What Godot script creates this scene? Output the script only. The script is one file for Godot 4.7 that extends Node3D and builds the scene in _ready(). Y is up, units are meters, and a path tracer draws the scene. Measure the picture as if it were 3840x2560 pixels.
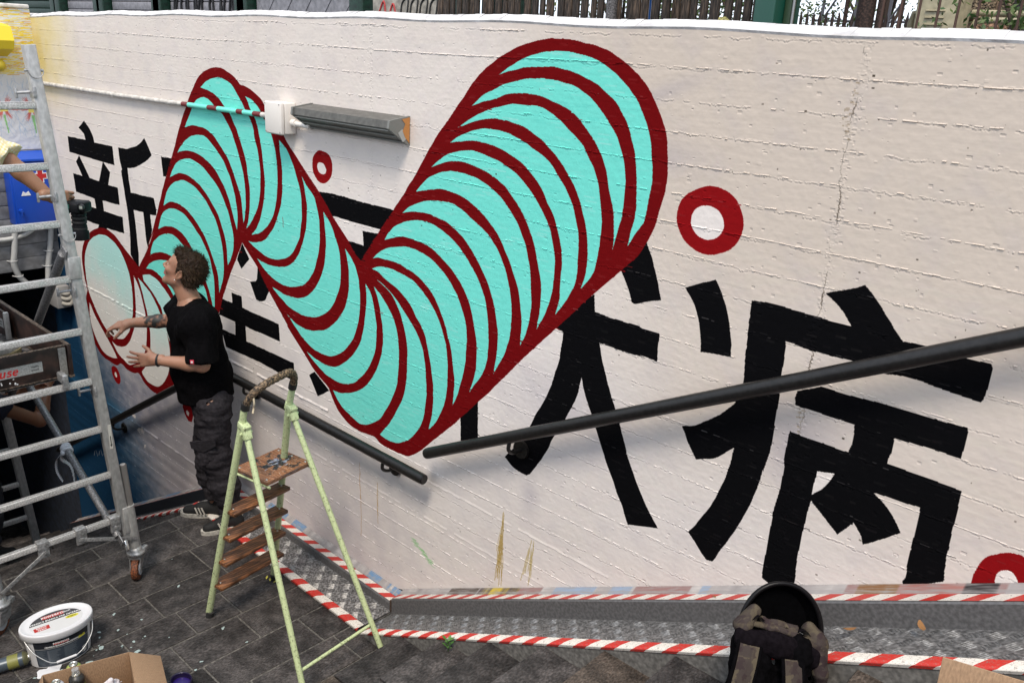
extends Node3D

# ---------------------------------------------------------------- shapes
class Shape:
	var v := PackedVector3Array()
	var n := PackedVector3Array()
	var t := PackedVector2Array()
	var c := PackedColorArray()
	var i := PackedInt32Array()
	var tint := Color.WHITE

	func add(p: Vector3, nn: Vector3, uv := Vector2.ZERO) -> int:
		v.append(p)
		n.append(nn)
		t.append(uv)
		c.append(tint)
		return v.size() - 1

	func tri(a: int, b: int, d: int) -> void:
		var g := (v[b] - v[a]).cross(v[d] - v[a])
		if g.dot(n[a] + n[b] + n[d]) > 0.0:
			i.append_array([a, d, b])
		else:
			i.append_array([a, b, d])

	func face(ps: Array, uvs: Array = []) -> void:
		var g := Vector3.ZERO
		for k in range(1, ps.size() - 1):
			g += (ps[k] - ps[0]).cross(ps[k + 1] - ps[0])
		g = g.normalized()
		var first := v.size()
		for k in ps.size():
			add(ps[k], g, uvs[k] if uvs.size() else Vector2.ZERO)
		for k in range(1, ps.size() - 1):
			tri(first, first + k, first + k + 1)

	func box(at: Vector3, size: Vector3, bev := 0.0, b := Basis()) -> void:
		var h := size / 2.0
		bev = minf(bev, minf(h.x, minf(h.y, h.z)) * 0.9)
		var sg := [-1.0, 1.0]
		if bev <= 0.0:
			for ax in 3:
				for s in sg:
					var u := (ax + 1) % 3
					var w := (ax + 2) % 3
					var q := []
					for k in [[-1, -1], [1, -1], [1, 1], [-1, 1]]:
						var p := Vector3.ZERO
						p[ax] = s * h[ax]
						p[u] = k[0] * h[u]
						p[w] = k[1] * h[w]
						q.append(at + b * p)
					var nn := Vector3.ZERO
					nn[ax] = s
					nn = b * nn
					var f := v.size()
					var uv := [Vector2(0, 1), Vector2(1, 1), Vector2(1, 0), Vector2(0, 0)]
					for k in 4:
						add(q[k], nn, uv[k])
					tri(f, f + 1, f + 2)
					tri(f, f + 2, f + 3)
			return
		var id := {}
		for sx in sg:
			for sy in sg:
				for sz in sg:
					var s := Vector3(sx, sy, sz)
					for ax in 3:
						var p := s * (h - Vector3.ONE * bev)
						p[ax] = s[ax] * h[ax]
						var nn := Vector3.ZERO
						nn[ax] = s[ax]
						nn = (nn + s * 0.18).normalized()
						var u := (ax + 1) % 3
						var w := (ax + 2) % 3
						id[[sx, sy, sz, ax]] = add(at + b * p, b * nn, Vector2(0.5 + 0.5 * s[u], 0.5 - 0.5 * s[w]))
					tri(id[[sx, sy, sz, 0]], id[[sx, sy, sz, 1]], id[[sx, sy, sz, 2]])
		for ax in 3:
			var u := (ax + 1) % 3
			var w := (ax + 2) % 3
			for s in sg:
				var k := []
				for q in [[-1.0, -1.0], [1.0, -1.0], [1.0, 1.0], [-1.0, 1.0]]:
					var key := [0.0, 0.0, 0.0, ax]
					key[ax] = s
					key[u] = q[0]
					key[w] = q[1]
					k.append(id[key])
				tri(k[0], k[1], k[2])
				tri(k[0], k[2], k[3])
			for s in sg:
				for q in sg:
					var a := [0.0, 0.0, 0.0, u]
					a[u] = s
					a[w] = q
					a[ax] = -1.0
					var a2 := a.duplicate()
					a2[3] = w
					var b2 := a.duplicate()
					b2[ax] = 1.0
					var b3 := a2.duplicate()
					b3[ax] = 1.0
					tri(id[a], id[a2], id[b2])
					tri(id[a2], id[b3], id[b2])

	func frame(d: Vector3) -> Basis:
		var z := d.normalized()
		var x := Vector3.UP.cross(z) if absf(z.y) < 0.95 else Vector3.RIGHT.cross(z)
		x = x.normalized()
		return Basis(x, z.cross(x), z)

	func rod(a: Vector3, b: Vector3, ra: float, rb := -1.0, seg := 12, caps := true) -> void:
		if rb < 0.0:
			rb = ra
		var f := frame(b - a)
		var first := v.size()
		var l := (b - a).length()
		for k in seg + 1:
			var w := TAU * k / seg
			var d := f.x * cos(w) + f.y * sin(w)
			add(a + d * ra, d, Vector2(0.0, float(k) / seg))
			add(b + d * rb, d, Vector2(l, float(k) / seg))
		for k in seg:
			var q := first + k * 2
			tri(q, q + 1, q + 3)
			tri(q, q + 3, q + 2)
		if caps:
			for e in [[a, ra, -f.z], [b, rb, f.z]]:
				var m := add(e[0], e[2])
				for k in seg + 1:
					var w := TAU * k / seg
					add(e[0] + (f.x * cos(w) + f.y * sin(w)) * e[1], e[2])
				for k in seg:
					tri(m, m + 1 + k, m + 2 + k)

	func tube(path: Array, r, seg := 10, caps := true, closed := false) -> void:
		var m := path.size()
		var first := v.size()
		var f := frame(path[1] - path[0])
		var x := f.x
		var run := 0.0
		for k in m:
			var d: Vector3
			if closed:
				d = path[(k + 1) % m] - path[(k + m - 1) % m]
			else:
				d = path[mini(k + 1, m - 1)] - path[maxi(k - 1, 0)]
			d = d.normalized()
			x = (x - d * x.dot(d)).normalized()
			var y := d.cross(x)
			if k > 0:
				run += (path[k] - path[k - 1]).length()
			var rr: float = r[k] if r is Array else r
			for q in seg + 1:
				var w := TAU * q / seg
				var e := x * cos(w) + y * sin(w)
				add(path[k] + e * rr, e, Vector2(run, float(q) / seg))
		for k in (m if closed else m - 1):
			for q in seg:
				var a := first + k * (seg + 1) + q
				var b := first + ((k + 1) % m) * (seg + 1) + q
				tri(a, a + 1, b + 1)
				tri(a, b + 1, b)
		if caps and not closed:
			for e in [[0, -1.0], [m - 1, 1.0]]:
				var k: int = e[0]
				var d: Vector3 = (path[k] - path[k - 1]).normalized() if k else (path[0] - path[1]).normalized()
				var o := add(path[k], d)
				for q in seg + 1:
					add(v[first + k * (seg + 1) + q], d)
				for q in seg:
					tri(o, o + 1 + q, o + 2 + q)

	func lathe(pf: Array, at: Transform3D, seg := 24, oval := 1.0) -> void:
		var first := v.size()
		var m := pf.size()
		for k in m:
			var d: Vector2 = pf[mini(k + 1, m - 1)] - pf[maxi(k - 1, 0)]
			var nn := Vector2(d.y, -d.x).normalized()
			for q in seg + 1:
				var w := TAU * q / seg
				add(at * Vector3(pf[k].x * cos(w) * oval, pf[k].y, pf[k].x * sin(w)), (at.basis * Vector3(nn.x * cos(w) / oval, nn.y, nn.x * sin(w))).normalized(), Vector2(float(q) / seg, 1.0 - float(k) / (m - 1)))
		for k in m - 1:
			for q in seg:
				var a := first + k * (seg + 1) + q
				var b := a + seg + 1
				tri(a, a + 1, b + 1)
				tri(a, b + 1, b)

	# extrude a flat outline (in x, y) along z from 0 to depth
	func prism(poly: PackedVector2Array, depth: float, at: Transform3D, us := 1.0) -> void:
		var ids := Geometry2D.triangulate_polygon(poly)
		for z in [0.0, depth]:
			var nn := (at.basis * Vector3(0, 0, 1 if z > 0.0 else -1)).normalized()
			var f := v.size()
			for p in poly:
				add(at * Vector3(p.x, p.y, z), nn, p * us)
			for k in range(0, ids.size(), 3):
				tri(f + ids[k], f + ids[k + 1], f + ids[k + 2])
		var cw := Geometry2D.is_polygon_clockwise(poly)
		for k in poly.size():
			var a := poly[k]
			var b := poly[(k + 1) % poly.size()]
			var e := (b - a)
			var nn := Vector2(e.y, -e.x).normalized() * (-1.0 if cw else 1.0)
			var wn := (at.basis * Vector3(nn.x, nn.y, 0)).normalized()
			var f := v.size()
			add(at * Vector3(a.x, a.y, 0), wn, a * us)
			add(at * Vector3(b.x, b.y, 0), wn, b * us)
			add(at * Vector3(b.x, b.y, depth), wn, b * us)
			add(at * Vector3(a.x, a.y, depth), wn, a * us)
			tri(f, f + 1, f + 2)
			tri(f, f + 2, f + 3)

	func ball(at: Vector3, r: Vector3, b := Basis(), seg := 14) -> void:
		var first := v.size()
		var rows := seg / 2
		for k in rows + 1:
			var a := PI * k / rows
			for q in seg + 1:
				var w := TAU * q / seg
				var e := Vector3(sin(a) * cos(w), cos(a), sin(a) * sin(w))
				add(at + b * (e * r), (b * (e / r)).normalized(), Vector2(float(q) / seg, float(k) / rows))
		for k in rows:
			for q in seg:
				var a := first + k * (seg + 1) + q
				tri(a, a + 1, a + seg + 2)
				tri(a, a + seg + 2, a + seg + 1)

	func text(words: String, size: float, at: Transform3D, deep := 0.002, bend = null, font := "Droid Sans", bold := true) -> void:
		var tm := TextMesh.new()
		var sf := SystemFont.new()
		sf.font_names = PackedStringArray([font])
		sf.font_weight = 700 if bold else 400
		tm.font = sf
		tm.text = words
		tm.font_size = 32
		tm.pixel_size = size / 32.0
		tm.depth = deep
		tm.curve_step = 4.0
		var ar := tm.get_mesh_arrays()
		if ar.size() == 0 or ar[Mesh.ARRAY_VERTEX] == null:
			return
		var first := v.size()
		for k in ar[Mesh.ARRAY_VERTEX].size():
			var p: Vector3 = ar[Mesh.ARRAY_VERTEX][k]
			var nn: Vector3 = ar[Mesh.ARRAY_NORMAL][k]
			if bend != null:
				var q: Transform3D = bend.call(p.x)
				add(q * Vector3(0, p.y, p.z), q.basis * nn)
			else:
				add(at * p, (at.basis * nn).normalized())
		var ix: PackedInt32Array = ar[Mesh.ARRAY_INDEX]
		for k in range(0, ix.size(), 3):
			tri(first + ix[k], first + ix[k + 1], first + ix[k + 2])

	func mesh() -> ArrayMesh:
		var ar := []
		ar.resize(Mesh.ARRAY_MAX)
		ar[Mesh.ARRAY_VERTEX] = v
		ar[Mesh.ARRAY_NORMAL] = n
		ar[Mesh.ARRAY_TEX_UV] = t
		ar[Mesh.ARRAY_COLOR] = c
		ar[Mesh.ARRAY_INDEX] = i
		var m := ArrayMesh.new()
		m.add_surface_from_arrays(Mesh.PRIMITIVE_TRIANGLES, ar)
		return m

# ---------------------------------------------------------------- blended bodies (distance field meshed with surface nets)
class Field:
	var lo: Vector3
	var nx: int
	var ny: int
	var nz: int
	var h: float
	var d := PackedFloat32Array()

	func _init(a: Vector3, b: Vector3, cell: float) -> void:
		lo = a
		h = cell
		nx = int((b.x - a.x) / cell) + 2
		ny = int((b.y - a.y) / cell) + 2
		nz = int((b.z - a.z) / cell) + 2
		d.resize(nx * ny * nz)
		d.fill(1.0)

	func span(a: Vector3, b: Vector3, r: float) -> Array:
		var p := ((Vector3(minf(a.x, b.x), minf(a.y, b.y), minf(a.z, b.z)) - Vector3.ONE * r - lo) / h).floor()
		var q := ((Vector3(maxf(a.x, b.x), maxf(a.y, b.y), maxf(a.z, b.z)) + Vector3.ONE * r - lo) / h).ceil()
		return [maxi(0, int(p.x)), mini(nx - 1, int(q.x)), maxi(0, int(p.y)), mini(ny - 1, int(q.y)), maxi(0, int(p.z)), mini(nz - 1, int(q.z))]

	func cap(a: Vector3, b: Vector3, ra: float, rb := -1.0, k := 0.02) -> void:
		if rb < 0.0:
			rb = ra
		var s := span(a, b, maxf(ra, rb) + k + 2.5 * h)
		var ab := b - a
		var il := 1.0 / maxf(ab.length_squared(), 1e-9)
		for z in range(s[4], s[5] + 1):
			for y in range(s[2], s[3] + 1):
				var o := (z * ny + y) * nx
				for x in range(s[0], s[1] + 1):
					var p := lo + Vector3(x, y, z) * h
					var u := clampf((p - a).dot(ab) * il, 0.0, 1.0)
					var e := p.distance_to(a + ab * u) - ra - (rb - ra) * u
					var f := d[o + x]
					var g := k - absf(e - f)
					if g > 0.0:
						d[o + x] = minf(e, f) - g * g / (4.0 * k)
					elif e < f:
						d[o + x] = e

	# a capsule that ends square at a plane: sleeves and trouser legs
	func sleeve(a: Vector3, b: Vector3, ra: float, rb: float, k: float, at: Vector3, away: Vector3) -> void:
		var s := span(a, b, maxf(ra, rb) + k + 2.5 * h)
		var ab := b - a
		var il := 1.0 / maxf(ab.length_squared(), 1e-9)
		for z in range(s[4], s[5] + 1):
			for y in range(s[2], s[3] + 1):
				var o := (z * ny + y) * nx
				for x in range(s[0], s[1] + 1):
					var p := lo + Vector3(x, y, z) * h
					var u := clampf((p - a).dot(ab) * il, 0.0, 1.0)
					var e := maxf(p.distance_to(a + ab * u) - ra - (rb - ra) * u, (p - at).dot(away))
					var f := d[o + x]
					var g := k - absf(e - f)
					if g > 0.0 and (p - at).dot(away) < -0.03:
						d[o + x] = minf(e, f) - g * g / (4.0 * k)
					elif e < f:
						d[o + x] = e

	func ell(at: Vector3, r: Vector3, b := Basis(), k := 0.02, take := false) -> void:
		var s := span(at, at, maxf(r.x, maxf(r.y, r.z)) + k + 2.5 * h)
		var bt := b.transposed()
		var m := minf(r.x, minf(r.y, r.z))
		for z in range(s[4], s[5] + 1):
			for y in range(s[2], s[3] + 1):
				var o := (z * ny + y) * nx
				for x in range(s[0], s[1] + 1):
					var p := bt * (lo + Vector3(x, y, z) * h - at)
					var k0 := (p / r).length()
					var k1 := (p / (r * r)).length()
					var e := (k0 * (k0 - 1.0) / k1) if k1 > 1e-6 else -m
					var f := d[o + x]
					if take:
						e = -e
						var g := k - absf(e - f)
						if g > 0.0:
							d[o + x] = maxf(e, f) + g * g / (4.0 * k)
						elif e > f:
							d[o + x] = e
					else:
						var g := k - absf(e - f)
						if g > 0.0:
							d[o + x] = minf(e, f) - g * g / (4.0 * k)
						elif e < f:
							d[o + x] = e

	func cut(at: Vector3, away: Vector3, reach := 9.0) -> void:
		for z in nz:
			for y in ny:
				var o := (z * ny + y) * nx
				for x in nx:
					if d[o + x] < 0.2:
						var p := lo + Vector3(x, y, z) * h - at
						if p.length_squared() < reach * reach:
							d[o + x] = maxf(d[o + x], p.dot(away))

	func ripple(nz_: FastNoiseLite, amp: float, squash := Vector3.ONE) -> void:
		for z in nz:
			for y in ny:
				var o := (z * ny + y) * nx
				for x in nx:
					if absf(d[o + x]) < 0.05:
						d[o + x] += nz_.get_noise_3dv((lo + Vector3(x, y, z) * h) * squash) * amp

	func net(sh: Shape, paint = null) -> void:
		var id := {}
		var sy := nx
		var sz := nx * ny
		var co := [0, 1, sy, sy + 1, sz, sz + 1, sz + sy, sz + sy + 1]
		var cp := [Vector3(0, 0, 0), Vector3(1, 0, 0), Vector3(0, 1, 0), Vector3(1, 1, 0), Vector3(0, 0, 1), Vector3(1, 0, 1), Vector3(0, 1, 1), Vector3(1, 1, 1)]
		var ed := [[0, 1], [2, 3], [4, 5], [6, 7], [0, 2], [1, 3], [4, 6], [5, 7], [0, 4], [1, 5], [2, 6], [3, 7]]
		var lim := 2.0 * h
		for z in nz - 1:
			for y in ny - 1:
				var o := z * sz + y * sy
				for x in nx - 1:
					if absf(d[o + x]) > lim:
						continue
					var b := o + x
					var q := [d[b], d[b + 1], d[b + sy], d[b + sy + 1], d[b + sz], d[b + sz + 1], d[b + sz + sy], d[b + sz + sy + 1]]
					var neg := 0
					for e in 8:
						if q[e] < 0.0:
							neg += 1
					if neg == 0 or neg == 8:
						continue
					var s := Vector3.ZERO
					var m := 0
					for e in ed:
						var f0: float = q[e[0]]
						var f1: float = q[e[1]]
						if (f0 < 0.0) != (f1 < 0.0):
							s += cp[e[0]].lerp(cp[e[1]], f0 / (f0 - f1))
							m += 1
					s /= m
					var g := Vector3(q[1] - q[0] + q[3] - q[2] + q[5] - q[4] + q[7] - q[6], q[2] - q[0] + q[3] - q[1] + q[6] - q[4] + q[7] - q[5], q[4] - q[0] + q[5] - q[1] + q[6] - q[2] + q[7] - q[3]).normalized()
					var p := lo + (Vector3(x, y, z) + s) * h
					if paint != null:
						sh.tint = paint.call(p, g)
					id[b] = sh.add(p, g, Vector2(p.x, p.y))
		for b: int in id:
			var x := b % nx
			var y := (b / nx) % ny
			var z := b / sz
			if y > 0 and z > 0 and (d[b] < 0.0) != (d[b + 1] < 0.0):
				quad(sh, id, b, b - sy, b - sy - sz, b - sz)
			if x > 0 and z > 0 and (d[b] < 0.0) != (d[b + sy] < 0.0):
				quad(sh, id, b, b - 1, b - 1 - sz, b - sz)
			if x > 0 and y > 0 and (d[b] < 0.0) != (d[b + sz] < 0.0):
				quad(sh, id, b, b - 1, b - 1 - sy, b - sy)

	func quad(sh: Shape, id: Dictionary, a: int, b: int, c: int, e: int) -> void:
		if id.has(a) and id.has(b) and id.has(c) and id.has(e):
			sh.tri(id[a], id[b], id[c])
			sh.tri(id[a], id[c], id[e])

# ---------------------------------------------------------------- scene helpers
func obj(called: String, s: Shape, m: Material, parent: Node = null) -> MeshInstance3D:
	var o := MeshInstance3D.new()
	o.name = called
	o.mesh = s.mesh()
	o.material_override = m
	(parent if parent else self).add_child(o, true)
	return o

func again(called: String, m: Mesh, mt: Material, at: Transform3D, parent: Node) -> MeshInstance3D:
	var o := MeshInstance3D.new()
	o.name = called
	o.mesh = m
	o.material_override = mt
	o.transform = at
	parent.add_child(o, true)
	return o

func tag(o: Node, label: String, category: String, group := "") -> Node:
	o.set_meta("label", label)
	o.set_meta("category", category)
	if group:
		o.set_meta("group", group)
	return o

func thing(called: String, label: String, category: String, at := Vector3.ZERO, group := "") -> Node3D:
	var o := Node3D.new()
	o.name = called
	o.position = at
	add_child(o, true)
	tag(o, label, category, group)
	return o

func setting(called: String) -> Node3D:
	var o := Node3D.new()
	o.name = called
	add_child(o, true)
	o.set_meta("kind", "structure")
	return o

func lin(r: float, g: float, b: float) -> Color:
	return Color(r, g, b).linear_to_srgb()

func mat(r: float, g: float, b: float, rough := 0.7, metal := 0.0, spec := 0.5) -> StandardMaterial3D:
	var m := StandardMaterial3D.new()
	m.albedo_color = lin(r, g, b)
	m.roughness = rough
	m.metallic = metal
	m.metallic_specular = spec
	return m

var noise_cache := {}

# a seamless speckle picture whose values run from dark to 1
func speckle(key: int, freq: float, dark: float, octaves := 4, contrast := 1.0, side := 256, tone := Color.BLACK, bias := 0.0) -> ImageTexture:
	var k := [key, freq, dark, octaves, contrast, side, tone, bias]
	if noise_cache.has(k):
		return noise_cache[k]
	var f := FastNoiseLite.new()
	f.seed = key
	f.frequency = freq
	f.fractal_octaves = octaves
	var im := f.get_seamless_image(side, side)
	im.convert(Image.FORMAT_RGB8)
	var by := im.get_data()
	var lut := []
	for q in 256:
		var u := clampf((q / 255.0 - 0.5) * contrast + 0.5 + bias, 0.0, 1.0)
		lut.append(Color(tone.r, tone.g, tone.b).lerp(Color.WHITE, dark + (1.0 - dark) * u))
	for q in side * side:
		var e: Color = lut[by[q * 3]]
		by[q * 3] = int(e.r * 255)
		by[q * 3 + 1] = int(e.g * 255)
		by[q * 3 + 2] = int(e.b * 255)
	noise_cache[k] = ImageTexture.create_from_image(Image.create_from_data(side, side, false, Image.FORMAT_RGB8, by))
	return noise_cache[k]

func grain(m: StandardMaterial3D, tex: Texture2D, per_metre: float, bump: Texture2D = null, cm := 0.1, stretch := Vector3.ONE, world := true) -> StandardMaterial3D:
	m.albedo_texture = tex
	m.uv1_triplanar = true
	m.uv1_world_triplanar = world
	m.uv1_scale = stretch * per_metre
	if bump:
		m.heightmap_enabled = true
		m.heightmap_texture = bump
		m.heightmap_scale = cm
	return m

func noise(sd: int, f: float) -> FastNoiseLite:
	var z := FastNoiseLite.new()
	z.seed = sd
	z.frequency = f
	return z

func spline(p: Array, sub := 6) -> Array:
	var out := []
	for k in p.size() - 1:
		var a: Vector3 = p[maxi(k - 1, 0)]
		var b: Vector3 = p[k]
		var c: Vector3 = p[k + 1]
		var e: Vector3 = p[mini(k + 2, p.size() - 1)]
		for q in sub:
			out.append(b.cubic_interpolate(c, a, e, float(q) / sub))
	out.append(p[-1])
	return out

# ---------------------------------------------------------------- the painted wall: its coat of paint and its board-marked relief
const PX := 487.62       # texels per metre
const WALL_X := [-7.8, -3.6]
const WALL_TOP := 3.1
const WALL_Z := -2.61
var coat: Array[Image] = []
var relief: Array[Image] = []
var waver := noise(29, 9.0)
var RED := lin(0.15, 0.004, 0.005)
var BLK := lin(0.004, 0.0038, 0.0045)
var WHT := lin(0.77, 0.715, 0.67)
var TEAL := lin(0.175, 0.71, 0.605)
var FADE := lin(0.44, 0.74, 0.69)
var HAZE := lin(0.64, 0.69, 0.675)
var DOT := lin(0.24, 0.006, 0.008)

func rounded(p: PackedVector2Array, limit: float, sub := 5) -> PackedVector2Array:
	var out := PackedVector2Array()
	var m := p.size()
	var sharp := []
	for k in m:
		sharp.append(absf((p[k] - p[k - 1]).angle_to(p[(k + 1) % m] - p[k])) > limit)
	for k in m:
		var a := p[k]
		var b := p[(k + 1) % m]
		var ta := (b - a) if sharp[k] else (b - p[k - 1]) / 2.0
		var tb := (b - a) if sharp[(k + 1) % m] else (p[(k + 2) % m] - a) / 2.0
		for q in sub:
			var t := float(q) / sub
			out.append(a * (2 * t * t * t - 3 * t * t + 1) + ta * (t * t * t - 2 * t * t + t) + b * (3 * t * t - 2 * t * t * t) + tb * (t * t * t - t * t))
	return out

# paint a closed shape, given in millimetres along and up the wall
func ink(col: Color, mm: Array) -> void:
	var p := PackedVector2Array()
	for k in range(0, mm.size(), 2):
		p.append(Vector2(mm[k], mm[k + 1]) / 1000.0)
	var q := rounded(p, 0.42 if col == BLK else 0.87, 8)
	for k in q.size():
		q[k] += Vector2(waver.get_noise_2dv(q[k]), waver.get_noise_2dv(q[k] + Vector2(9, 9))) * 0.004
	fill(col, q)

func fill(col: Color, q: PackedVector2Array) -> void:
	for s in 2:
		var im := coat[s]
		var e := PackedVector2Array()
		for a in q:
			e.append(Vector2((a.x - WALL_X[s]) * PX, (WALL_TOP - a.y) * PX))
		var lo := e[0]
		var hi := e[0]
		for a in e:
			lo = lo.min(a)
			hi = hi.max(a)
		if hi.x < 0 or lo.x > im.get_width():
			continue
		for y in range(maxi(0, int(lo.y)), mini(im.get_height() - 1, int(hi.y)) + 1):
			var yy := y + 0.5
			var xs := PackedFloat32Array()
			for k in e.size():
				var a := e[k]
				var b := e[(k + 1) % e.size()]
				if (a.y <= yy) != (b.y <= yy):
					xs.append(a.x + (yy - a.y) * (b.x - a.x) / (b.y - a.y))
			xs.sort()
			for k in range(0, xs.size() - 1, 2):
				var x0 := maxi(0, roundi(xs[k]))
				var x1 := mini(im.get_width(), roundi(xs[k + 1]))
				if x1 > x0:
					im.fill_rect(Rect2i(x0, y, x1 - x0, 1), col)

# lay a soft coat of colour: strength is asked for on a coarse grid
func mist(col: Color, strength: Callable) -> void:
	for s in 2:
		var w := 260
		var hh := 250
		var im := Image.create(w, hh, false, Image.FORMAT_RGBA8)
		var any := false
		for y in hh:
			for x in w:
				var a: float = strength.call(WALL_X[s] + 4.2 * x / w, WALL_TOP - 4.1 * y / hh)
				any = any or a > 0.0
				im.set_pixel(x, y, Color(col.r, col.g, col.b, clampf(a, 0, 1)))
		if any:
			im.resize(coat[s].get_width(), coat[s].get_height(), Image.INTERPOLATE_BILINEAR)
			coat[s].blend_rect(im, Rect2i(Vector2i.ZERO, im.get_size()), Vector2i.ZERO)

func streak(rng: RandomNumberGenerator, col: Color, x0: float, y0: float, x1: float, y1: float, wide: float, count: int) -> void:
	for k in count:
		var a := rng.randf()
		var off := rng.randf_range(-0.5, 0.5)
		var ya := lerpf(y0, y1, rng.randf() * 0.5)
		var yb := lerpf(ya, y1, rng.randf_range(0.4, 1.0))
		for s in 2:
			var st := 0.004
			var y := ya
			var wob := 0.0
			while y > yb:
				var u := (y0 - y) / (y0 - y1)
				wob += rng.randf_range(-0.0012, 0.0012)
				var x := lerpf(x0, x1, u) + off * wide * (0.4 + 0.8 * u) + wob
				var px := int((x - WALL_X[s]) * PX)
				var py := int((WALL_TOP - y) * PX)
				if px > 1 and px < coat[s].get_width() - 3 and py > 0 and py < coat[s].get_height() - 3:
					var o := coat[s].get_pixel(px, py)
					coat[s].fill_rect(Rect2i(px, py, 2, 3), o.lerp(col, 0.3 + 0.45 * a))
				y -= st

func paint_wall() -> void:
	var rng := RandomNumberGenerator.new()
	rng.seed = 41
	for s in 2:
		var im := Image.create(2048, 2000, false, Image.FORMAT_RGBA8)
		im.fill(WHT)
		coat.append(im)
	var cloud := noise(3, 0.9)
	var fine := noise(5, 5.0)
	# older layers showing through the white: a warmer tone to the upper right; the grey low on the left is painted-in shade
	mist(lin(0.62, 0.535, 0.46), func(x, y): return 0.8 * smoothstep(-2.6, -1.3, x + 0.35 * (y - 2.2)) * smoothstep(1.2, 1.9, y) + 0.28 * smoothstep(2.0, 2.7, y) + 0.12 * cloud.get_noise_2d(x, y * 2.0))
	mist(lin(0.095, 0.105, 0.16), func(x, y): return 0.72 * smoothstep(-4.5, -6.3, x - 0.9 * (y - 0.4)) * smoothstep(1.0, 0.2, y) * (0.85 + 0.4 * fine.get_noise_2d(x, y * 2.0)))
	mist(lin(0.40, 0.37, 0.42), func(x, y): return 0.32 * smoothstep(0.9, 0.1, y - 0.15 * (x + 5.0)) * smoothstep(-2.7, -3.6, x) + 0.22 * fine.get_noise_2d(x, y))
	mist(lin(0.32, 0.30, 0.36), func(x, y): return maxf(0.0, 0.5 * exp(-pow((x + 1.02) / 0.12, 2) - pow((y - 1.72) / 0.12, 2)) + 0.25 * exp(-pow((x + 2.05) / 0.3, 2) - pow((y - 1.55) / 0.16, 2)) + 0.3 * exp(-pow((x + 1.75) / 0.22, 2) - pow((y - 2.63) / 0.05, 2)) + 0.28 * exp(-pow((x + 1.72) / 0.16, 2) - pow((y - 2.83 - 0.4 * (x + 1.72)) / 0.03, 2)) + 0.25 * exp(-pow((x + 2.2) / 0.05, 2) - pow((y - 1.05) / 0.09, 2))))
	# yellow overspray at the far left, blue fade low on the left
	mist(lin(0.75, 0.58, 0.14), func(x, y): return 0.75 * smoothstep(-6.5, -7.6, x) * smoothstep(2.2, 2.75, y) * (0.8 + 0.4 * fine.get_noise_2d(x, y)))
	mist(lin(0.012, 0.05, 0.11), func(x, y): return smoothstep(0.05, 0.95, (-x - 6.1) * 0.62 + (0.25 - y) * 0.52 + 0.12 * fine.get_noise_2d(x * 1.5, y * 3.0)) + 0.75 * smoothstep(-7.27, -7.5, x) * smoothstep(2.45, 2.1, y))
	mist(lin(0.03, 0.13, 0.24), func(x, y): return 0.55 * exp(-pow((y + 0.02 * (x + 7)) / 0.05, 2)) * smoothstep(-6.0, -6.9, x))
	# a dark broken crack in the pour joint on the right, with flaked patches beside it
	var cy := 3.0
	var cx := -1.035
	while cy > 1.5:
		cx = lerpf(cx + rng.randf_range(-0.003, 0.003), -1.03 + 0.004 * sin(cy * 11.0), 0.12)
		var open := cloud.get_noise_2d(3.0, cy * 7.0)
		if open > -0.12:
			coat[1].fill_rect(Rect2i(int((cx + 3.6) * PX), int((WALL_TOP - cy) * PX), 1 + int(3.0 * clampf(open, 0, 1)), 2), lin(0.16, 0.13, 0.10).lerp(WHT, 0.35 - 0.3 * clampf(open * 2.0, 0, 1)))
		var flake := maxf(0.0, 1.0 - absf(cy - 2.8) / 0.13) + 0.8 * maxf(0.0, 1.0 - absf(cy - 1.83) / 0.07)
		if rng.randf() < flake:
			coat[1].fill_rect(Rect2i(int((cx - 0.004 - 0.03 * flake * rng.randf() + 3.6) * PX), int((WALL_TOP - cy) * PX), rng.randi_range(2, 7), rng.randi_range(1, 3)), lin(0.5, 0.42, 0.34).lerp(lin(0.34, 0.27, 0.2), rng.randf()))
		cy -= 0.0035
	ink(BLK, [-7038,2144,-6706,2150,-6725,2195,-6813,2229,-6693,2290,-6617,2244,-6568,2194,-6550,2147,-6248,2153,-6245,2020,-7039,2025])
	ink(BLK, [-6934,1962,-6861,2022,-6708,1870,-6544,1867,-6438,2024,-6331,1958,-6388,1862,-6229,1864,-6225,1739,-6517,1729,-6512,1650,-6199,1656,-6197,1536,-6492,1524,-6541,1453,-6720,1421,-6633,1524,-6914,1521,-7098,1517,-7049,1643,-6650,1646,-6662,1722,-7003,1724,-7018,1867,-6843,1868])
	ink(BLK, [-6156,2154,-6019,2162,-5886,2191,-5789,2229,-5733,2264,-5688,2213,-5648,2159,-5724,2118,-5849,2068,-5935,2042,-6034,2027,-6035,2009,-6030,1943,-6019,1858,-5669,1872,-5651,1802,-5657,1756,-5749,1746,-5745,1695,-5738,1643,-5826,1499,-5844,1543,-5848,1644,-5852,1747,-6000,1738,-5993,1653,-5989,1530,-5990,1419,-6007,1324,-6066,1348,-6125,1393,-6104,1523,-6101,1663,-6120,1830,-6144,1995,-6129,2008,-6150,2080])
	ink(BLK, [-5512,2167,-5365,2173,-5468,2045,-5506,2039])
	ink(BLK, [-3756,2192,-3635,2195,-3498,2195,-3315,2190,-3135,2192,-3240,2078,-3335,2079,-3467,2080,-3646,2082])
	ink(BLK, [-3391,2046,-3355,2048,-3252,2058,-3397,1879,-3437,1871,-3517,1973,-3449,1975,-3386,1974])
	ink(BLK, [-4554,1768,-4485,1687,-4580,1605,-4626,1656])
	ink(BLK, [-4398,1657,-4281,1533,-4306,1498,-4326,1471,-4367,1451,-4404,1445,-4429,1449,-4490,1545,-4425,1562,-4409,1580])
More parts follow.
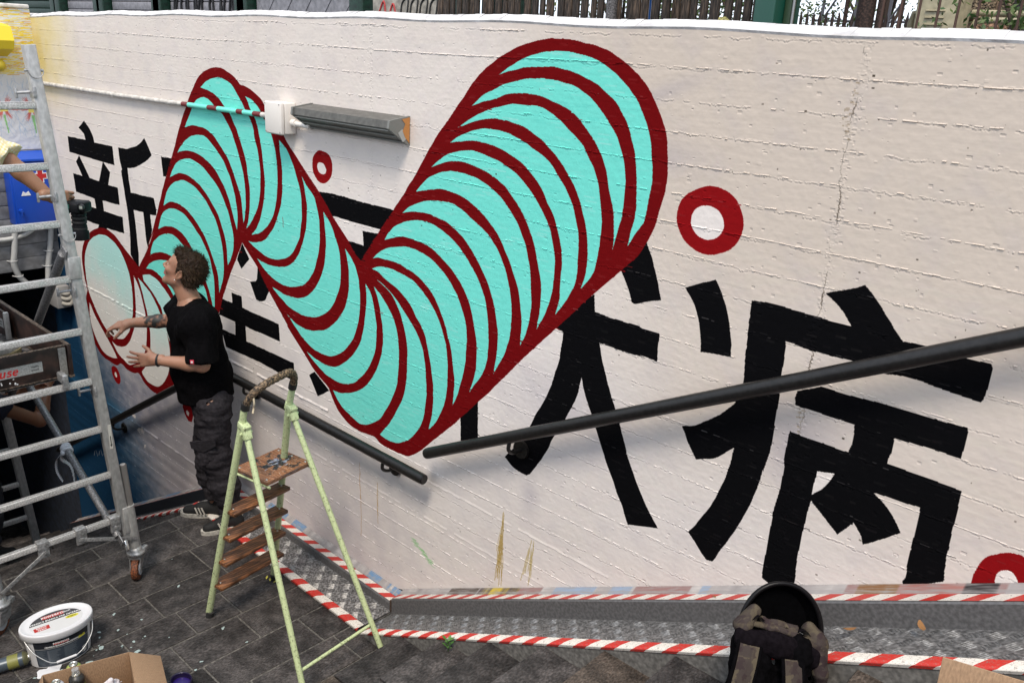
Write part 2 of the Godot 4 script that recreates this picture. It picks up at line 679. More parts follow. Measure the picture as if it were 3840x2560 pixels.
	ink(BLK, [-4846,1358,-4715,1358,-4715,1425,-4599,1428,-4594,1355,-4196,1351,-4187,1245,-4571,1240,-4571,1145,-4053,1148,-4051,1033,-4437,1045,-4827,1035,-4872,1149,-4697,1151,-4694,1241,-4891,1239])
	ink(BLK, [-3900,1121,-3844,1156,-3707,1083,-3821,1015])
	ink(BLK, [-1710,2303,-1664,2217,-1620,2099,-1734,2058,-1747,2062,-1771,2111,-1812,2176,-1734,2260])
	ink(BLK, [-2651,1281,-2645,1141,-2531,1196,-2540,1405])
	ink(BLK, [-1926,2053,-1916,1981,-1817,1978,-1701,1977,-1701,1973,-1613,1974,-1610,1863,-1688,1863,-1687,1860,-1787,1860,-1882,1862,-1864,1803,-1832,1725,-1787,1635,-1745,1550,-1692,1426,-1614,1297,-1524,1182,-1663,1138,-1700,1209,-1759,1304,-1821,1414,-1874,1520,-1925,1612,-1955,1693,-1975,1596,-2003,1528,-2041,1448,-2084,1371,-2124,1282,-2192,1168,-2219,1141,-2294,1148,-2358,1182,-2278,1277,-2230,1358,-2180,1461,-2124,1578,-2096,1669,-2080,1730,-2070,1808,-2070,1859,-2118,1865,-2052,1939,-1989,2001])
	ink(BLK, [-1526,2170,-1411,2221,-1383,2187,-1357,2134,-1336,2080,-1321,2024,-1315,1965,-1435,1951,-1440,1992,-1457,2061,-1485,2116])
	ink(BLK, [-1267,2182,-1141,2186,-1012,2179,-924,2177,-954,2215,-985,2240,-1021,2261,-962,2287,-905,2315,-869,2282,-833,2244,-795,2202,-765,2171,-685,2174,-585,2167,-518,2169,-510,2154,-515,2072,-519,2053,-606,2054,-702,2066,-798,2058,-901,2066,-1036,2067,-1127,2072,-1122,2014,-1121,1938,-1117,1856,-1116,1777,-1119,1683,-1134,1577,-1134,1595,-1146,1505,-1174,1402,-1200,1323,-1275,1150,-1297,1146,-1391,1229,-1358,1282,-1309,1385,-1280,1472,-1260,1560,-1251,1635,-1297,1591,-1334,1561,-1395,1534,-1425,1570,-1472,1644,-1411,1672,-1337,1730,-1275,1798,-1253,1870,-1260,1975,-1265,2086])
	ink(BLK, [-1061,1769,-957,1764,-858,1765,-851,1817,-854,1863,-1031,1866,-1057,1867,-1064,1891,-1059,1916,-984,1954,-830,1958,-681,1960,-537,1962,-532,1937,-536,1864,-614,1864,-730,1860,-728,1822,-736,1771,-686,1770,-514,1767,-512,1665,-511,1559,-502,1461,-505,1453,-607,1377,-618,1399,-610,1426,-615,1480,-613,1585,-614,1666,-758,1659,-721,1636,-682,1601,-652,1559,-757,1467,-770,1498,-798,1533,-844,1464,-865,1482,-949,1551,-954,1498,-959,1396,-960,1313,-952,1217,-1042,1169,-1076,1184,-1076,1236,-1072,1360,-1071,1451,-1062,1544,-1060,1624,-1064,1679])
	ink(WHT, [-946,1661,-887,1676,-916,1611,-952,1571])
	ink(RED, [-3408,1890,-3270,2056,-3158,2183,-3052,2309,-2991,2386,-2902,2508,-2809,2615,-2720,2712,-2615,2828,-2533,2887,-2454,2928,-2371,2961,-2265,2984,-2180,2990,-2092,2985,-2005,2969,-1925,2945,-1846,2902,-1794,2866,-1747,2816,-1710,2765,-1680,2705,-1663,2648,-1652,2590,-1651,2518,-1661,2455,-1675,2392,-1694,2328,-1733,2253,-1809,2174,-1888,2094,-1982,1998,-2087,1884,-2192,1775,-2296,1662,-2392,1554,-2533,1401,-2687,1239,-2827,1102,-2990,953,-3087,923,-3176,919,-3248,921,-3310,942,-3416,930,-3503,936,-3580,961,-3647,1010,-3701,1081,-3724,1104,-3844,1164,-3966,1256,-4096,1355,-4106,1372,-4193,1450,-4298,1545,-4402,1656,-4494,1727,-4554,1771,-4630,1661,-4708,1555,-4777,1448,-4835,1354,-4895,1244,-4989,1123,-5086,972,-5205,811,-5398,629,-5634,491,-5715,456,-5863,375,-5964,363,-6100,391,-6192,444,-6280,422,-6388,416,-6491,437,-6590,396,-6704,392,-6840,400,-6947,446,-7023,522,-7064,639,-7072,743,-7054,852,-7007,935,-7034,1012,-7048,1131,-7037,1214,-6988,1303,-6909,1377,-6799,1445,-6675,1491,-6559,1515,-6453,1511,-6354,1486,-6243,1433,-6116,1375,-6009,1324,-5913,1415,-5818,1513,-5721,1635,-5859,1479,-5725,1652,-5609,1828,-5476,2043,-5545,1931,-5423,2106,-5337,2220,-5237,2372,-5146,2488,-5083,2565,-5023,2630,-4956,2690,-4863,2737,-4757,2760,-4676,2760,-4590,2736,-4514,2707,-4482,2683,-4440,2679,-4374,2663,-4302,2634,-4264,2611,-4226,2575,-4205,2543,-4144,2505,-4124,2456,-4077,2456,-4041,2421,-3903,2304,-3769,2190,-3905,2307,-3756,2190,-3639,2081,-3510,1975,-3457,1923])
	ink(TEAL, [-2493,2844,-2399,2896,-2311,2929,-2213,2944,-2117,2944,-2023,2928,-1954,2903,-1872,2853,-1819,2806,-1769,2739,-1737,2666,-1717,2569,-1715,2483,-1727,2384,-1745,2349,-1794,2267,-1778,2344,-1771,2404,-1771,2443,-1779,2518,-1795,2603,-1819,2666,-1846,2719,-1896,2775,-1968,2826,-2045,2856,-2141,2881,-2233,2888,-2314,2884,-2410,2867])
	ink(TEAL, [-2642,2711,-2569,2761,-2487,2797,-2407,2823,-2304,2840,-2204,2840,-2106,2826,-2039,2800,-1972,2752,-1909,2692,-1863,2626,-1831,2533,-1827,2444,-1829,2367,-1836,2338,-1860,2240,-1856,2288,-1866,2366,-1886,2432,-1902,2475,-1921,2539,-1950,2595,-1996,2648,-2060,2705,-2116,2736,-2210,2765,-2293,2780,-2365,2780,-2444,2769,-2539,2741])
	ink(TEAL, [-2725,2613,-2643,2661,-2565,2695,-2469,2724,-2369,2738,-2271,2737,-2194,2714,-2122,2672,-2058,2628,-2013,2583,-1972,2524,-1941,2450,-1922,2351,-1919,2334,-1920,2262,-1928,2188,-1945,2126,-1994,2056,-1976,2125,-1974,2199,-1985,2274,-2010,2352,-2053,2439,-2101,2498,-2148,2544,-2208,2589,-2262,2619,-2329,2648,-2397,2663,-2466,2670,-2535,2667,-2621,2650])
	ink(TEAL, [-2769,2548,-2700,2585,-2626,2612,-2547,2626,-2463,2625,-2380,2609,-2298,2579,-2218,2545,-2170,2508,-2115,2449,-2073,2393,-2046,2331,-2030,2281,-2023,2219,-2018,2146,-2022,2090,-2042,2035,-2064,1994,-2116,1919,-2102,1990,-2100,2073,-2102,2154,-2116,2231,-2152,2313,-2190,2365,-2227,2419,-2283,2470,-2346,2511,-2416,2537,-2501,2560,-2588,2568,-2654,2566,-2714,2557])
	ink(TEAL, [-2890,2425,-2828,2468,-2758,2503,-2674,2523,-2585,2523,-2491,2506,-2405,2479,-2334,2438,-2270,2388,-2228,2345,-2198,2306,-2170,2261,-2145,2186,-2134,2096,-2139,2034,-2153,1962,-2180,1892,-2213,1832,-2202,1913,-2198,1989,-2211,2070,-2237,2147,-2266,2219,-2311,2287,-2355,2340,-2421,2396,-2494,2432,-2582,2459,-2672,2471,-2741,2468,-2811,2454])
	ink(TEAL, [-2989,2302,-2931,2357,-2858,2400,-2779,2421,-2686,2425,-2595,2413,-2505,2384,-2431,2338,-2364,2278,-2313,2205,-2284,2138,-2265,2069,-2254,1987,-2250,1912,-2257,1857,-2273,1792,-2301,1737,-2296,1819,-2305,1888,-2325,1976,-2366,2058,-2406,2125,-2460,2195,-2537,2256,-2621,2301,-2715,2330,-2810,2336,-2891,2325])
	ink(TEAL, [-3086,2186,-3025,2227,-2948,2261,-2857,2278,-2760,2285,-2681,2264,-2603,2229,-2518,2184,-2456,2126,-2416,2069,-2383,1995,-2363,1913,-2358,1831,-2361,1769,-2379,1702,-2398,1656,-2450,1562,-2434,1681,-2434,1750,-2455,1852,-2489,1933,-2531,2002,-2587,2068,-2660,2137,-2749,2182,-2838,2206,-2922,2212,-3007,2204])
	ink(TEAL, [-3221,2030,-3185,2077,-3140,2115,-3068,2148,-2989,2169,-2904,2173,-2820,2156,-2738,2123,-2673,2079,-2616,2029,-2567,1972,-2526,1903,-2498,1807,-2489,1712,-2492,1624,-2508,1566,-2537,1511,-2600,1423,-2567,1518,-2559,1610,-2565,1685,-2591,1778,-2616,1847,-2658,1912,-2725,1972,-2800,2020,-2884,2056,-2979,2073,-3076,2072,-3148,2057])
	ink(TEAL, [-3311,1922,-3270,1958,-3195,1997,-3112,2020,-3022,2030,-2926,2019,-2849,1993,-2781,1949,-2722,1898,-2679,1844,-2644,1771,-2629,1704,-2629,1615,-2638,1533,-2651,1476,-2665,1427,-2680,1378,-2711,1321,-2701,1428,-2710,1506,-2736,1615,-2782,1724,-2844,1817,-2914,1873,-2994,1910,-3093,1932,-3185,1937,-3261,1935])
	ink(TEAL, [-3319,1868,-3251,1893,-3157,1897,-3056,1885,-2975,1860,-2904,1815,-2842,1757,-2798,1690,-2766,1613,-2750,1519,-2749,1446,-2750,1400,-2759,1340,-2779,1282,-2829,1187,-2877,1137,-2849,1253,-2845,1358,-2858,1443,-2883,1537,-2920,1633,-2984,1704,-3030,1755,-3113,1804,-3206,1833,-3261,1860])
	ink(TEAL, [-3288,1821,-3216,1800,-3140,1760,-3066,1703,-3001,1644,-2946,1583,-2918,1515,-2902,1417,-2897,1322,-2907,1227,-2928,1153,-2973,1083,-3039,1018,-3117,976,-3186,965,-3258,975,-3187,1057,-3137,1129,-3080,1230,-3052,1319,-3041,1428,-3045,1543,-3074,1638,-3121,1721,-3178,1777])
	ink(TEAL, [-3303,1777,-3245,1743,-3187,1692,-3140,1634,-3116,1563,-3106,1475,-3110,1381,-3123,1297,-3157,1212,-3207,1134,-3257,1067,-3309,1025,-3372,992,-3437,977,-3523,999,-3601,1032,-3645,1070,-3669,1095,-3598,1106,-3520,1129,-3444,1166,-3369,1221,-3307,1302,-3261,1384,-3236,1465,-3233,1551,-3250,1651,-3274,1723])
	ink(TEAL, [-3371,1779,-3333,1742,-3304,1677,-3285,1584,-3285,1505,-3296,1435,-3327,1365,-3368,1305,-3422,1247,-3475,1206,-3552,1170,-3630,1162,-3721,1171,-3790,1195,-3859,1226,-3917,1258,-3835,1241,-3742,1231,-3650,1244,-3571,1287,-3494,1352,-3440,1415,-3407,1479,-3386,1545,-3369,1649,-3365,1721])
	ink(TEAL, [-3539,1931,-3478,1880,-3438,1819,-3421,1745,-3417,1658,-3432,1566,-3465,1485,-3502,1425,-3580,1349,-3659,1305,-3740,1286,-3856,1294,-3961,1339,-4032,1387,-4108,1436,-4037,1409,-3949,1392,-3869,1399,-3798,1415,-3721,1444,-3659,1486,-3599,1542,-3554,1603,-3525,1660,-3511,1738,-3510,1826,-3523,1880])
	ink(TEAL, [-3721,2091,-3662,2043,-3622,1972,-3615,1966,-3589,1897,-3580,1811,-3586,1735,-3610,1672,-3648,1608,-3694,1556,-3756,1515,-3834,1484,-3913,1469,-4001,1472,-4090,1489,-4163,1521,-4212,1544,-4248,1568,-4177,1557,-4094,1549,-4012,1555,-3963,1565,-3898,1592,-3834,1639,-3778,1707,-3737,1774,-3716,1842,-3706,1919,-3707,1993,-3708,1987,-3715,2047])
	ink(TEAL, [-3909,2251,-3866,2205,-3802,2158,-3775,2093,-3760,2022,-3759,1956,-3770,1876,-3791,1818,-3821,1753,-3878,1685,-3943,1643,-4024,1615,-4107,1604,-4181,1610,-4257,1628,-4332,1661,-4396,1707,-4337,1697,-4251,1694,-4166,1703,-4082,1724,-4023,1757,-3973,1805,-3939,1853,-3908,1917,-3886,1971,-3870,2078,-3877,2143,-3892,2205])
	ink(TEAL, [-4114,2419,-4053,2384,-4010,2337,-3975,2277,-3948,2219,-3925,2162,-3919,2092,-3923,2016,-3941,1946,-3951,1909,-3994,1847,-4037,1801,-4096,1766,-4180,1744,-4265,1735,-4350,1750,-4419,1771,-4483,1794,-4425,1798,-4362,1812,-4299,1839,-4254,1874,-4199,1930,-4128,2051,-4102,2132,-4095,2213,-4099,2296,-4110,2365])
	ink(TEAL, [-4445,1838,-4357,1866,-4276,1915,-4221,1972,-4183,2033,-4156,2115,-4145,2206,-4149,2317,-4171,2402,-4198,2464,-4259,2521,-4293,2561,-4331,2589,-4379,2611,-4437,2624,-4414,2600,-4392,2562,-4349,2516,-4314,2444,-4296,2366,-4283,2278,-4274,2189,-4282,2119,-4304,2033,-4341,1952,-4390,1886])
	ink(TEAL, [-4934,2638,-4872,2672,-4793,2697,-4718,2707,-4647,2701,-4587,2681,-4538,2648,-4498,2611,-4467,2578,-4445,2549,-4406,2513,-4369,2454,-4360,2404,-4333,2331,-4319,2251,-4320,2169,-4333,2089,-4356,2025,-4401,1961,-4450,1905,-4503,1864,-4470,1925,-4450,2001,-4440,2097,-4450,2180,-4467,2270,-4503,2349,-4547,2431,-4576,2466,-4615,2517,-4678,2558,-4724,2591,-4777,2612,-4849,2630])
	ink(TEAL, [-5162,2384,-5124,2431,-5075,2484,-5028,2535,-4983,2567,-4913,2583,-4856,2579,-4812,2559,-4759,2528,-4706,2510,-4656,2468,-4608,2417,-4563,2339,-4527,2260,-4506,2207,-4491,2138,-4488,2083,-4495,1994,-4510,1933,-4529,1896,-4531,1949,-4537,2026,-4557,2085,-4596,2151,-4615,2189,-4680,2270,-4757,2328,-4826,2377,-4909,2403,-5016,2409,-5088,2403])
	ink(TEAL, [-5284,2216,-5234,2262,-5164,2309,-5076,2343,-4994,2358,-4916,2354,-4852,2327,-4781,2282,-4729,2245,-4688,2198,-4649,2141,-4619,2078,-4602,2012,-4591,1941,-4607,1837,-4636,1905,-4665,1980,-4706,2054,-4754,2110,-4814,2164,-4878,2198,-4972,2231,-5070,2247,-5174,2243,-5239,2231])
	ink(TEAL, [-5413,2047,-5369,2097,-5306,2152,-5225,2184,-5140,2198,-5058,2191,-4971,2167,-4888,2124,-4855,2107,-4783,2054,-4735,1992,-4698,1935,-4672,1870,-4657,1814,-4654,1756,-4670,1694,-4698,1647,-4740,1596,-4741,1663,-4745,1722,-4769,1800,-4815,1887,-4876,1948,-4949,2007,-5037,2054,-5128,2083,-5225,2093,-5314,2082])
	ink(TEAL, [-5538,1844,-5501,1902,-5450,1966,-5377,2013,-5283,2043,-5194,2050,-5099,2033,-5010,1992,-4935,1938,-4863,1867,-4826,1802,-4801,1729,-4787,1654,-4790,1580,-4805,1504,-4835,1448,-4868,1390,-4867,1472,-4882,1537,-4921,1603,-4959,1669,-5010,1733,-5086,1794,-5176,1846,-5259,1876,-5359,1889,-5439,1880])
	ink(TEAL, [-5646,1664,-5616,1717,-5562,1784,-5488,1825,-5406,1842,-5315,1842,-5231,1819,-5139,1766,-5061,1712,-5008,1660,-4968,1606,-4946,1548,-4930,1490,-4926,1428,-4928,1364,-4941,1278,-4965,1266,-4989,1356,-5038,1441,-5101,1517,-5165,1593,-5231,1656,-5313,1698,-5401,1715,-5494,1711,-5579,1690])
	ink(TEAL, [-5807,1451,-5745,1548,-5664,1603,-5574,1642,-5490,1659,-5411,1658,-5337,1630,-5265,1599,-5186,1531,-5122,1461,-5075,1401,-5038,1352,-5015,1254,-5068,1228,-5177,1340,-5267,1418,-5373,1487,-5490,1507,-5570,1511,-5655,1501,-5729,1482])
	ink(TEAL, [-5895,1337,-5818,1391,-5725,1430,-5622,1454,-5525,1460,-5447,1439,-5329,1352,-5238,1273,-5187,1186,-5159,1113,-5249,1022,-5371,1087,-5439,1166,-5533,1253,-5608,1298,-5700,1333,-5797,1350])
	ink(FADE, [-5957,1275,-5851,1301,-5750,1294,-5671,1263,-5607,1229,-5544,1189,-5448,1109,-5357,1008,-5595,827,-5667,937,-5705,1083,-5745,1119,-5844,1187,-5949,1236])
	ink(FADE, [-6037,1236,-5955,1208,-5850,1158,-5754,1071,-5681,961,-5642,870,-5632,771,-5664,639,-5728,544,-5807,471,-5913,424,-6033,421,-6117,456,-6132,481,-6023,573,-5954,700,-5923,833,-5934,925,-5941,989,-5976,1101,-6016,1194])
	ink(HAZE, [-6109,1239,-6049,1178,-6007,1094,-5977,980,-5974,867,-6001,755,-6044,665,-6145,568,-6321,477,-6437,484,-6539,517,-6633,589,-6547,576,-6433,599,-6337,644,-6243,739,-6167,856,-6128,971,-6117,1069,-6111,1164])
	ink(HAZE, [-6994,824,-6898,723,-6761,622,-6683,570,-6608,508,-6563,463,-6693,437,-6829,446,-6929,515,-6998,613,-7019,714])
	ink(FADE, [-6641,1449,-6509,1459,-6388,1434,-6295,1386,-6229,1316,-6185,1241,-6164,1152,-6164,1058,-6186,938,-6229,850,-6292,755,-6393,679,-6487,646,-6599,639,-6706,663,-6823,741,-6916,832,-6984,930,-7002,1039,-6995,1152,-6956,1250,-6872,1345,-6763,1408])
	ink(DOT, [-6690,353,-6639,375,-6585,368,-6550,326,-6546,274,-6582,237,-6639,235,-6686,274,-6702,323])
	ink(WHT, [-6640,326,-6617,327,-6604,304,-6616,282,-6644,282,-6654,303])
	ink(DOT, [-5484,436,-5429,454,-5373,426,-5355,377,-5381,313,-5435,304,-5481,344,-5505,392])
	ink(WHT, [-5442,390,-5413,376,-5425,344,-5450,350,-5457,373])
	ink(DOT, [-3733,2405,-3677,2397,-3643,2368,-3633,2328,-3646,2285,-3682,2251,-3718,2239,-3768,2248,-3803,2286,-3810,2327,-3799,2366,-3769,2392])
	ink(WHT, [-3735,2345,-3707,2340,-3687,2313,-3695,2291,-3720,2284,-3752,2294,-3765,2320,-3757,2338])
	ink(DOT, [-1481,2536,-1420,2531,-1374,2508,-1348,2473,-1336,2437,-1339,2392,-1363,2348,-1402,2318,-1451,2303,-1504,2310,-1554,2336,-1584,2378,-1594,2423,-1585,2464,-1551,2507])
	ink(WHT, [-1481,2468,-1445,2463,-1420,2445,-1405,2414,-1412,2385,-1434,2361,-1464,2352,-1498,2361,-1524,2382,-1536,2409,-1532,2438,-1512,2459])
	ink(DOT, [-422,1462,-430,1510,-423,1551,-408,1586,-378,1614,-346,1630,-312,1632,-280,1612,-255,1562,-259,1487,-306,1444,-374,1425])
	ink(WHT, [-372,1526,-367,1555,-354,1569,-338,1572,-324,1561,-315,1540,-331,1495,-361,1499])
	# the oval and its neighbours are sprayed thinly, fading to bare white below
	var bare := noise(23, 2.2)
	for px in range(int(0.5 * PX), int(2.9 * PX)):
		for py in range(int(1.2 * PX), int(3.3 * PX)):
			var o := coat[0].get_pixel(px, py)
			if o.b > 0.6 and o.g - o.r > 0.015 and o.r < 0.89:
				var x := -7.8 + px / PX
				var y := WALL_TOP - py / PX
				var t := smoothstep(1.45, 0.75, y + 0.22 * bare.get_noise_2d(x, y) + 0.30 * clampf(x + 6.6, -1.0, 0.5))
				if o.r > 0.6 or x < -5.2 and y < 1.0:
					coat[0].set_pixel(px, py, o.lerp(WHT, t * 0.93))
	# thin runs of paint, stains and scuffs
	streak(rng, DOT, -4.17, 2.02, -4.165, 1.93, 0.004, 1)
	streak(rng, DOT, -4.11, 2.02, -4.105, 1.93, 0.004, 1)
	streak(rng, lin(0.45, 0.32, 0.12), -2.345, 0.92, -2.364, 0.49, 0.03, 16)
	streak(rng, lin(0.5, 0.40, 0.2), -2.16, 0.84, -2.19, 0.58, 0.055, 10)
	streak(rng, lin(0.5, 0.33, 0.2), -3.443, 0.96, -3.432, 0.25, 0.004, 2)
	streak(rng, lin(0.5, 0.35, 0.2), -3.288, 0.93, -3.27, 0.3, 0.005, 2)
	for k in 60:
		var a := rng.randf()
		var x := -3.0 + a * 0.17 + rng.randf_range(-0.012, 0.012)
		var y := 0.46 - a * 0.085 + rng.randf_range(-0.012, 0.012)
		var im := coat[1]
		im.fill_rect(Rect2i(int((x + 3.6) * PX), int((WALL_TOP - y) * PX), 14, 2), im.get_pixel(int((x + 3.6) * PX), int((WALL_TOP - y) * PX)).lerp(lin(0.25, 0.55, 0.22), 0.45))
	# chips of pale ground along the board seams, thin patches in black and red
	for r in 40:
		var yy := int((WALL_TOP - 3.018 + 0.105 * r) * PX)
		for s in 2:
			var x := 0
			while x < 2030:
				var l := rng.randi_range(2, 14)
				var y := clampi(yy + rng.randi_range(-2, 2), 0, 1995)
				var o := coat[s].get_pixel(x, y)
				if o.r + o.g + o.b < 1.9 and rng.randf() < 0.4:
					coat[s].fill_rect(Rect2i(x, y, l, rng.randi_range(1, 2)), o.lerp(lin(0.5, 0.45, 0.42), rng.randf_range(0.06, 0.3)))
				x += l + rng.randi_range(1, 12)
	for k in 16000:
		var s := rng.randi() % 2
		var x := rng.randi_range(4, 2000)
		var y := rng.randi_range(30, 1990)
		var o := coat[s].get_pixel(x, y)
		if o.g < 0.12 and coat[s].get_pixel(x + 20, y).g < 0.12 and coat[s].get_pixel(x + 9, y + 4).g < 0.12:
			coat[s].fill_rect(Rect2i(x, y, rng.randi_range(8, 20), rng.randi_range(1, 4)), o.lerp(lin(0.24, 0.03, 0.03) if o.r > 0.2 else lin(0.018, 0.016, 0.016), rng.randf_range(0.1, 0.45)))
	# uneven roller marks in the turquoise
	var roll := noise(19, 1.6)
	for k in 26000:
		var s := rng.randi() % 2
		var x := rng.randi_range(4, 2000)
		var y := rng.randi_range(30, 1990)
		var o := coat[s].get_pixel(x, y)
		if absf(o.g - TEAL.g) < 0.09 and o.r < 0.62 and coat[s].get_pixel(x + 26, y).g > 0.7 and coat[s].get_pixel(x + 13, y + 3).g > 0.7:
			var g := roll.get_noise_2d(WALL_X[s] * 3.0 + x * 0.004, y * 0.011)
			coat[s].fill_rect(Rect2i(x, y, 26, 3), o.lerp(FADE if g > 0.0 else lin(0.11, 0.58, 0.5), minf(0.3, absf(g) * 0.9)))
	for k in 1500:
		var s := rng.randi() % 2
		var x := rng.randi_range(4, 2040)
		var y := rng.randi_range(30, 1990)
		var low := smoothstep(900, 1500, y) if s == 1 else 0.3
		if rng.randf() > 0.25 + 0.75 * maxf(low, 0.5 if s == 1 and x > 1100 else 0.0):
			continue
		var o := coat[s].get_pixel(x, y)
		coat[s].fill_rect(Rect2i(x, y, rng.randi_range(1, 4), rng.randi_range(1, 3)), o.lerp(lin(0.05, 0.04, 0.03), rng.randf_range(0.3, 0.9)))
	# scratched tag, white on the dark blue
	for k in 9:
		var x := -7.3 + k * 0.055
		var px := int((x + 7.8) * PX)
		var py := int((WALL_TOP + 0.62 - 0.022 * k) * PX)
		for q in 24:
			coat[0].fill_rect(Rect2i(px + (q if k % 2 else 24 - q) / 2, mini(1990, py + q), 3, 3), lin(0.4, 0.42, 0.46))

func raise_wall() -> void:
	var rng := RandomNumberGenerator.new()
	rng.seed = 77
	for s in 2:
		var im := Image.create(2048, 2000, false, Image.FORMAT_RGBA8)
		var rows := 40
		var seams := [[0, -7.8], [0, -3.32], [1, -3.32], [1, -1.03]]
		for r in rows + 1:
			var y0 := int((WALL_TOP - 3.018 + 0.105 * (r - 1)) * PX)
			for cx in 4:
				var g := 0.47 + rng.randf_range(-0.05, 0.05)
				im.fill_rect(Rect2i(cx * 512 + rng.randi_range(-160, 160) * (1 if cx else 0), y0, 2048, 52), Color(g, g, g))
		# wood grain pressed into the concrete
		var f := noise(900 + s, 0.09)
		f.fractal_octaves = 3
		var nz := f.get_image(256, 2000)
		nz.convert(Image.FORMAT_L8)
		var raw := nz.get_data()
		var la := PackedByteArray()
		la.resize(raw.size() * 2)
		for q in raw.size():
			la[q * 2] = raw[q]
			la[q * 2 + 1] = 40
		nz = Image.create_from_data(256, 2000, false, Image.FORMAT_LA8, la)
		nz.resize(2048, 2000, Image.INTERPOLATE_BILINEAR)
		nz.convert(Image.FORMAT_RGBA8)
		im.blend_rect(nz, Rect2i(0, 0, 2048, 2000), Vector2i.ZERO)
		var wav := noise(17 + s, 0.02)
		# fine pitted skin
		var f2 := noise(940 + s, 0.11)
		f2.fractal_octaves = 4
		var n2 := f2.get_image(1024, 1000)
		n2.convert(Image.FORMAT_L8)
		raw = n2.get_data()
		la.resize(raw.size() * 2)
		for q in raw.size():
			la[q * 2] = raw[q]
			la[q * 2 + 1] = 70
		n2 = Image.create_from_data(1024, 1000, false, Image.FORMAT_LA8, la)
		n2.resize(2048, 2000, Image.INTERPOLATE_BILINEAR)
		n2.convert(Image.FORMAT_RGBA8)
		im.blend_rect(n2, Rect2i(0, 0, 2048, 2000), Vector2i.ZERO)
		# rough seams between the boards
		for r in rows:
			var yc := (WALL_TOP - 3.018 + 0.105 * r) * PX
			var live := rng.randf_range(0.25, 1.0)
			for x in range(0, 2048, 2):
				var w := wav.get_noise_2d(x, r * 90.0)
				var e := wav.get_noise_2d(x * 9.0, r * 90.0 + 40.0)
				if w * 1.5 + live < 0.4:
					continue
				var y := int(yc + w * 5.0 + e * 2.0)
				var g := 0.62 + 0.5 * e
				im.fill_rect(Rect2i(x, y, 2, 2 + int(2.0 * absf(e))), Color(g, g, g))
				im.fill_rect(Rect2i(x, y + 3, 2, 2), Color(0.36, 0.36, 0.36))
		# blow holes and lumps
		for k in 2600:
			var g := 0.12 if rng.randf() < 0.6 else 0.66
			var q := rng.randi_range(1, 4)
			im.fill_rect(Rect2i(rng.randi_range(0, 2040), rng.randi_range(0, 1995), q + rng.randi_range(0, 4), q), Color(g, g, g))
		# rough vertical joints between pours
		for seam in [-5.45, -3.32, -1.03]:
			for q in 900:
				var y := rng.randi_range(20, 1000)
				var x := int((seam - WALL_X[s]) * PX + rng.randfn(0, 3.0 if seam < -1.1 else 5.0))
				var g := rng.randf_range(0.2, 0.75)
				im.fill_rect(Rect2i(x, y, rng.randi_range(2, 6), rng.randi_range(2, 5)), Color(g, g, g))
		im.convert(Image.FORMAT_L8)
		relief.append(im)

# height of the wall's foot at x: it follows the stairs down on the left and up on the right
func foot(x: float) -> float:
	if x > -3.06:
		return 0.117 + (x + 3.05) * 0.5225
	if x < -4.83:
		return 0.095 + (x + 4.83) * 0.545
	return 0.097

func crest(x: float) -> float:
	return 3.078 - 0.0028 * (x + 3.4) * (x + 3.4) + 0.004 * sin(x * 7.0)

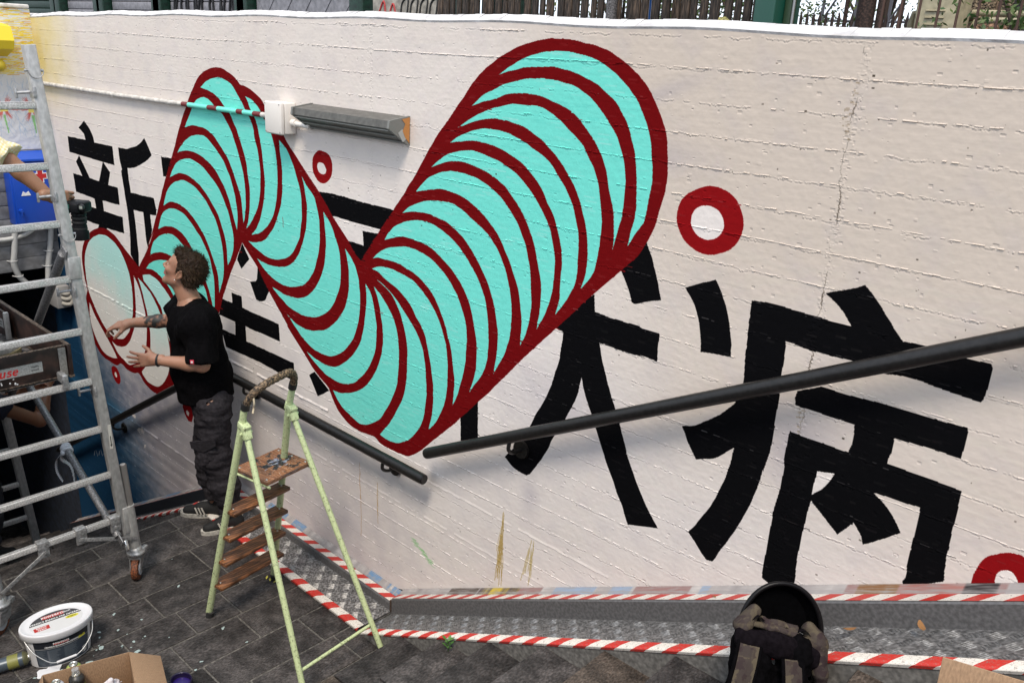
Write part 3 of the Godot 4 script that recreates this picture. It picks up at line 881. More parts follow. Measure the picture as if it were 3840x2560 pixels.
func build_wall() -> void:
	paint_wall()
	raise_wall()
	var w := thing("mural_wall", "long white board-marked concrete wall painted with a striped red and turquoise worm and black characters", "wall")
	var rng := RandomNumberGenerator.new()
	rng.seed = 8
	for s in 2:
		var sh := Shape.new()
		var x0: float = WALL_X[s]
		var x1: float = x0 + 4.2
		var uv := func(p: Vector3) -> Vector2: return Vector2((p.x - x0) / 4.2, (WALL_TOP - p.y) / 4.1016)
		var n := 28
		for k in n:
			var a := lerpf(x0, x1, float(k) / n)
			var b := lerpf(x0, x1, float(k + 1) / n)
			var q := [Vector3(a, foot(a) - 0.02, WALL_Z), Vector3(b, foot(b) - 0.02, WALL_Z), Vector3(b, crest(b) - 0.028, WALL_Z), Vector3(a, crest(a) - 0.028, WALL_Z)]
			sh.face(q, q.map(uv))
		# fins of mortar left standing in the seams between the form boards
		for r in 40:
			var yb := 3.018 - 0.105 * r
			var x := x0
			var live := rng.randf_range(-0.15, 0.55)
			while x < x1 - 0.03:
				var l := rng.randf_range(0.007, 0.022)
				var low := foot(x) + 0.015
				if yb > low and yb < crest(x) - 0.06 and rng.randf() < live + 0.3 + 0.25 * sin(x * 2.3 + r * 1.7) and x + l < x1:
					var t := rng.randf_range(0.0015, 0.0035)
					var o := rng.randf_range(0.0008, 0.004) * (1.0 if yb > 2.0 else 0.7)
					var y := yb + 0.004 * sin(x * 3.0 + r) + rng.randf_range(-0.0012, 0.0012)
					var p := [Vector3(x, y - t, WALL_Z), Vector3(x + l, y - t, WALL_Z), Vector3(x + l, y, WALL_Z + o), Vector3(x, y, WALL_Z + o)]
					var p2 := [p[3], p[2], Vector3(x + l, y + t, WALL_Z), Vector3(x, y + t, WALL_Z)]
					sh.face(p, p.map(uv))
					sh.face(p2, p2.map(uv))
				x += l
		# two pronounced ledges where pours met
		for lg in [[0.955, -7.4, -3.7, 0.006], [-0.027, -7.6, -5.25, 0.006], [0.63, -3.9, -1.9, 0.002], [0.847, -3.0, -1.65, 0.0022]]:
			var lx: float = maxf(x0, lg[1])
			while lx < minf(x1, lg[2]) - 0.05:
				var l := rng.randf_range(0.03, 0.06)
				if rng.randf() < 0.88:
					var o: float = lg[3] * rng.randf_range(0.5, 1.2)
					var y: float = lg[0] + rng.randf_range(-0.002, 0.002)
					var t := 0.006
					var p := [Vector3(lx, y - t * 0.5, WALL_Z), Vector3(lx + l, y - t * 0.5, WALL_Z), Vector3(lx + l, y, WALL_Z + o), Vector3(lx, y, WALL_Z + o)]
					var p2 := [p[3], p[2], Vector3(lx + l, y + t * 2.0, WALL_Z), Vector3(lx, y + t * 2.0, WALL_Z)]
					sh.face(p, p.map(uv))
					sh.face(p2, p2.map(uv))
				lx += l
		var m := mat(1, 1, 1, 0.8, 0.0, 0.12)
		coat[s].convert(Image.FORMAT_RGB8)
		m.albedo_texture = ImageTexture.create_from_image(coat[s])
		m.texture_repeat = false
		m.heightmap_enabled = true
		m.heightmap_texture = ImageTexture.create_from_image(relief[s])
		m.heightmap_scale = 0.4
		m.detail_enabled = true
		m.detail_blend_mode = BaseMaterial3D.BLEND_MODE_MUL
		m.detail_albedo = speckle(12, 0.02, 0.86, 5, 1.6)
		m.detail_uv_layer = BaseMaterial3D.DETAIL_UV_2
		m.uv2_triplanar = true
		m.uv2_world_triplanar = true
		m.uv2_scale = Vector3(0.8, 1.7, 1)
		obj("painted_face", sh, m, w)
	var cm := grain(mat(0.73, 0.71, 0.7, 0.85), speckle(4, 0.03, 0.78, 5, 1.8), 1.4, speckle(6, 0.06, 0.0, 4, 2.0), 0.4)
	var cp := Shape.new()
	var x := -7.8
	while x < 0.6:
		var b := x + rng.randf_range(0.02, 0.06)
		var j0 := crest(x) - 0.03
		var j1 := crest(b) - 0.03
		var f0 := 0.004
		var u := rng.randf_range(-0.0015, 0.0012)
		cp.face([Vector3(x, j0, WALL_Z + f0), Vector3(b, j1, WALL_Z + f0), Vector3(b, j1 + 0.026 + u, WALL_Z - 0.05), Vector3(x, j0 + 0.026 + u, WALL_Z - 0.05)])
		cp.face([Vector3(x, j0 + 0.026 + u, WALL_Z - 0.05), Vector3(b, j1 + 0.026 + u, WALL_Z - 0.05), Vector3(b, j1 + 0.02, WALL_Z - 0.25), Vector3(x, j0 + 0.02, WALL_Z - 0.25)])
		cp.face([Vector3(x, j0, WALL_Z + f0), Vector3(b, j1, WALL_Z + f0), Vector3(b, j1 - 0.012, WALL_Z - 0.002), Vector3(x, j0 - 0.012 , WALL_Z - 0.002)])
		x = b
	obj("coping", cp, cm, w)
	var bk := Shape.new()
	bk.face([Vector3(-7.8, 1.5, WALL_Z - 0.25), Vector3(0.6, 1.5, WALL_Z - 0.25), Vector3(0.6, 3.02, WALL_Z - 0.25), Vector3(-7.8, 3.02, WALL_Z - 0.25)])
	bk.face([Vector3(0.6, 1.5, WALL_Z - 0.25), Vector3(0.6, 1.5, WALL_Z), Vector3(0.6, 3.05, WALL_Z), Vector3(0.6, 3.05, WALL_Z - 0.25)])
	obj("rear_face", bk, cm, w)

# ---------------------------------------------------------------- ground, stairs, underpass
const STREET := 1.95
var stone: Array = []
var mortar: StandardMaterial3D
var concrete: StandardMaterial3D

func make_stone() -> void:
	for k in 6:
		var g: float = [1.0, 0.78, 1.28, 0.9, 1.12, 1.5][k]
		var m := mat(0.108 * g, (0.096 if k != 5 else 0.084) * g, (0.092 if k != 5 else 0.067) * g, 0.6, 0.0, 0.4)
		grain(m, speckle(30 + k, 0.09, 0.62, 6, 1.7, 512), 1.0 + 0.1 * k, speckle(40 + k, 0.06, 0.0, 6, 1.8, 512), 0.35, Vector3(1.5, 1.0, 0.8))
		m.detail_enabled = true
		m.detail_blend_mode = BaseMaterial3D.BLEND_MODE_MUL
		m.detail_albedo = speckle(36, 0.02, 0.62, 6, 2.2, 512)
		m.detail_uv_layer = BaseMaterial3D.DETAIL_UV_2
		m.uv2_triplanar = true
		m.uv2_world_triplanar = true
		m.uv2_scale = Vector3.ONE * 0.7
		m.uv1_offset = Vector3(0.13 * k, 0.3 * k, 0.21 * k)
		stone.append(m)
	mortar = grain(mat(0.2, 0.185, 0.165, 0.9), speckle(51, 0.06, 0.5, 4), 3.0)
	concrete = grain(mat(0.2, 0.19, 0.175, 0.85), speckle(52, 0.06, 0.7, 6, 1.5, 512), 1.2, speckle(53, 0.08, 0.0, 4), 0.2)

func slab(at: Vector3, size: Vector3, rng: RandomNumberGenerator) -> Shape:
	var s := Shape.new()
	s.box(at + Vector3(0, rng.randf_range(-0.0015, 0.0015), 0), size, 0.004, Basis.from_euler(Vector3(rng.randf_range(-0.002, 0.002), 0, rng.randf_range(-0.002, 0.002))))
	return s

func build_ground() -> void:
	var rng := RandomNumberGenerator.new()
	rng.seed = 5
	# street level all round the stairwell, out to the horizon
	var st := setting("street_ground")
	var gs := Shape.new()
	for q in [[-400.0, -400.0, 400.0, -2.86], [-400.0, 0.75, 400.0, 400.0], [1.0, -2.86, 400.0, 0.75], [-400.0, -2.86, -7.75, 0.75]]:
		gs.face([Vector3(q[0], STREET, q[1]), Vector3(q[2], STREET, q[1]), Vector3(q[2], STREET, q[3]), Vector3(q[0], STREET, q[3])])
	obj("asphalt", gs, grain(mat(0.09, 0.088, 0.085, 0.9), speckle(60, 0.05, 0.5, 5), 0.7), st)
	# landing
	var la := setting("landing_floor")
	var bed := Shape.new()
	bed.box(Vector3(-3.74, -0.0355, -0.85), Vector3(2.06, 0.06, 3.5))
	obj("mortar_bed", bed, mortar, la)
	var cols := [[-4.755, -4.622, [-2.1, -1.62, -1.14, -0.7, -0.3]], [-4.615, -4.362, [-2.09, -1.47, -1.16, -0.62, -0.2]], [-4.354, -4.097, [-2.03, -1.55, -1.02, -0.55, -0.1]], [-4.089, -3.857, [-2.08, -1.63, -1.26, -0.93, -0.4]], [-3.849, -3.612, [-1.945, -1.69, -1.38, -0.86, -0.3]], [-3.604, -3.368, [-1.91, -1.54, -1.2, -0.72, -0.25]], [-3.36, -3.124, [-2.13, -1.585, -1.1, -0.6, -0.1]], [-3.116, -2.882, [-2.185, -1.7, -1.22, -0.8, -0.3]], [-2.874, -2.72, [-1.95, -1.5, -1.05, -0.5]]]
	for c in cols:
		var zs: Array = [-2.3] + c[2] + [0.35]
		for k in zs.size() - 1:
			var a: float = zs[k] + 0.005
			var b: float = zs[k + 1] - 0.005
			if b - a > 0.02:
				obj("paving_tile", slab(Vector3((c[0] + c[1]) / 2, -0.0125, (a + b) / 2), Vector3(c[1] - c[0] - 0.003, 0.025, b - a), rng), stone[rng.randi() % 5], la)
	# stairs up to the street on the right
	var up := setting("upper_stairs")
	for k in 13:
		var x := -2.695 + 0.3 * k
		var y := 0.153 * (k + 1) + 0.02
		var core := Shape.new()
		core.box(Vector3(x + 0.16, y - 0.115, -0.97), Vector3(0.3, 0.17, 2.72))
		obj("step_core", core, concrete, up)
		var z := -2.33
		while z < 0.3:
			var l := rng.randf_range(0.3, 0.52)
			if z + l > 0.3:
				l = 0.4 - z
			obj("tread_tile", slab(Vector3(x + 0.145, y - 0.015, z + l / 2), Vector3(0.318, 0.03, l - 0.007), rng), stone[rng.randi() % 6], up)
			z += l
	# stairs down into the underpass on the left
	var dn := setting("lower_stairs")
	for k in 16:
		var x := -4.76 - 0.3 * k
		var y := -0.153 * (k + 1)
		var core := Shape.new()
		core.box(Vector3(x - 0.14, y - 0.11, -0.9), Vector3(0.3, 0.16, 2.9))
		obj("step_core", core, concrete, dn)
		var z := -2.3
		while z < 0.3:
			var l := rng.randf_range(0.32, 0.55)
			if z + l > 0.3:
				l = 0.4 - z
			obj("tread_tile", slab(Vector3(x - 0.145, y - 0.014, z + l / 2), Vector3(0.318, 0.028, l - 0.007), rng), stone[rng.randi() % 5], dn)
			z += l
	var un := setting("underpass_floor")
	var us := Shape.new()
	us.face([Vector3(-24, -2.47, -2.9), Vector3(-9.4, -2.47, -2.9), Vector3(-9.4, -2.47, 0.8), Vector3(-24, -2.47, 0.8)])
	obj("floor_sheet", us, stone[1], un)
	# underpass beyond the portal
	var tn := thing("underpass_wall", "dark blue concrete walls and ceiling of the underpass below the yellow portal", "wall")
	var blue := grain(mat(0.02, 0.032, 0.06, 0.8), speckle(61, 0.04, 0.5, 4), 1.0)
	var ts := Shape.new()
	ts.box(Vector3(-15.9, -0.4, -2.76), Vector3(16.2, 4.4, 0.29))
	ts.box(Vector3(-15.9, -0.4, 0.55), Vector3(16.2, 4.4, 0.3))
	ts.box(Vector3(-15.9, 1.17, -1.1), Vector3(16.2, 0.25, 3.0))
	ts.box(Vector3(-24.1, -0.4, -1.1), Vector3(0.2, 4.4, 3.6))
	obj("tunnel_shell", ts, blue, tn)
	# retaining wall across the stairwell
	var op := thing("retaining_wall", "grey concrete retaining wall on the camera side of the stairwell", "wall")
	var os := Shape.new()
	os.box(Vector3(-3.4, -0.3, 0.55), Vector3(8.8, 4.49, 0.3))
	obj("concrete_face", os, concrete, op)

# ---------------------------------------------------------------- metal gutter ramp with hazard tape beside the wall
func hazard(sd: int, lean: float, wear: float) -> ImageTexture:
	var im := Image.create(256, 64, false, Image.FORMAT_RGBA8)
	var rng := RandomNumberGenerator.new()
	rng.seed = sd
	var wn := noise(sd, 0.05)
	var w2 := noise(sd + 1, 0.2)
	var white := lin(0.7, 0.66, 0.6)
	var red := lin(0.5, 0.03, 0.022)
	for y in 64:
		for x in 256:
			var u := fposmod((x + lean * y) / 256.0, 1.0)
			var c := red if u < 0.46 else white
			var g := wn.get_noise_2d(x, y) + 0.5 * w2.get_noise_2d(x, y)
			if g > 0.62 - wear:
				c = c.lerp(lin(0.2, 0.18, 0.16), 0.75)
			if wn.get_noise_2d(x * 0.6 + 90.0, y * 6.0) > 0.33:
				c = c.lerp(lin(0.3, 0.27, 0.24), 0.55)
			c = c.darkened(0.18 * absf(w2.get_noise_2d(y, x)))
			im.set_pixel(x, y, c)
	return ImageTexture.create_from_image(im)

func five_bar() -> ImageTexture:
	var im := Image.create(128, 128, false, Image.FORMAT_L8)
	im.fill(Color(0.15, 0.15, 0.15))
	for cy in 2:
		for cx in 2:
			var flip := (cx + cy) % 2 == 0
			for k in 5:
				for l in 44:
					for w in 5:
						var a := 10 + l
						var b := 6 + k * 11 + w
						var g := 0.9 - 0.2 * absf(w - 2.0)
						if flip:
							im.set_pixel(cx * 64 + a, cy * 64 + b, Color(g, g, g))
						else:
							im.set_pixel(cx * 64 + b, cy * 64 + a, Color(g, g, g))
	return ImageTexture.create_from_image(im)

# x0, y0 .. x1, y1: run along the wall; y is the level of the gutter's foot
func ramp(label: String, x0: float, y0: float, x1: float, y1: float, deep: float, lo: float, hi: float, bed: float, top: float) -> void:
	var r := thing("gutter_ramp", label, "ramp")
	var l := Vector2(x1 - x0, y1 - y0).length()
	var at := func(u: float, y: float, z: float) -> Vector3: return Vector3(lerpf(x0, x1, u), lerpf(y0, y1, u) + y, z)
	var band := func(y: float, z: float, y2: float, z2: float, sh: Shape, scale: float, cuts := 1) -> void:
		for k in cuts:
			var a := float(k) / cuts
			var b := float(k + 1) / cuts
			sh.face([at.call(a, y, z), at.call(b, y, z), at.call(b, y2, z2), at.call(a, y2, z2)], [Vector2(a * l / scale, 1), Vector2(b * l / scale, 1), Vector2(b * l / scale, 0), Vector2(a * l / scale, 0)])
	var plate := Shape.new()
	for k in 1:
		plate.face([at.call(0, hi - 0.004, -2.32), at.call(1, hi - 0.004, -2.32), at.call(1, bed, -2.515), at.call(0, bed, -2.515)], [Vector2(0, 1.6), Vector2(l / 0.122, 1.6), Vector2(l / 0.122, 0), Vector2(0, 0)])
	var pm := mat(0.42, 0.41, 0.405, 0.42, 0.55)
	pm.detail_enabled = true
	pm.detail_blend_mode = BaseMaterial3D.BLEND_MODE_MUL
	pm.detail_albedo = speckle(66, 0.06, 0.5, 5, 1.8, 512)
	pm.detail_uv_layer = BaseMaterial3D.DETAIL_UV_2
	pm.uv2_triplanar = true
	pm.uv2_world_triplanar = true
	pm.uv2_scale = Vector3.ONE * 1.7
	obj("tread_plate", plate, pm, r)
	# raised bars of the five-bar pattern, standing 2 mm proud
	var bars := Shape.new()
	var rows := 3
	var cell := 0.06
	var nrm := (at.call(0, hi - 0.004, -2.32) - at.call(0, bed, -2.515)).cross(at.call(1, bed, -2.515) - at.call(0, bed, -2.515)).normalized() as Vector3
	if nrm.y < 0.0:
		nrm = -nrm
	for i in int(l / cell):
		for q in rows:
			var turn := 1.0 if (i + q) % 2 == 0 else -1.0
			for k in 5:
				var cu := (i + 0.5) * cell / l
				var cw := (q + 0.52) / rows
				var c: Vector3 = at.call(cu, lerpf(bed, hi - 0.004, cw), lerpf(-2.513, -2.322, cw))
				var ex: Vector3 = (at.call(1, 0, 0) - at.call(0, 0, 0)).normalized()
				var ez := ex.cross(nrm).normalized()
				var d := (ex + ez * turn).normalized()
				var w := (ex - ez * turn).normalized()
				var o := c + w * (k - 2) * 0.0105
				var half := 0.021
				var A := o - d * half
				var B := o + d * half
				var T0 := o - d * half * 0.5 + nrm * 0.0024
				var T1 := o + d * half * 0.5 + nrm * 0.0024
				bars.face([A, o - w * 0.0032, o - w * 0.0032 + d * half * 0.6, T1, T0])
				bars.face([A, T0, T1, o + w * 0.0032 + d * half * 0.6, o + w * 0.0032])
				bars.face([B, T1, o - w * 0.0032 + d * half * 0.6])
				bars.face([B, o + w * 0.0032 + d * half * 0.6, T1])
	obj("tread_bars", bars, grain(mat(0.36, 0.355, 0.35, 0.45, 0.55), speckle(66, 0.06, 0.5, 5, 1.8, 512), 1.7), r).set_meta("kind", "stuff")
	var steel := grain(mat(0.17, 0.165, 0.165, 0.5, 0.3), speckle(67, 0.07, 0.78, 6, 1.5, 512), 1.5)
	if label.contains("lower stairs"):
		steel = grain(mat(0.022, 0.026, 0.036, 0.5, 0.2), speckle(67, 0.07, 0.78, 6, 1.5, 512), 1.5)
	var ch := Shape.new()
	band.call(bed - 0.01, -2.515, top - 0.006, -2.515, ch, 1.0)
	band.call(top - 0.006, -2.515, top, -2.521, ch, 1.0)
	band.call(top, -2.521, top + 0.002, -2.592, ch, 1.0)
	obj("cable_channel", ch, steel, r)
	var tp := Shape.new()
	band.call(top + 0.0025, -2.522, top + 0.0035, -2.569, tp, 0.12, 6)
	var tm := mat(1, 1, 1, 0.45)
	tm.albedo_texture = hazard(int(70 + x0 * 10), 1.6, 0.12)
	obj("channel_hazard_tape", tp, tm, r)
	# smeared trim at the wall's foot
	var tr := Shape.new()
	band.call(top + 0.002, -2.572, top + 0.005, -2.575, tr, 1.0)
	band.call(top + 0.005, -2.575, top + 0.021, -2.604, tr, 1.0)
	band.call(top + 0.021, -2.604, top + 0.0215, -2.6095, tr, 1.0)
	obj("paint_smeared_trim", tr, trim_paint(int(x0 * 10), l), r)
	# outer lip: a rolled edge under worn tape
	var lip := Shape.new()
	var prof := [Vector2(lo, -2.29), Vector2(lerpf(lo, hi, 0.55), -2.287), Vector2(hi - 0.006, -2.2885), Vector2(hi - 0.001, -2.296), Vector2(hi, -2.305), Vector2(hi, -2.332), Vector2(hi - 0.006, -2.338)]
	var us := [1.0, 0.84, 0.68, 0.55, 0.42, 0.06, 0.0]
	for k in prof.size() - 1:
		var a: Vector2 = prof[k]
		var b: Vector2 = prof[k + 1]
		var f := lip.v.size()
		for e in [[0, a, us[k]], [1, a, us[k]], [1, b, us[k + 1]], [0, b, us[k + 1]]]:
			var q: Vector2 = e[1]
			var nn := Vector3(0, -(b.y - a.y), b.x - a.x).normalized()
			lip.add(at.call(float(e[0]), q.x, q.y), nn, Vector2(e[0] * l / 0.148, e[2]))
		lip.tri(f, f + 1, f + 2)
		lip.tri(f, f + 2, f + 3)
	var lm := mat(1, 1, 1, 0.55, 0.0, 0.35)
	lm.albedo_texture = hazard(int(90 + x0 * 10), 1.5, 0.13)
	obj("lip_hazard_tape", lip, lm, r)
	# side sheet below the lip
	var sd := Shape.new()
	band.call(lo + 0.002, -2.294, lo - deep, -2.296, sd, 1.0)
	band.call(lo - deep, -2.296, lo - deep, -2.6, sd, 1.0)
	for u in [0.0, 1.0]:
		sd.face([at.call(u, lo + 0.01, -2.3), at.call(u, lo + 0.01, -2.6), at.call(u, lo - deep, -2.6), at.call(u, lo - deep, -2.3)])
	obj("side_sheet", sd, concrete, r)

func trim_paint(sd: int, l: float) -> StandardMaterial3D:
	var im := Image.create(512, 8, false, Image.FORMAT_RGBA8)
	var a := noise(sd, 0.012)
	var b := noise(sd + 9, 0.05)
	var up := sd > -40 and l > 2.0
	for x in 512:
		var c := lin(0.24, 0.22, 0.22).lerp(lin(0.5, 0.47, 0.45), clampf(0.4 + b.get_noise_1d(x), 0, 1))
		var g := a.get_noise_1d(x)
		if up:
			var xx := -3.06 + 3.7 * x / 512.0
			if absf(xx + 2.34) < 0.13:
				c = lin(0.5, 0.36, 0.03).lerp(lin(0.06, 0.04, 0.04), clampf(absf(xx + 2.34) * 7.0 + 1.5 * b.get_noise_1d(x * 3), 0, 1))
			elif absf(xx + 2.58) < 0.1:
				c = lin(0.08, 0.06, 0.05)
			elif xx > -0.72 and xx < -0.6:
				c = lin(0.17, 0.07, 0.02)
			elif xx > -0.6 and xx < -0.42:
				c = lin(0.30, 0.12, 0.10)
			elif xx >= -0.42 and xx < -0.33:
				c = lin(0.012, 0.01, 0.01)
			elif xx > -0.22 and xx < -0.12:
				c = RED
			elif g > 0.25 or (xx > -1.7 and xx < -1.25 and g > -0.1):
				c = lin(0.24, 0.31, 0.42)
			elif g < -0.25:
				c = lin(0.25, 0.14, 0.13)
		elif g > 0.1:
			c = lin(0.1, 0.2, 0.36)
		for y in 8:
			var fade := clampf(0.25 + 0.9 * b.get_noise_2d(x * 1.5, y * 14.0 + 7.0) + (0.4 if y > 4 else 0.0), 0.0, 1.0)
			im.set_pixel(x, y, c.lerp(lin(0.27, 0.255, 0.25), fade))
	var m := mat(1, 1, 1, 0.55)
	m.albedo_texture = ImageTexture.create_from_image(im)
	m.uv1_scale = Vector3(1.0 / l, 1, 1)
	m.texture_repeat = false
	return m

func build_ramps() -> void:
	ramp("metal gutter ramp climbing the upper stairs under the black characters, striped red and white", -3.05, 0.0, 0.6, 3.65 * 0.5225, 0.15, -0.014, 0.006, 0.0, 0.095)
	ramp("level metal gutter with striped tape along the landing behind the stepladder", -4.8, 0.0, -3.05, 0.0, 0.0, 0.003, 0.027, 0.018, 0.07)
	ramp("gutter ramp running down the lower stairs behind the scaffold wheel", -7.9, -3.1 * 0.545, -4.8, 0.0, 0.13, -0.014, 0.012, 0.0, 0.09)
	# plates of dark metal that close the mitre at the bend
	var cg := Shape.new()
	cg.box(Vector3(-3.05, 0.052, -2.54), Vector3(0.012, 0.075, 0.06), 0.002)
	tag(obj("corner_plate", cg, grain(mat(0.12, 0.07, 0.045, 0.8), speckle(68, 0.05, 0.3, 4), 4.0), null), "rusty plate at the bend where the level gutter meets the climbing one", "metal plate")

# ---------------------------------------------------------------- portal at the left end
func build_portal() -> void:
	var p := thing("underpass_portal", "concrete lintel over the underpass, crayon yellow above and grey boards below", "lintel")
	var X := -7.5
	var im := Image.create(256, 256, false, Image.FORMAT_RGBA8)
	im.fill(lin(0.62, 0.63, 0.64))
	var rng := RandomNumberGenerator.new()
	rng.seed = 12
	# crayon strokes: yellow above, pale blue below, two red flowers
	var stroke := func(c: Color, a: Vector2, b: Vector2, w: int, s: float) -> void:
		var n := int(a.distance_to(b)) + 1
		for k in n:
			var q := a.lerp(b, float(k) / n)
			var o := im.get_pixel(clampi(int(q.x), 0, 255), clampi(int(q.y), 0, 255))
			im.fill_rect(Rect2i(int(q.x), int(q.y), w, maxi(1, w / 2)), o.lerp(c, s))
	for k in 900:
		var y := rng.randf_range(0, 118)
		var x := rng.randf_range(-20, 256)
		var c: Color = lin(0.74, 0.56, 0.06) if rng.randf() < 0.8 else lin(0.62, 0.3, 0.05)
		stroke.call(c, Vector2(x, y), Vector2(x + rng.randf_range(10, 34), y + rng.randf_range(-4, 2)), 2, 0.5)
	for k in 360:
		var y := rng.randf_range(118, 222)
		var x := rng.randf_range(-10, 256)
		stroke.call(lin(0.3, 0.42, 0.58), Vector2(x, y), Vector2(x + rng.randf_range(-8, 12), y + rng.randf_range(6, 22)), 1, 0.4)
	for fx in [50, 120, 190, 238]:
		var cy := 176 + rng.randi_range(-6, 6)
		for k in 150:
			var w := rng.randf() * TAU
			w = snappedf(w, TAU / 6) + rng.randf_range(-0.25, 0.25)
			var r := rng.randf_range(8, 26)
			stroke.call(lin(0.55, 0.1, 0.08), Vector2(fx, cy) + Vector2.from_angle(w) * 7, Vector2(fx, cy) + Vector2.from_angle(w) * r, 1, 0.5)
		for k in 60:
			stroke.call(lin(0.74, 0.62, 0.15), Vector2(fx - 6, cy + rng.randi_range(-6, 6)), Vector2(fx + 6, cy + rng.randi_range(-6, 6)), 2, 0.6)
		for k in 12:
			stroke.call(lin(0.25, 0.5, 0.2), Vector2(fx + rng.randi_range(-2, 2), cy + 12), Vector2(fx + 3, cy + 46), 2, 0.6)
	var up := Shape.new()
	up.face([Vector3(X, 2.0, WALL_Z), Vector3(X, 2.0, 0.6), Vector3(X, 3.05, 0.6), Vector3(X, 3.05, WALL_Z)], [Vector2(1, 1), Vector2(-2, 1), Vector2(-2, 0), Vector2(1, 0)])
	var m := mat(1, 1, 1, 0.75)
	m.albedo_texture = ImageTexture.create_from_image(im)
	m.heightmap_enabled = true
	m.heightmap_texture = speckle(6, 0.06, 0.0, 4, 2.0)
	m.heightmap_scale = 0.2
	obj("crayon_band", up, m, p)
	var grey := grain(mat(0.30, 0.30, 0.31, 0.8), speckle(81, 0.03, 0.6, 4), 1.2)
	for k in 9:
		var y := 1.03 + 0.108 * k
		var b := Shape.new()
		b.box(Vector3(X - 0.06, y + 0.053, -1.0), Vector3(0.12, 0.105 if k < 8 else 0.102, 3.22), 0.003)
		var o := obj("board_course", b, grey, p)
		o.position.x = rng.randf_range(-0.004, -0.0005)
	var cp := Shape.new()
	cp.box(Vector3(X - 0.125, 2.53, -1.0), Vector3(0.24, 1.04, 3.21))
	cp.box(Vector3(X - 0.12, 3.068, -1.0), Vector3(0.27, 0.03, 3.215), 0.008)
	obj("lintel_core", cp, grain(mat(0.72, 0.68, 0.62, 0.85), speckle(4, 0.03, 0.78, 5, 1.8), 1.4), p)

	# blue first-aid cabinet
	var c := thing("first_aid_cabinet", "blue metal first aid cabinet with a red cross, on the lintel left of the mural", "cabinet", Vector3(X, 1.43, -2.42))
	var blue := mat(0.006, 0.06, 0.42, 0.35)
	var bs := Shape.new()
	bs.box(Vector3(0.07, 0.25, 0.0), Vector3(0.14, 0.50, 0.31), 0.006)
	obj("cabinet_body", bs, blue, c)
	var ds := Shape.new()
	ds.box(Vector3(0.148, 0.25, 0.0), Vector3(0.014, 0.48, 0.29), 0.004)
	var door := obj("cabinet_door", ds, blue, c)
	var tp := Shape.new()
	tp.prism(PackedVector2Array([Vector2(0, 0.5), Vector2(0.17, 0.5), Vector2(0.17, 0.515), Vector2(0.0, 0.56)]), 0.32, Transform3D(Basis(), Vector3(0, 0, -0.16)))
	obj("sloping_top", tp, mat(0.01, 0.08, 0.5, 0.35), c)
	var cr := Shape.new()
	cr.box(Vector3(0.157, 0.38, -0.06), Vector3(0.004, 0.09, 0.035))
	cr.box(Vector3(0.1572, 0.38, -0.06), Vector3(0.004, 0.035, 0.09))
	var wh := Shape.new()
	wh.box(Vector3(0.1562, 0.38, -0.06), Vector3(0.003, 0.105, 0.05))
	wh.box(Vector3(0.1559, 0.38, -0.06), Vector3(0.003, 0.05, 0.105))
	obj("cross_edge", wh, mat(0.8, 0.8, 0.8, 0.5), door)
	obj("red_cross", cr, mat(0.5, 0.02, 0.02, 0.5), door)
	var lt := Shape.new()
	lt.prism(PackedVector2Array([Vector2(-0.035, 0), Vector2(0.035, 0), Vector2(0.02, 0.035), Vector2(0, 0.02), Vector2(-0.02, 0.035)]), 0.003, Transform3D(Basis(Vector3(0, 0, -1), Vector3.UP, Vector3.RIGHT), Vector3(0.155, 0.235, 0.06)))
	var em := obj("white_emblem", lt, mat(0.75, 0.75, 0.75, 0.5), door)
	again("white_emblem", em.mesh, em.material_override, Transform3D(Basis(), Vector3(0, 0, -0.145)), door)
	var kn := Shape.new()
	kn.rod(Vector3(0.155, 0.12, 0.115), Vector3(0.185, 0.12, 0.115), 0.016, 0.013)
	kn.box(Vector3(0.178, 0.105, 0.115), Vector3(0.012, 0.06, 0.014), 0.004)
	obj("door_latch", kn, blue, door)

	# yellow lamp at the upper left edge
	var yl := thing("wall_floodlight", "yellow painted lamp housing high on the crayon yellow lintel at the left edge", "lamp", Vector3(X, 2.8, -2.33))
	var ym := mat(0.72, 0.55, 0.02, 0.5)
	var ys := Shape.new()
	ys.prism(PackedVector2Array([Vector2(0, -0.1), Vector2(0.17, -0.04), Vector2(0.2, 0.02), Vector2(0.16, 0.12), Vector2(0.0, 0.14)]), 0.3, Transform3D(Basis(), Vector3(0, 0, -0.08)))
	obj("lamp_housing", ys, ym, yl)
	var y2 := Shape.new()
	y2.rod(Vector3(0.0, -0.13, 0.06), Vector3(0.09, -0.14, 0.03), 0.04, 0.035)
	y2.ball(Vector3(0.1, -0.16, 0.01), Vector3(0.04, 0.045, 0.04))
	obj("lamp_knuckle", y2, mat(0.5, 0.38, 0.02, 0.5), yl)

	# corrugated conduits down the grey boards
	var cm := mat(0.42, 0.42, 0.41, 0.6)
	var i := 0
	for pts in [[Vector3(X + 0.03, 1.42, -2.29), Vector3(X + 0.03, 1.2, -2.255), Vector3(X + 0.03, 1.1, -2.24), Vector3(X + 0.03, 0.99, -2.27), Vector3(X + 0.03, 0.9, -2.34)], [Vector3(X + 0.03, 1.42, -2.56), Vector3(X + 0.03, 1.22, -2.53), Vector3(X + 0.03, 1.08, -2.5), Vector3(X + 0.03, 0.93, -2.48)]]:
		var t := thing("corrugated_conduit", ["grey corrugated conduit bending under the lintel, left of the pair below the blue cabinet", "grey corrugated conduit dropping straight, right of the pair below the blue cabinet"][i], "pipe", Vector3.ZERO, "conduits below the blue cabinet")
		var path := spline(pts, 30)
		var rs := []
		for k in path.size():
			rs.append(0.021 + 0.003 * (k % 2))
		var s := Shape.new()
		s.tube(path, rs, 12)
		obj("hose", s, cm, t)
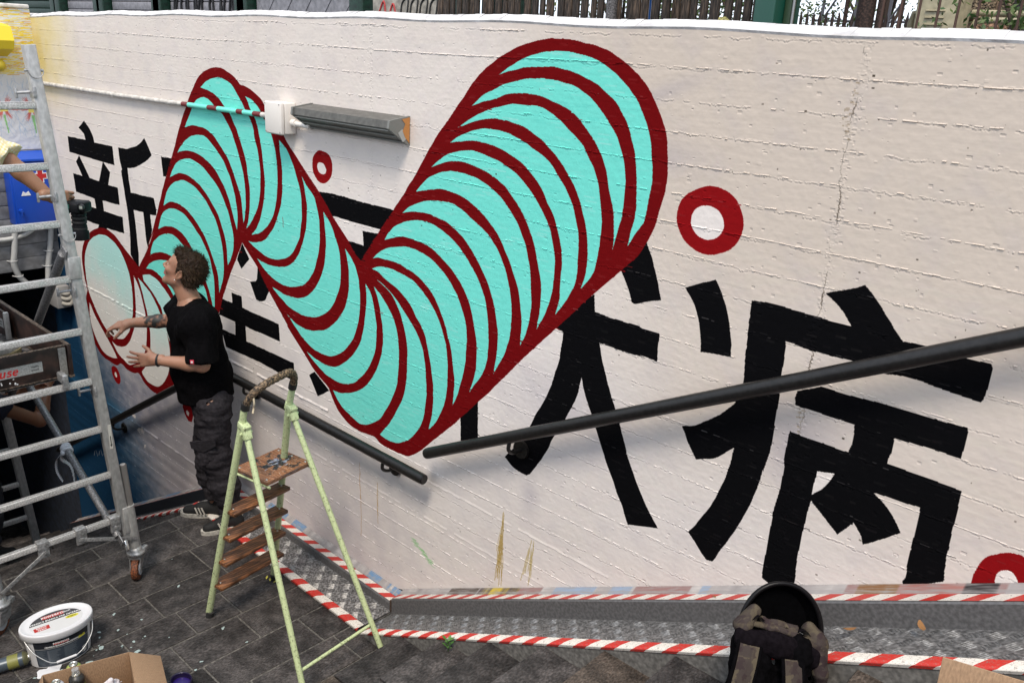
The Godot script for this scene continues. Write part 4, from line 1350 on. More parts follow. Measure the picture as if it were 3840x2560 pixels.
		for u in [0.42, 0.72]:
			var q: Vector3 = path[int(path.size() * u)]
			var cl := Shape.new()
			cl.tube([q + Vector3(-0.03, 0, -0.04), q + Vector3(-0.005, 0, -0.03), q + Vector3(0.02, 0, -0.018), q + Vector3(0.026, 0, 0), q + Vector3(0.02, 0, 0.018), q + Vector3(-0.005, 0, 0.03), q + Vector3(-0.03, 0, 0.04)], 0.004, 6)
			obj("clip", cl, mat(0.55, 0.55, 0.54, 0.5), t)
		i += 1
	var hoop := Shape.new()
	hoop.tube(spline([Vector3(X + 0.02, 1.34, -2.02), Vector3(X + 0.03, 1.31, -2.18), Vector3(X + 0.03, 1.33, -2.34), Vector3(X + 0.03, 1.39, -2.45)], 10), 0.018, 10)
	tag(obj("pale_hose", hoop, mat(0.5, 0.5, 0.48, 0.6)), "pale grey hose sagging in a loop under the blue cabinet", "pipe")
	# junction box with three elbows
	var jb := thing("conduit_box", "white conduit box with three curved elbows, low beside the scaffold post", "junction box", Vector3(-7.4, 0.80, -2.54))
	var js := Shape.new()
	js.box(Vector3(-0.06, 0.0, 0), Vector3(0.22, 0.19, 0.11), 0.006)
	obj("box_body", js, mat(0.3, 0.29, 0.28, 0.6), jb)
	for k in 3:
		var e := Shape.new()
		var y := 0.04 - 0.045 * k
		e.tube(spline([Vector3(0.05, y, 0.01), Vector3(0.09, y - 0.005, -0.015), Vector3(0.11, y + 0.02, -0.045), Vector3(0.1, 0.12, -0.055 - 0.004 * k), Vector3(0.09, 0.2, -0.06)], 8), 0.017, 10)
		obj("elbow", e, mat(0.33, 0.31, 0.27, 0.55), jb)

# ---------------------------------------------------------------- fittings on the mural wall
func build_fittings() -> void:
	# light fitting: a wedge of grey sheet metal
	var l := thing("wall_lamp", "grey wedge shaped metal wall lamp, unlit, between the two worm humps", "lamp", Vector3(-3.42, 2.57, WALL_Z))
	var gm := grain(mat(0.16, 0.155, 0.14, 0.45, 0.3), speckle(101, 0.03, 0.7, 4), 3.0)
	var pf := PackedVector2Array([Vector2(0, 0.062), Vector2(0.112, 0.045), Vector2(0.118, 0.012), Vector2(0.012, -0.06), Vector2(0, -0.06)])
	var turn := Basis(Vector3(0, 0, 1), Vector3.UP, Vector3(-1, 0, 0))
	var b := Shape.new()
	b.prism(pf, 0.74, Transform3D(turn, Vector3(0.37, 0, 0)))
	obj("housing", b, gm, l)
	var ends := mat(0.2, 0.2, 0.185, 0.45, 0.3)
	for s in [-1, 1]:
		var e := Shape.new()
		var big := PackedVector2Array()
		for q in pf:
			big.append(q * 1.06 + Vector2(0.0, 0.0))
		e.prism(big, 0.014, Transform3D(turn, Vector3(0.371 + 0.014 if s > 0 else -0.371, 0, 0.0)))
		obj("end_plate", e, ends, l)
	var g := Shape.new()
	var dir := Vector3(0, -0.072, -0.106)
	for k in 3:
		g.box(Vector3(0, 0.012, 0.118) + dir * (0.1 + 0.38 * k) + Vector3(0, -0.003, 0.002), Vector3(0.735, 0.007, 0.008), 0.002, Basis(Vector3.RIGHT, atan2(0.072, 0.106)))
	obj("louvre_bar", g, mat(0.24, 0.24, 0.22, 0.4, 0.4), l)
	var fl := Shape.new()
	fl.prism(PackedVector2Array([Vector2(0.004, 0.06), Vector2(0.05, 0.052), Vector2(0.03, 0.03), Vector2(0.045, 0.0), Vector2(0.03, -0.03), Vector2(0.006, -0.055)]), 0.001, Transform3D(turn, Vector3(0.3875, 0, 0.0)))
	obj("flaking_paint", fl, mat(0.45, 0.19, 0.05, 0.7), l)
	var st := Shape.new()
	st.box(Vector3(0.386, -0.02, 0.045), Vector3(0.001, 0.05, 0.03), 0.0, Basis(Vector3.RIGHT, 0.6))
	obj("rating_sticker", st, mat(0.35, 0.35, 0.33, 0.5), l)

	var j := thing("junction_box", "white square junction box on the wall beside the grey lamp", "junction box", Vector3(-4.015, 2.545, WALL_Z))
	var jm := mat(0.72, 0.68, 0.63, 0.45)
	var js := Shape.new()
	js.box(Vector3(0, 0, 0.035), Vector3(0.15, 0.16, 0.07), 0.006)
	obj("box_body", js, jm, j)
	var jl := Shape.new()
	jl.box(Vector3(0, 0, 0.084), Vector3(0.154, 0.164, 0.026), 0.007)
	var lid := obj("box_lid", jl, jm, j)
	var sc := Shape.new()
	for q in [[-1, -1], [1, -1], [1, 1], [-1, 1]]:
		sc.rod(Vector3(0.066 * q[0], 0.07 * q[1], 0.096), Vector3(0.066 * q[0], 0.07 * q[1], 0.0985), 0.005, 0.004, 8)
	obj("lid_screw", sc, mat(0.3, 0.28, 0.26, 0.5), lid)
	var sp := Shape.new()
	sp.rod(Vector3(0.07, -0.02, 0.03), Vector3(0.24, -0.025, 0.03), 0.013)
	sp.rod(Vector3(0.085, -0.02, 0.03), Vector3(0.115, -0.02, 0.03), 0.02, 0.018)
	obj("cable_gland", sp, jm, j)

	# conduit: where the worm passes behind it, it wears the worm's colours
	var c := thing("wall_conduit", "thin white wall conduit, banded red and turquoise where it crosses the worm", "pipe")
	var cy := func(x: float) -> float: return 2.53 + (x + 5.1) * 0.012 if x > -6.4 else 2.516 + (x + 7.4) * 0.0015
	var cuts := [[-7.48, -5.12, 0], [-5.12, -5.045, 1], [-5.045, -4.81, 2], [-4.81, -4.7, 1], [-4.7, -4.485, 2], [-4.485, -4.42, 1], [-4.42, -4.315, 2], [-4.315, -4.235, 1], [-4.235, -4.09, 0]]
	var ms := [grain(mat(0.72, 0.68, 0.62, 0.5), speckle(4, 0.03, 0.78, 5, 1.8), 2.0), mat(0.14, 0.006, 0.007, 0.5), mat(0.15, 0.7, 0.56, 0.5)]
	for k in cuts:
		var s := Shape.new()
		var path := []
		var m := maxi(2, int((k[1] - k[0]) / 0.4))
		for q in m + 1:
			var x: float = lerpf(k[0], k[1], float(q) / m)
			path.append(Vector3(x, cy.call(x), -2.588))
		s.tube(path, 0.0145, 12, true)
		obj("conduit_length", s, ms[k[2]], c)
	for x in [-6.9, -6.1, -5.3, -4.55]:
		var s := Shape.new()
		s.box(Vector3(x, cy.call(x), -2.594), Vector3(0.014, 0.036, 0.034), 0.004)
		obj("pipe_clip", s, ms[0] if x < -5.0 else ms[2], c)

	# handrails
	var iron := grain(mat(0.022, 0.02, 0.019, 0.38, 0.3), speckle(103, 0.04, 0.6, 4), 4.0)
	var rails := [["upper_handrail", "dark brown handrail rising to the right across the black characters", [Vector3(-2.79, 1.066, -2.52), Vector3(0.5, 1.066 + 3.29 * 0.521, -2.52)], [-2.25, -0.1]], ["landing_handrail", "level dark handrail running behind the stepladder to its cut end", [Vector3(-4.84, 0.918, -2.52), Vector3(-2.8, 0.918, -2.52)], [-4.47, -3.12]], ["lower_handrail", "dark handrail going down left behind the man and the scaffold", [Vector3(-4.86, 0.895, -2.52), Vector3(-7.9, 0.895 - 3.04 * 0.56, -2.52)], [-6.55]]]
	for r in rails:
		var t := thing(r[0], r[1], "handrail")
		var a: Vector3 = r[2][0]
		var e: Vector3 = r[2][1]
		var s := Shape.new()
		var d := (e - a).normalized()
		s.tube([a, a + d * 0.004, a + d * 0.02, e - d * 0.02, e - d * 0.004, e], [0.02, 0.026, 0.0275, 0.0275, 0.026, 0.02], 18)
		obj("rail", s, iron, t)
		for x in r[3]:
			var p: Vector3 = a + d * ((x - a.x) / d.x)
			var k := Shape.new()
			k.tube(spline([p + Vector3(0, -0.02, 0), p + Vector3(0, -0.06, 0.005), p + Vector3(0, -0.085, -0.03), p + Vector3(0, -0.085, -0.085)], 6), 0.009, 8)
			k.rod(Vector3(p.x, p.y - 0.085, -2.602), Vector3(p.x, p.y - 0.085, -2.592), 0.045, 0.042, 18)
			obj("wall_bracket", k, iron, t)

# ---------------------------------------------------------------- stepladder
func build_ladder() -> void:
	var t := thing("stepladder", "pale green tubular stepladder with brown wooden treads and a paint stained top board", "stepladder")
	var green := grain(mat(0.42, 0.50, 0.24, 0.42), speckle(111, 0.05, 0.2, 6, 5.0, 512, Color(0.12, 0.1, 0.06), 1.35), 2.2)
	green.albedo_color = lin(0.52, 0.60, 0.33)
	var wood_t := speckle(112, 0.03, 0.35, 5, 2.0)
	var wood := grain(mat(0.33, 0.135, 0.055, 0.42), wood_t, 2.0, wood_t, 0.12, Vector3(6.0, 3.0, 0.5))
	var a0 := [Vector3(-3.696, 0.0, -1.803), Vector3(-3.759, 0.0, -2.235)]
	var h0 := [Vector3(-3.343, 1.225, -1.862), Vector3(-3.385, 1.225, -2.142)]
	var b0 := [Vector3(-2.80, 0.0, -1.80), Vector3(-2.846, 0.0, -2.284)]
	for k in 2:
		var s := Shape.new()
		s.rod(a0[k] + Vector3(0, 0.03, 0), h0[k] + (h0[k] - a0[k]).normalized() * 0.03, 0.0175, 0.0175, 16)
		var leg := obj("front_leg", s, green, t)
		var f := Shape.new()
		f.rod(a0[k], a0[k] + (h0[k] - a0[k]) * 0.03, 0.021, 0.02, 12)
		obj("rubber_foot", f, mat(0.02, 0.02, 0.02, 0.8), leg)
		var off := Vector3(0.035, -0.035, 0)
		var s2 := Shape.new()
		s2.rod(b0[k] + Vector3(0, 0.02, 0), h0[k] + off, 0.0145, 0.0145, 14)
		var leg2 := obj("rear_leg", s2, green, t)
		var f2 := Shape.new()
		f2.rod(b0[k], b0[k] + (h0[k] - b0[k]) * 0.02, 0.018, 0.017, 12)
		obj("rubber_foot", f2, mat(0.02, 0.02, 0.02, 0.8), leg2)
		var br := Shape.new()
		br.box(h0[k] + Vector3(0.02, 0.0, 0.0), Vector3(0.06, 0.035, 0.042), 0.004, Basis(Vector3.BACK, -0.35))
		br.box(h0[k] + Vector3(0.038, -0.035, 0.0), Vector3(0.034, 0.05, 0.04), 0.004, Basis(Vector3.BACK, 0.4))
		br.rod(h0[k] + Vector3(0.03, -0.03, 0.032), h0[k] + Vector3(0.03, -0.03, -0.032), 0.007, 0.007, 8)
		obj("hinge_bracket", br, green, t)
	# hand loop wrapped in old tape
	var up: Vector3 = (h0[0] - a0[0]).normalized()
	var hd: Array = [h0[0] + up * 0.02, h0[0] + up * 0.1, h0[0] + up * 0.17 + Vector3(0.01, 0, -0.02), h0[0] + up * 0.215 + Vector3(0.02, 0, -0.07), (h0[0] + h0[1]) / 2 + up * 0.225 + Vector3(0.025, 0, 0), h0[1] + up * 0.225 + Vector3(0.02, 0, 0.05), h0[1] + up * 0.185 + Vector3(0.01, 0, 0.012), h0[1] + up * 0.12, h0[1] + up * 0.02]
	var path := spline(hd, 8)
	var lo := Shape.new()
	lo.tube(path.slice(0, 11), 0.0165, 12)
	lo.tube(path.slice(path.size() - 11), 0.0165, 12)
	obj("top_tube", lo, green, t)
	var wr := Shape.new()
	var rs := []
	var seg: Array = path.slice(10, path.size() - 10)
	for k in seg.size():
		rs.append(0.0185 + 0.0015 * sin(k * 2.1))
	wr.tube(seg, rs, 12)
	var grip := obj("taped_grip", wr, grain(mat(0.3, 0.2, 0.115, 0.7), speckle(113, 0.05, 0.12, 5, 3.0), 6.0, speckle(114, 0.08, 0.0, 4), 0.3), t)
	var bl := Shape.new()
	for q in [path[9], path[path.size() - 10]]:
		bl.rod(q - up * 0.02, q + up * 0.016, 0.0205, 0.0205, 12)
	obj("black_band", bl, mat(0.015, 0.015, 0.015, 0.5), t)
	var tw := Shape.new()
	tw.tube(spline([seg[8] + Vector3(0, -0.015, 0.01), seg[8] + Vector3(0.01, -0.05, 0.012), seg[8] + Vector3(-0.004, -0.08, 0.008), seg[8] + Vector3(0.006, -0.1, 0.02)], 5), 0.005, 6)
	obj("loose_twine", tw, mat(0.5, 0.42, 0.3, 0.9), grip)
	# treads
	var z := Vector3(-0.052, 0, -0.345).normalized()
	var x := Vector3.UP.cross(z).normalized()
	var b := Basis(x, Vector3.UP, z)
	for k in 4:
		var y := 0.225 + 0.163 * k
		var u := y / 1.225
		var c: Vector3 = (a0[0].lerp(h0[0], u) + a0[1].lerp(h0[1], u)) / 2
		var w: float = (a0[0].lerp(h0[0], u) - a0[1].lerp(h0[1], u)).length()
		var s := Shape.new()
		s.box(c + Vector3(0.02, 0, 0), Vector3(0.09, 0.022, w + 0.012), 0.004, b)
		var tr := obj("tread", s, wood, t)
		var r := Shape.new()
		for q in [-1, 1]:
			for e in [-0.02, 0.045]:
				r.ball(c + x * e + z * (w / 2 - 0.02) * q + Vector3(0, 0.011, 0), Vector3(0.006, 0.003, 0.006), Basis(), 8)
		obj("rivet", r, mat(0.5, 0.5, 0.48, 0.35, 0.9), tr)
	# top board
	var pm := mat(1, 1, 1, 0.5)
	pm.albedo_texture = stained_board()
	pm.heightmap_enabled = true
	pm.heightmap_texture = wood_t
	pm.heightmap_scale = 0.15
	var bs := Shape.new()
	var bc := Vector3(-3.452, 0.893, -2.08)
	bs.box(bc, Vector3(0.25, 0.02, 0.29), 0.003, b)
	var board := obj("top_board", bs, pm, t)
	var rv := Shape.new()
	for q in [[-1, -1], [1, -1], [-1, 1], [1, 1], [0, 1]]:
		rv.ball(bc + x * 0.1 * q[0] + z * 0.125 * q[1] + Vector3(0, 0.01, 0), Vector3(0.007, 0.003, 0.007), Basis(), 8)
	obj("rivet", rv, mat(0.5, 0.5, 0.48, 0.35, 0.9), board)
	var st := Shape.new()
	for q in [-0.11, 0.11]:
		st.rod(bc + x * -0.135 + z * q * 1.25 + Vector3(0, -0.018, 0), bc + x * 0.14 + z * q * 1.3 + Vector3(0, -0.018, 0), 0.007, 0.007, 8)
	obj("board_stay", st, green, t)
	var lk := Shape.new()
	lk.rod(b0[0].lerp(h0[0], 0.115), b0[1].lerp(h0[1], 0.115), 0.0085, 0.0085, 10)
	obj("cross_rod", lk, green, t)

func stained_board() -> ImageTexture:
	var im := Image.create(128, 128, false, Image.FORMAT_RGBA8)
	var g := noise(7, 0.03)
	var s := noise(21, 0.035)
	s.fractal_octaves = 4
	var f := noise(33, 0.12)
	for y in 128:
		for x in 128:
			var gr := g.get_noise_2d(x * 6.0, y * 0.5)
			var c := lin(0.36, 0.16, 0.07).lerp(lin(0.14, 0.055, 0.026), clampf(0.5 + gr, 0, 1))
			var d := s.get_noise_2d(x, y)
			var m := Vector2(x - 80, y - 64).length() / 70.0
			if d + 0.55 - m > 0.12:
				c = c.lerp(lin(0.012, 0.013, 0.016), 0.92 if gr < 0.25 else 0.4)
			if s.get_noise_2d(x + 300.0, y * 1.6) + 0.35 - m * 0.9 > 0.32:
				c = lin(0.42, 0.43, 0.46).lerp(lin(0.1, 0.12, 0.2), clampf(0.5 + f.get_noise_2d(x, y) * 1.6, 0, 1))
			if f.get_noise_2d(x * 2.0, y * 2.0 + 90.0) > 0.47:
				c = lin(0.55, 0.54, 0.5)
			im.set_pixel(x, y, c)
	return ImageTexture.create_from_image(im)

# ---------------------------------------------------------------- scaffold tower
func ribbed() -> ImageTexture:
	var im := Image.create(16, 64, false, Image.FORMAT_L8)
	for y in 64:
		var g := 0.5 + 0.5 * sin(y * TAU / 9.0)
		if y < 8 or y > 56:
			g = 0.6
		for x in 16:
			im.set_pixel(x, y, Color(g, g, g))
	return ImageTexture.create_from_image(im)

func build_scaffold() -> void:
	var t := thing("scaffold_tower", "aluminium mobile scaffold tower on orange wheels at the left edge", "scaffold")
	var alu := grain(mat(0.52, 0.515, 0.5, 0.45, 0.45), speckle(121, 0.05, 0.84, 6, 1.5, 512), 1.6, null, 0.0, Vector3(1, 0.5, 1))
	var zinc := grain(mat(0.5, 0.5, 0.5, 0.45, 0.6), speckle(122, 0.05, 0.7, 5, 1.6), 4.0)
	var rung_m := mat(0.76, 0.745, 0.72, 0.42, 0.4)
	rung_m.heightmap_enabled = true
	rung_m.heightmap_texture = ribbed()
	rung_m.heightmap_scale = 0.3
	rung_m.detail_enabled = true
	rung_m.detail_blend_mode = BaseMaterial3D.BLEND_MODE_MUL
	rung_m.detail_albedo = speckle(121, 0.06, 0.75, 6, 1.6, 512)
	rung_m.detail_uv_layer = BaseMaterial3D.DETAIL_UV_2
	rung_m.uv2_triplanar = true
	rung_m.uv2_world_triplanar = true
	rung_m.uv2_scale = Vector3.ONE * 3.0
	var pz := func(y: float) -> float: return lerpf(-1.664, -1.482, (y - 0.25) / 2.55)
	for fr in [[-4.31, 0.26, 2.86, 0.4], [-6.15, -1.0, 2.86, -0.7]]:
		var X: float = fr[0]
		for w in [0.0, 0.67]:
			var s := Shape.new()
			var a := Vector3(X, fr[1], pz.call(fr[1]) + w)
			var b := Vector3(X, fr[2], pz.call(fr[2]) + w)
			var up := (b - a).normalized()
			var bb := Basis(Vector3.RIGHT, up, Vector3.RIGHT.cross(up))
			# a channel: two flanges and a web
			s.box((a + b) / 2 + Vector3(0.017, 0, 0), Vector3(0.006, a.distance_to(b), 0.046), 0.002, bb)
			s.box((a + b) / 2 + bb * Vector3(-0.004, 0, 0.0225), Vector3(0.042, a.distance_to(b), 0.006), 0.002, bb)
			s.box((a + b) / 2 + bb * Vector3(-0.004, 0, -0.0225), Vector3(0.042, a.distance_to(b), 0.006), 0.002, bb)
			var post := obj("upright_post", s, alu, t)
			for y in [1.83]:
				var c := Shape.new()
				c.box(Vector3(X, y, pz.call(y) + w), Vector3(0.052, 0.11, 0.058), 0.003)
				obj("joint_sleeve", c, alu, post)
		var k := 0
		var y: float = fr[3]
		while y < 2.7:
			var z0: float = pz.call(y)
			var s := Shape.new()
			s.box(Vector3(X + 0.002, y, z0 + 0.335), Vector3(0.03, 0.033, 0.624), 0.004)
			obj("rung", s, rung_m, t)
			y += 0.2748
			k += 1
	# screws and pins on the near post
	for e in [[2.655, 0.04], [2.18, 0.035], [1.71, 0.04], [1.17, 0.035]]:
		var z: float = pz.call(e[0])
		var s := Shape.new()
		s.rod(Vector3(-4.335, e[0], z + 0.02), Vector3(-4.35, e[0] - 0.004, z + 0.075), 0.007, 0.007, 8)
		s.box(Vector3(-4.352, e[0] - 0.006, z + 0.078), Vector3(0.012, 0.045, 0.012), 0.003)
		s.box(Vector3(-4.315, e[0], z + 0.02), Vector3(0.06, 0.05, 0.012), 0.002)
		obj("clamp_screw", s, zinc, t)
	for e in [2.735, 1.98]:
		var z: float = pz.call(e)
		var s := Shape.new()
		s.rod(Vector3(-4.31, e + 0.015, z - 0.04), Vector3(-4.31, e + 0.015, z + 0.04), 0.006, 0.006, 8)
		var ring := []
		for q in 13:
			var w := PI * q / 12.0
			ring.append(Vector3(-4.285, e + 0.015 - 0.032 * sin(w), z + 0.032 * cos(w)))
		s.tube(ring, 0.0022, 6)
		obj("locking_pin", s, zinc, t)
	# adjustable leg with threaded spindle and castor
	var li := 0
	for q in [[-4.31, -1.70], [-4.31, -1.0]]:
		var foot := Vector3(q[0], 0, q[1])
		var zt: float = pz.call(0.55) - 0.045 + (0.0 if li == 0 else 0.70)
		var top := Vector3(q[0], 0.72, zt + 0.015)
		var ax := (top - (foot + Vector3(0, 0.2, 0))).normalized()
		var s := Shape.new()
		s.rod(foot + Vector3(0, 0.17, 0), foot + ax * 0.29 + Vector3(0, 0.17, 0), 0.031, 0.031, 18)
		s.box(foot + Vector3(0, 0.36, 0.03) + ax * 0.02, Vector3(0.05, 0.16, 0.05), 0.004)
		var leg := obj("adjustable_leg", s, alu, t)
		var rp := []
		var rr := []
		for k in 120:
			rp.append(foot + Vector3(0, 0.45, 0) + ax * (0.0022 * k) + Vector3(0, 0.0, 0.006))
			rr.append(0.0195 if k % 4 < 2 else 0.0145)
		var th := Shape.new()
		th.tube(rp, rr, 12)
		obj("threaded_spindle", th, mat(0.42, 0.4, 0.38, 0.45, 0.7), leg)
		var c := Shape.new()
		c.lathe([Vector2(0, 0.2), Vector2(0.03, 0.2), Vector2(0.034, 0.17), Vector2(0.05, 0.165), Vector2(0.052, 0.15), Vector2(0.04, 0.14), Vector2(0.046, 0.13), Vector2(0.04, 0.118), Vector2(0, 0.118)], Transform3D(Basis(), foot), 20)
		c.box(foot + Vector3(0.0, 0.155, -0.045), Vector3(0.03, 0.03, 0.05), 0.004, Basis(Vector3.UP, 0.5))
		var tb := Basis(Vector3.UP, -0.62 - li * 0.3)
		for e in [-1, 1]:
			c.prism(PackedVector2Array([Vector2(-0.045, 0.125), Vector2(0.04, 0.125), Vector2(0.055, 0.06), Vector2(0.03, 0.05), Vector2(-0.03, 0.07)]), 0.004, Transform3D(tb, foot + tb * Vector3(0.0, 0, 0.027 * e - 0.002)))
		var cf := obj("castor_fork", c, zinc, leg)
		var w := Shape.new()
		var hub := foot + tb * Vector3(0.03, 0.0625, 0)
		w.lathe([Vector2(0.02, -0.019), Vector2(0.058, -0.019), Vector2(0.0625, -0.014), Vector2(0.0635, 0.0), Vector2(0.0625, 0.014), Vector2(0.058, 0.019), Vector2(0.02, 0.019)], Transform3D(tb * Basis(Vector3.RIGHT, PI / 2), hub), 28)
		obj("wheel", w, grain(mat(0.26, 0.075, 0.025, 0.7), speckle(124, 0.05, 0.3, 4, 2.5), 7.0), leg)
		var hb := Shape.new()
		hb.rod(hub + tb * Vector3(0, 0, -0.024), hub + tb * Vector3(0, 0, 0.024), 0.036, 0.036, 18)
		obj("wheel_hub", hb, mat(0.4, 0.42, 0.45, 0.6), leg)
		li += 1
	# collars and flat braces on the lowest rung
	for e in [-1.23, -1.42, -1.6]:
		var s := Shape.new()
		s.box(Vector3(-4.306, 0.402, e), Vector3(0.046, 0.05, 0.055), 0.003)
		s.box(Vector3(-4.292, 0.365, e), Vector3(0.012, 0.06, 0.055), 0.002)
		s.rod(Vector3(-4.29, 0.365, e), Vector3(-4.278, 0.365, e), 0.008, 0.008, 8)
		obj("rung_collar", s, zinc, t)
	for e in [[Vector3(-4.283, 0.362, -1.42), Vector3(-4.275, 0.262, -1.69)], [Vector3(-4.283, 0.36, -1.23), Vector3(-4.275, 0.235, -1.02)]]:
		var d: Vector3 = e[1] - e[0]
		var z := d.normalized()
		var s := Shape.new()
		s.box((e[0] + e[1]) / 2, Vector3(0.004, 0.022, d.length() + 0.03), 0.0012, Basis(z.cross(Vector3.RIGHT).cross(z) * 1.0, z.cross(Vector3.RIGHT), z))
		obj("flat_brace", s, zinc, t)
	# diagonal braces
	for e in [[Vector3(-4.27, 0.31, -1.6), Vector3(-6.12, 1.22, -1.6), 0.0205], [Vector3(-4.33, 1.9, -1.52), Vector3(-6.12, 0.45, -1.66), 0.0225], [Vector3(-4.33, 0.5, -0.9), Vector3(-6.12, 1.4, -0.95), 0.02]]:
		var s := Shape.new()
		s.rod(e[0], e[1], e[2], e[2], 16)
		var d: Vector3 = (e[1] - e[0]).normalized()
		s.box(e[0] - d * 0.02, Vector3(0.07, 0.05, 0.01), 0.003, Basis(Vector3.BACK, -0.5))
		s.box(e[1] + d * 0.0, Vector3(0.07, 0.05, 0.01), 0.003, Basis(Vector3.BACK, -0.5))
		obj("diagonal_brace", s, grain(mat(0.36, 0.36, 0.37, 0.5, 0.6), speckle(125, 0.06, 0.6, 6, 2.0, 512), 2.5), t)
	var hk := Shape.new()
	hk.box(Vector3(-4.225, 0.27, -1.62), Vector3(0.02, 0.06, 0.022), 0.006, Basis(Vector3.BACK, 0.4))
	obj("brace_hook", hk, mat(0.75, 0.75, 0.75, 0.25, 0.9), t)
	# white rag tied to the brace, arrow label on the post
	var rag := tagged_rag(Vector3(-4.27, 0.31, -1.6).lerp(Vector3(-6.12, 1.22, -1.6), 0.335))
	var lb := Shape.new()
	var ly := 0.9
	var lz: float = pz.call(ly)
	lb.box(Vector3(-4.2885, ly, lz - 0.008), Vector3(0.001, 0.14, 0.016), 0.0)
	var lab := obj("arrow_label", lb, mat(0.5, 0.48, 0.43, 0.6), t)
	var ar := Shape.new()
	ar.box(Vector3(-4.2878, ly - 0.02, lz - 0.008), Vector3(0.001, 0.05, 0.004))
	ar.prism(PackedVector2Array([Vector2(-0.006, 0.0), Vector2(0.006, 0.0), Vector2(0, -0.015)]), 0.001, Transform3D(Basis(Vector3(0, 0, -1), Vector3.UP, Vector3.RIGHT), Vector3(-4.2882, ly - 0.043, lz - 0.008)))
	obj("printed_arrow", ar, mat(0.02, 0.02, 0.02, 0.6), lab)

	# working deck resting on the rungs
	var p := thing("scaffold_deck", "worn dark plywood scaffold deck with toe boards, resting on a rung behind the post", "platform")
	var ply := grain(mat(0.055, 0.026, 0.018, 0.45), speckle(131, 0.02, 0.3, 5, 2.6, 256, Color(0.2, 0.2, 0.22)), 1.6)
	ply.albedo_color = lin(0.05, 0.024, 0.018)
	var edge := grain(mat(0.16, 0.115, 0.085, 0.8), speckle(132, 0.05, 0.3, 4, 2.0), 5.0)
	var dk := Shape.new()
	dk.box(Vector3(-5.27, 1.262, -1.175), Vector3(1.84, 0.014, 0.6), 0.002)
	obj("deck_board", dk, grain(mat(0.14, 0.125, 0.12, 0.75), speckle(133, 0.03, 0.3, 5, 2.4), 2.0), p)
	for e in [[Vector3(-5.27, 1.345, -1.495), Vector3(1.86, 0.17, 0.02)], [Vector3(-5.27, 1.345, -0.86), Vector3(1.86, 0.17, 0.02)], [Vector3(-4.362, 1.345, -1.18), Vector3(0.02, 0.165, 0.61)], [Vector3(-6.18, 1.345, -1.18), Vector3(0.02, 0.165, 0.61)]]:
		var s := Shape.new()
		s.box(e[0], e[1], 0.003)
		var tb := obj("toe_board", s, ply, p)
		var s2 := Shape.new()
		var q: Vector3 = e[1]
		s2.box(e[0] + Vector3(0, q.y / 2 + 0.001, 0), Vector3(q.x, 0.004, q.z) + Vector3(0.0006, 0, 0.0006), 0.001)
		s2.box(e[0] - Vector3(0, q.y / 2 - 0.004, 0), Vector3(q.x, 0.012, q.z) + Vector3(0.004, 0, 0.004), 0.001)
		obj("worn_edge", s2, edge, tb)
	var br := Shape.new()
	br.box(Vector3(-4.3495, 1.345, -1.462), Vector3(0.004, 0.152, 0.036), 0.0015)
	for y in [1.4, 1.29]:
		br.rod(Vector3(-4.349, y, -1.462), Vector3(-4.3445, y, -1.462), 0.006, 0.005, 8)
	obj("corner_strap", br, grain(mat(0.36, 0.34, 0.31, 0.5, 0.4), speckle(122, 0.05, 0.8, 4, 1.5), 5.0), p)
	# inner hatch frame with its own plate
	var hf := Shape.new()
	hf.box(Vector3(-5.5, 1.345, -1.455), Vector3(0.8, 0.15, 0.014), 0.003)
	obj("hatch_board", hf, ply, p)
	var he := Shape.new()
	he.box(Vector3(-5.105, 1.345, -1.452), Vector3(0.022, 0.16, 0.026), 0.004)
	obj("hatch_edge_trim", he, alu, p)
	var stick := func(at: Transform3D, wide: float, words: String) -> void:
		var s := Shape.new()
		s.box(at * Vector3(0, 0, 0), Vector3(wide, 0.052, 0.001), 0.0, at.basis)
		var o := obj("maker_sticker", s, grain(mat(0.40, 0.40, 0.38, 0.5), speckle(134, 0.06, 0.8, 4, 1.5), 6.0), p)
		var w := Shape.new()
		w.text(words, 0.052, Transform3D(at.basis * Basis(Vector3(1, 0, 0), Vector3(0.25, 1, 0), Vector3(0, 0, 1)), at * Vector3(-0.035, 0.0, 0.0012)), 0.0006)
		obj("sticker_lettering", w, mat(0.55, 0.01, 0.012, 0.5), o)
		var w2 := Shape.new()
		w2.text("rapido", 0.011, Transform3D(at.basis, at * Vector3(wide / 2 - 0.035, 0.008, 0.0012)), 0.0006)
		w2.text("system", 0.011, Transform3D(at.basis, at * Vector3(wide / 2 - 0.035, -0.009, 0.0012)), 0.0006)
		obj("sticker_small_print", w2, mat(0.05, 0.05, 0.05, 0.5), o)
	stick.call(Transform3D(Basis(Vector3(0, 0, -1), Vector3.UP, Vector3.RIGHT), Vector3(-4.3505, 1.345, -1.205)), 0.32, "Krause")
	stick.call(Transform3D(Basis(), Vector3(-5.28, 1.345, -1.447)), 0.25, "Krause")
	var hc := Shape.new()
	hc.box(Vector3(-4.325, 1.275, -1.44), Vector3(0.09, 0.05, 0.03), 0.006)
	hc.box(Vector3(-4.288, 1.245, -1.44), Vector3(0.012, 0.06, 0.03), 0.004)
	obj("hook_claw", hc, zinc, p)
	var dr := Shape.new()
	var rg := RandomNumberGenerator.new()
	rg.seed = 3
	for k in 26:
		dr.ball(Vector3(-4.3515, 1.275 + rg.randf() * 0.05, -1.25 + rg.randf() * 0.22), Vector3(0.0015, rg.randf_range(0.002, 0.008), rg.randf_range(0.002, 0.006)), Basis(), 6)
	obj("paint_spatter", dr, mat(0.6, 0.6, 0.6, 0.6), p).set_meta("kind", "stuff")

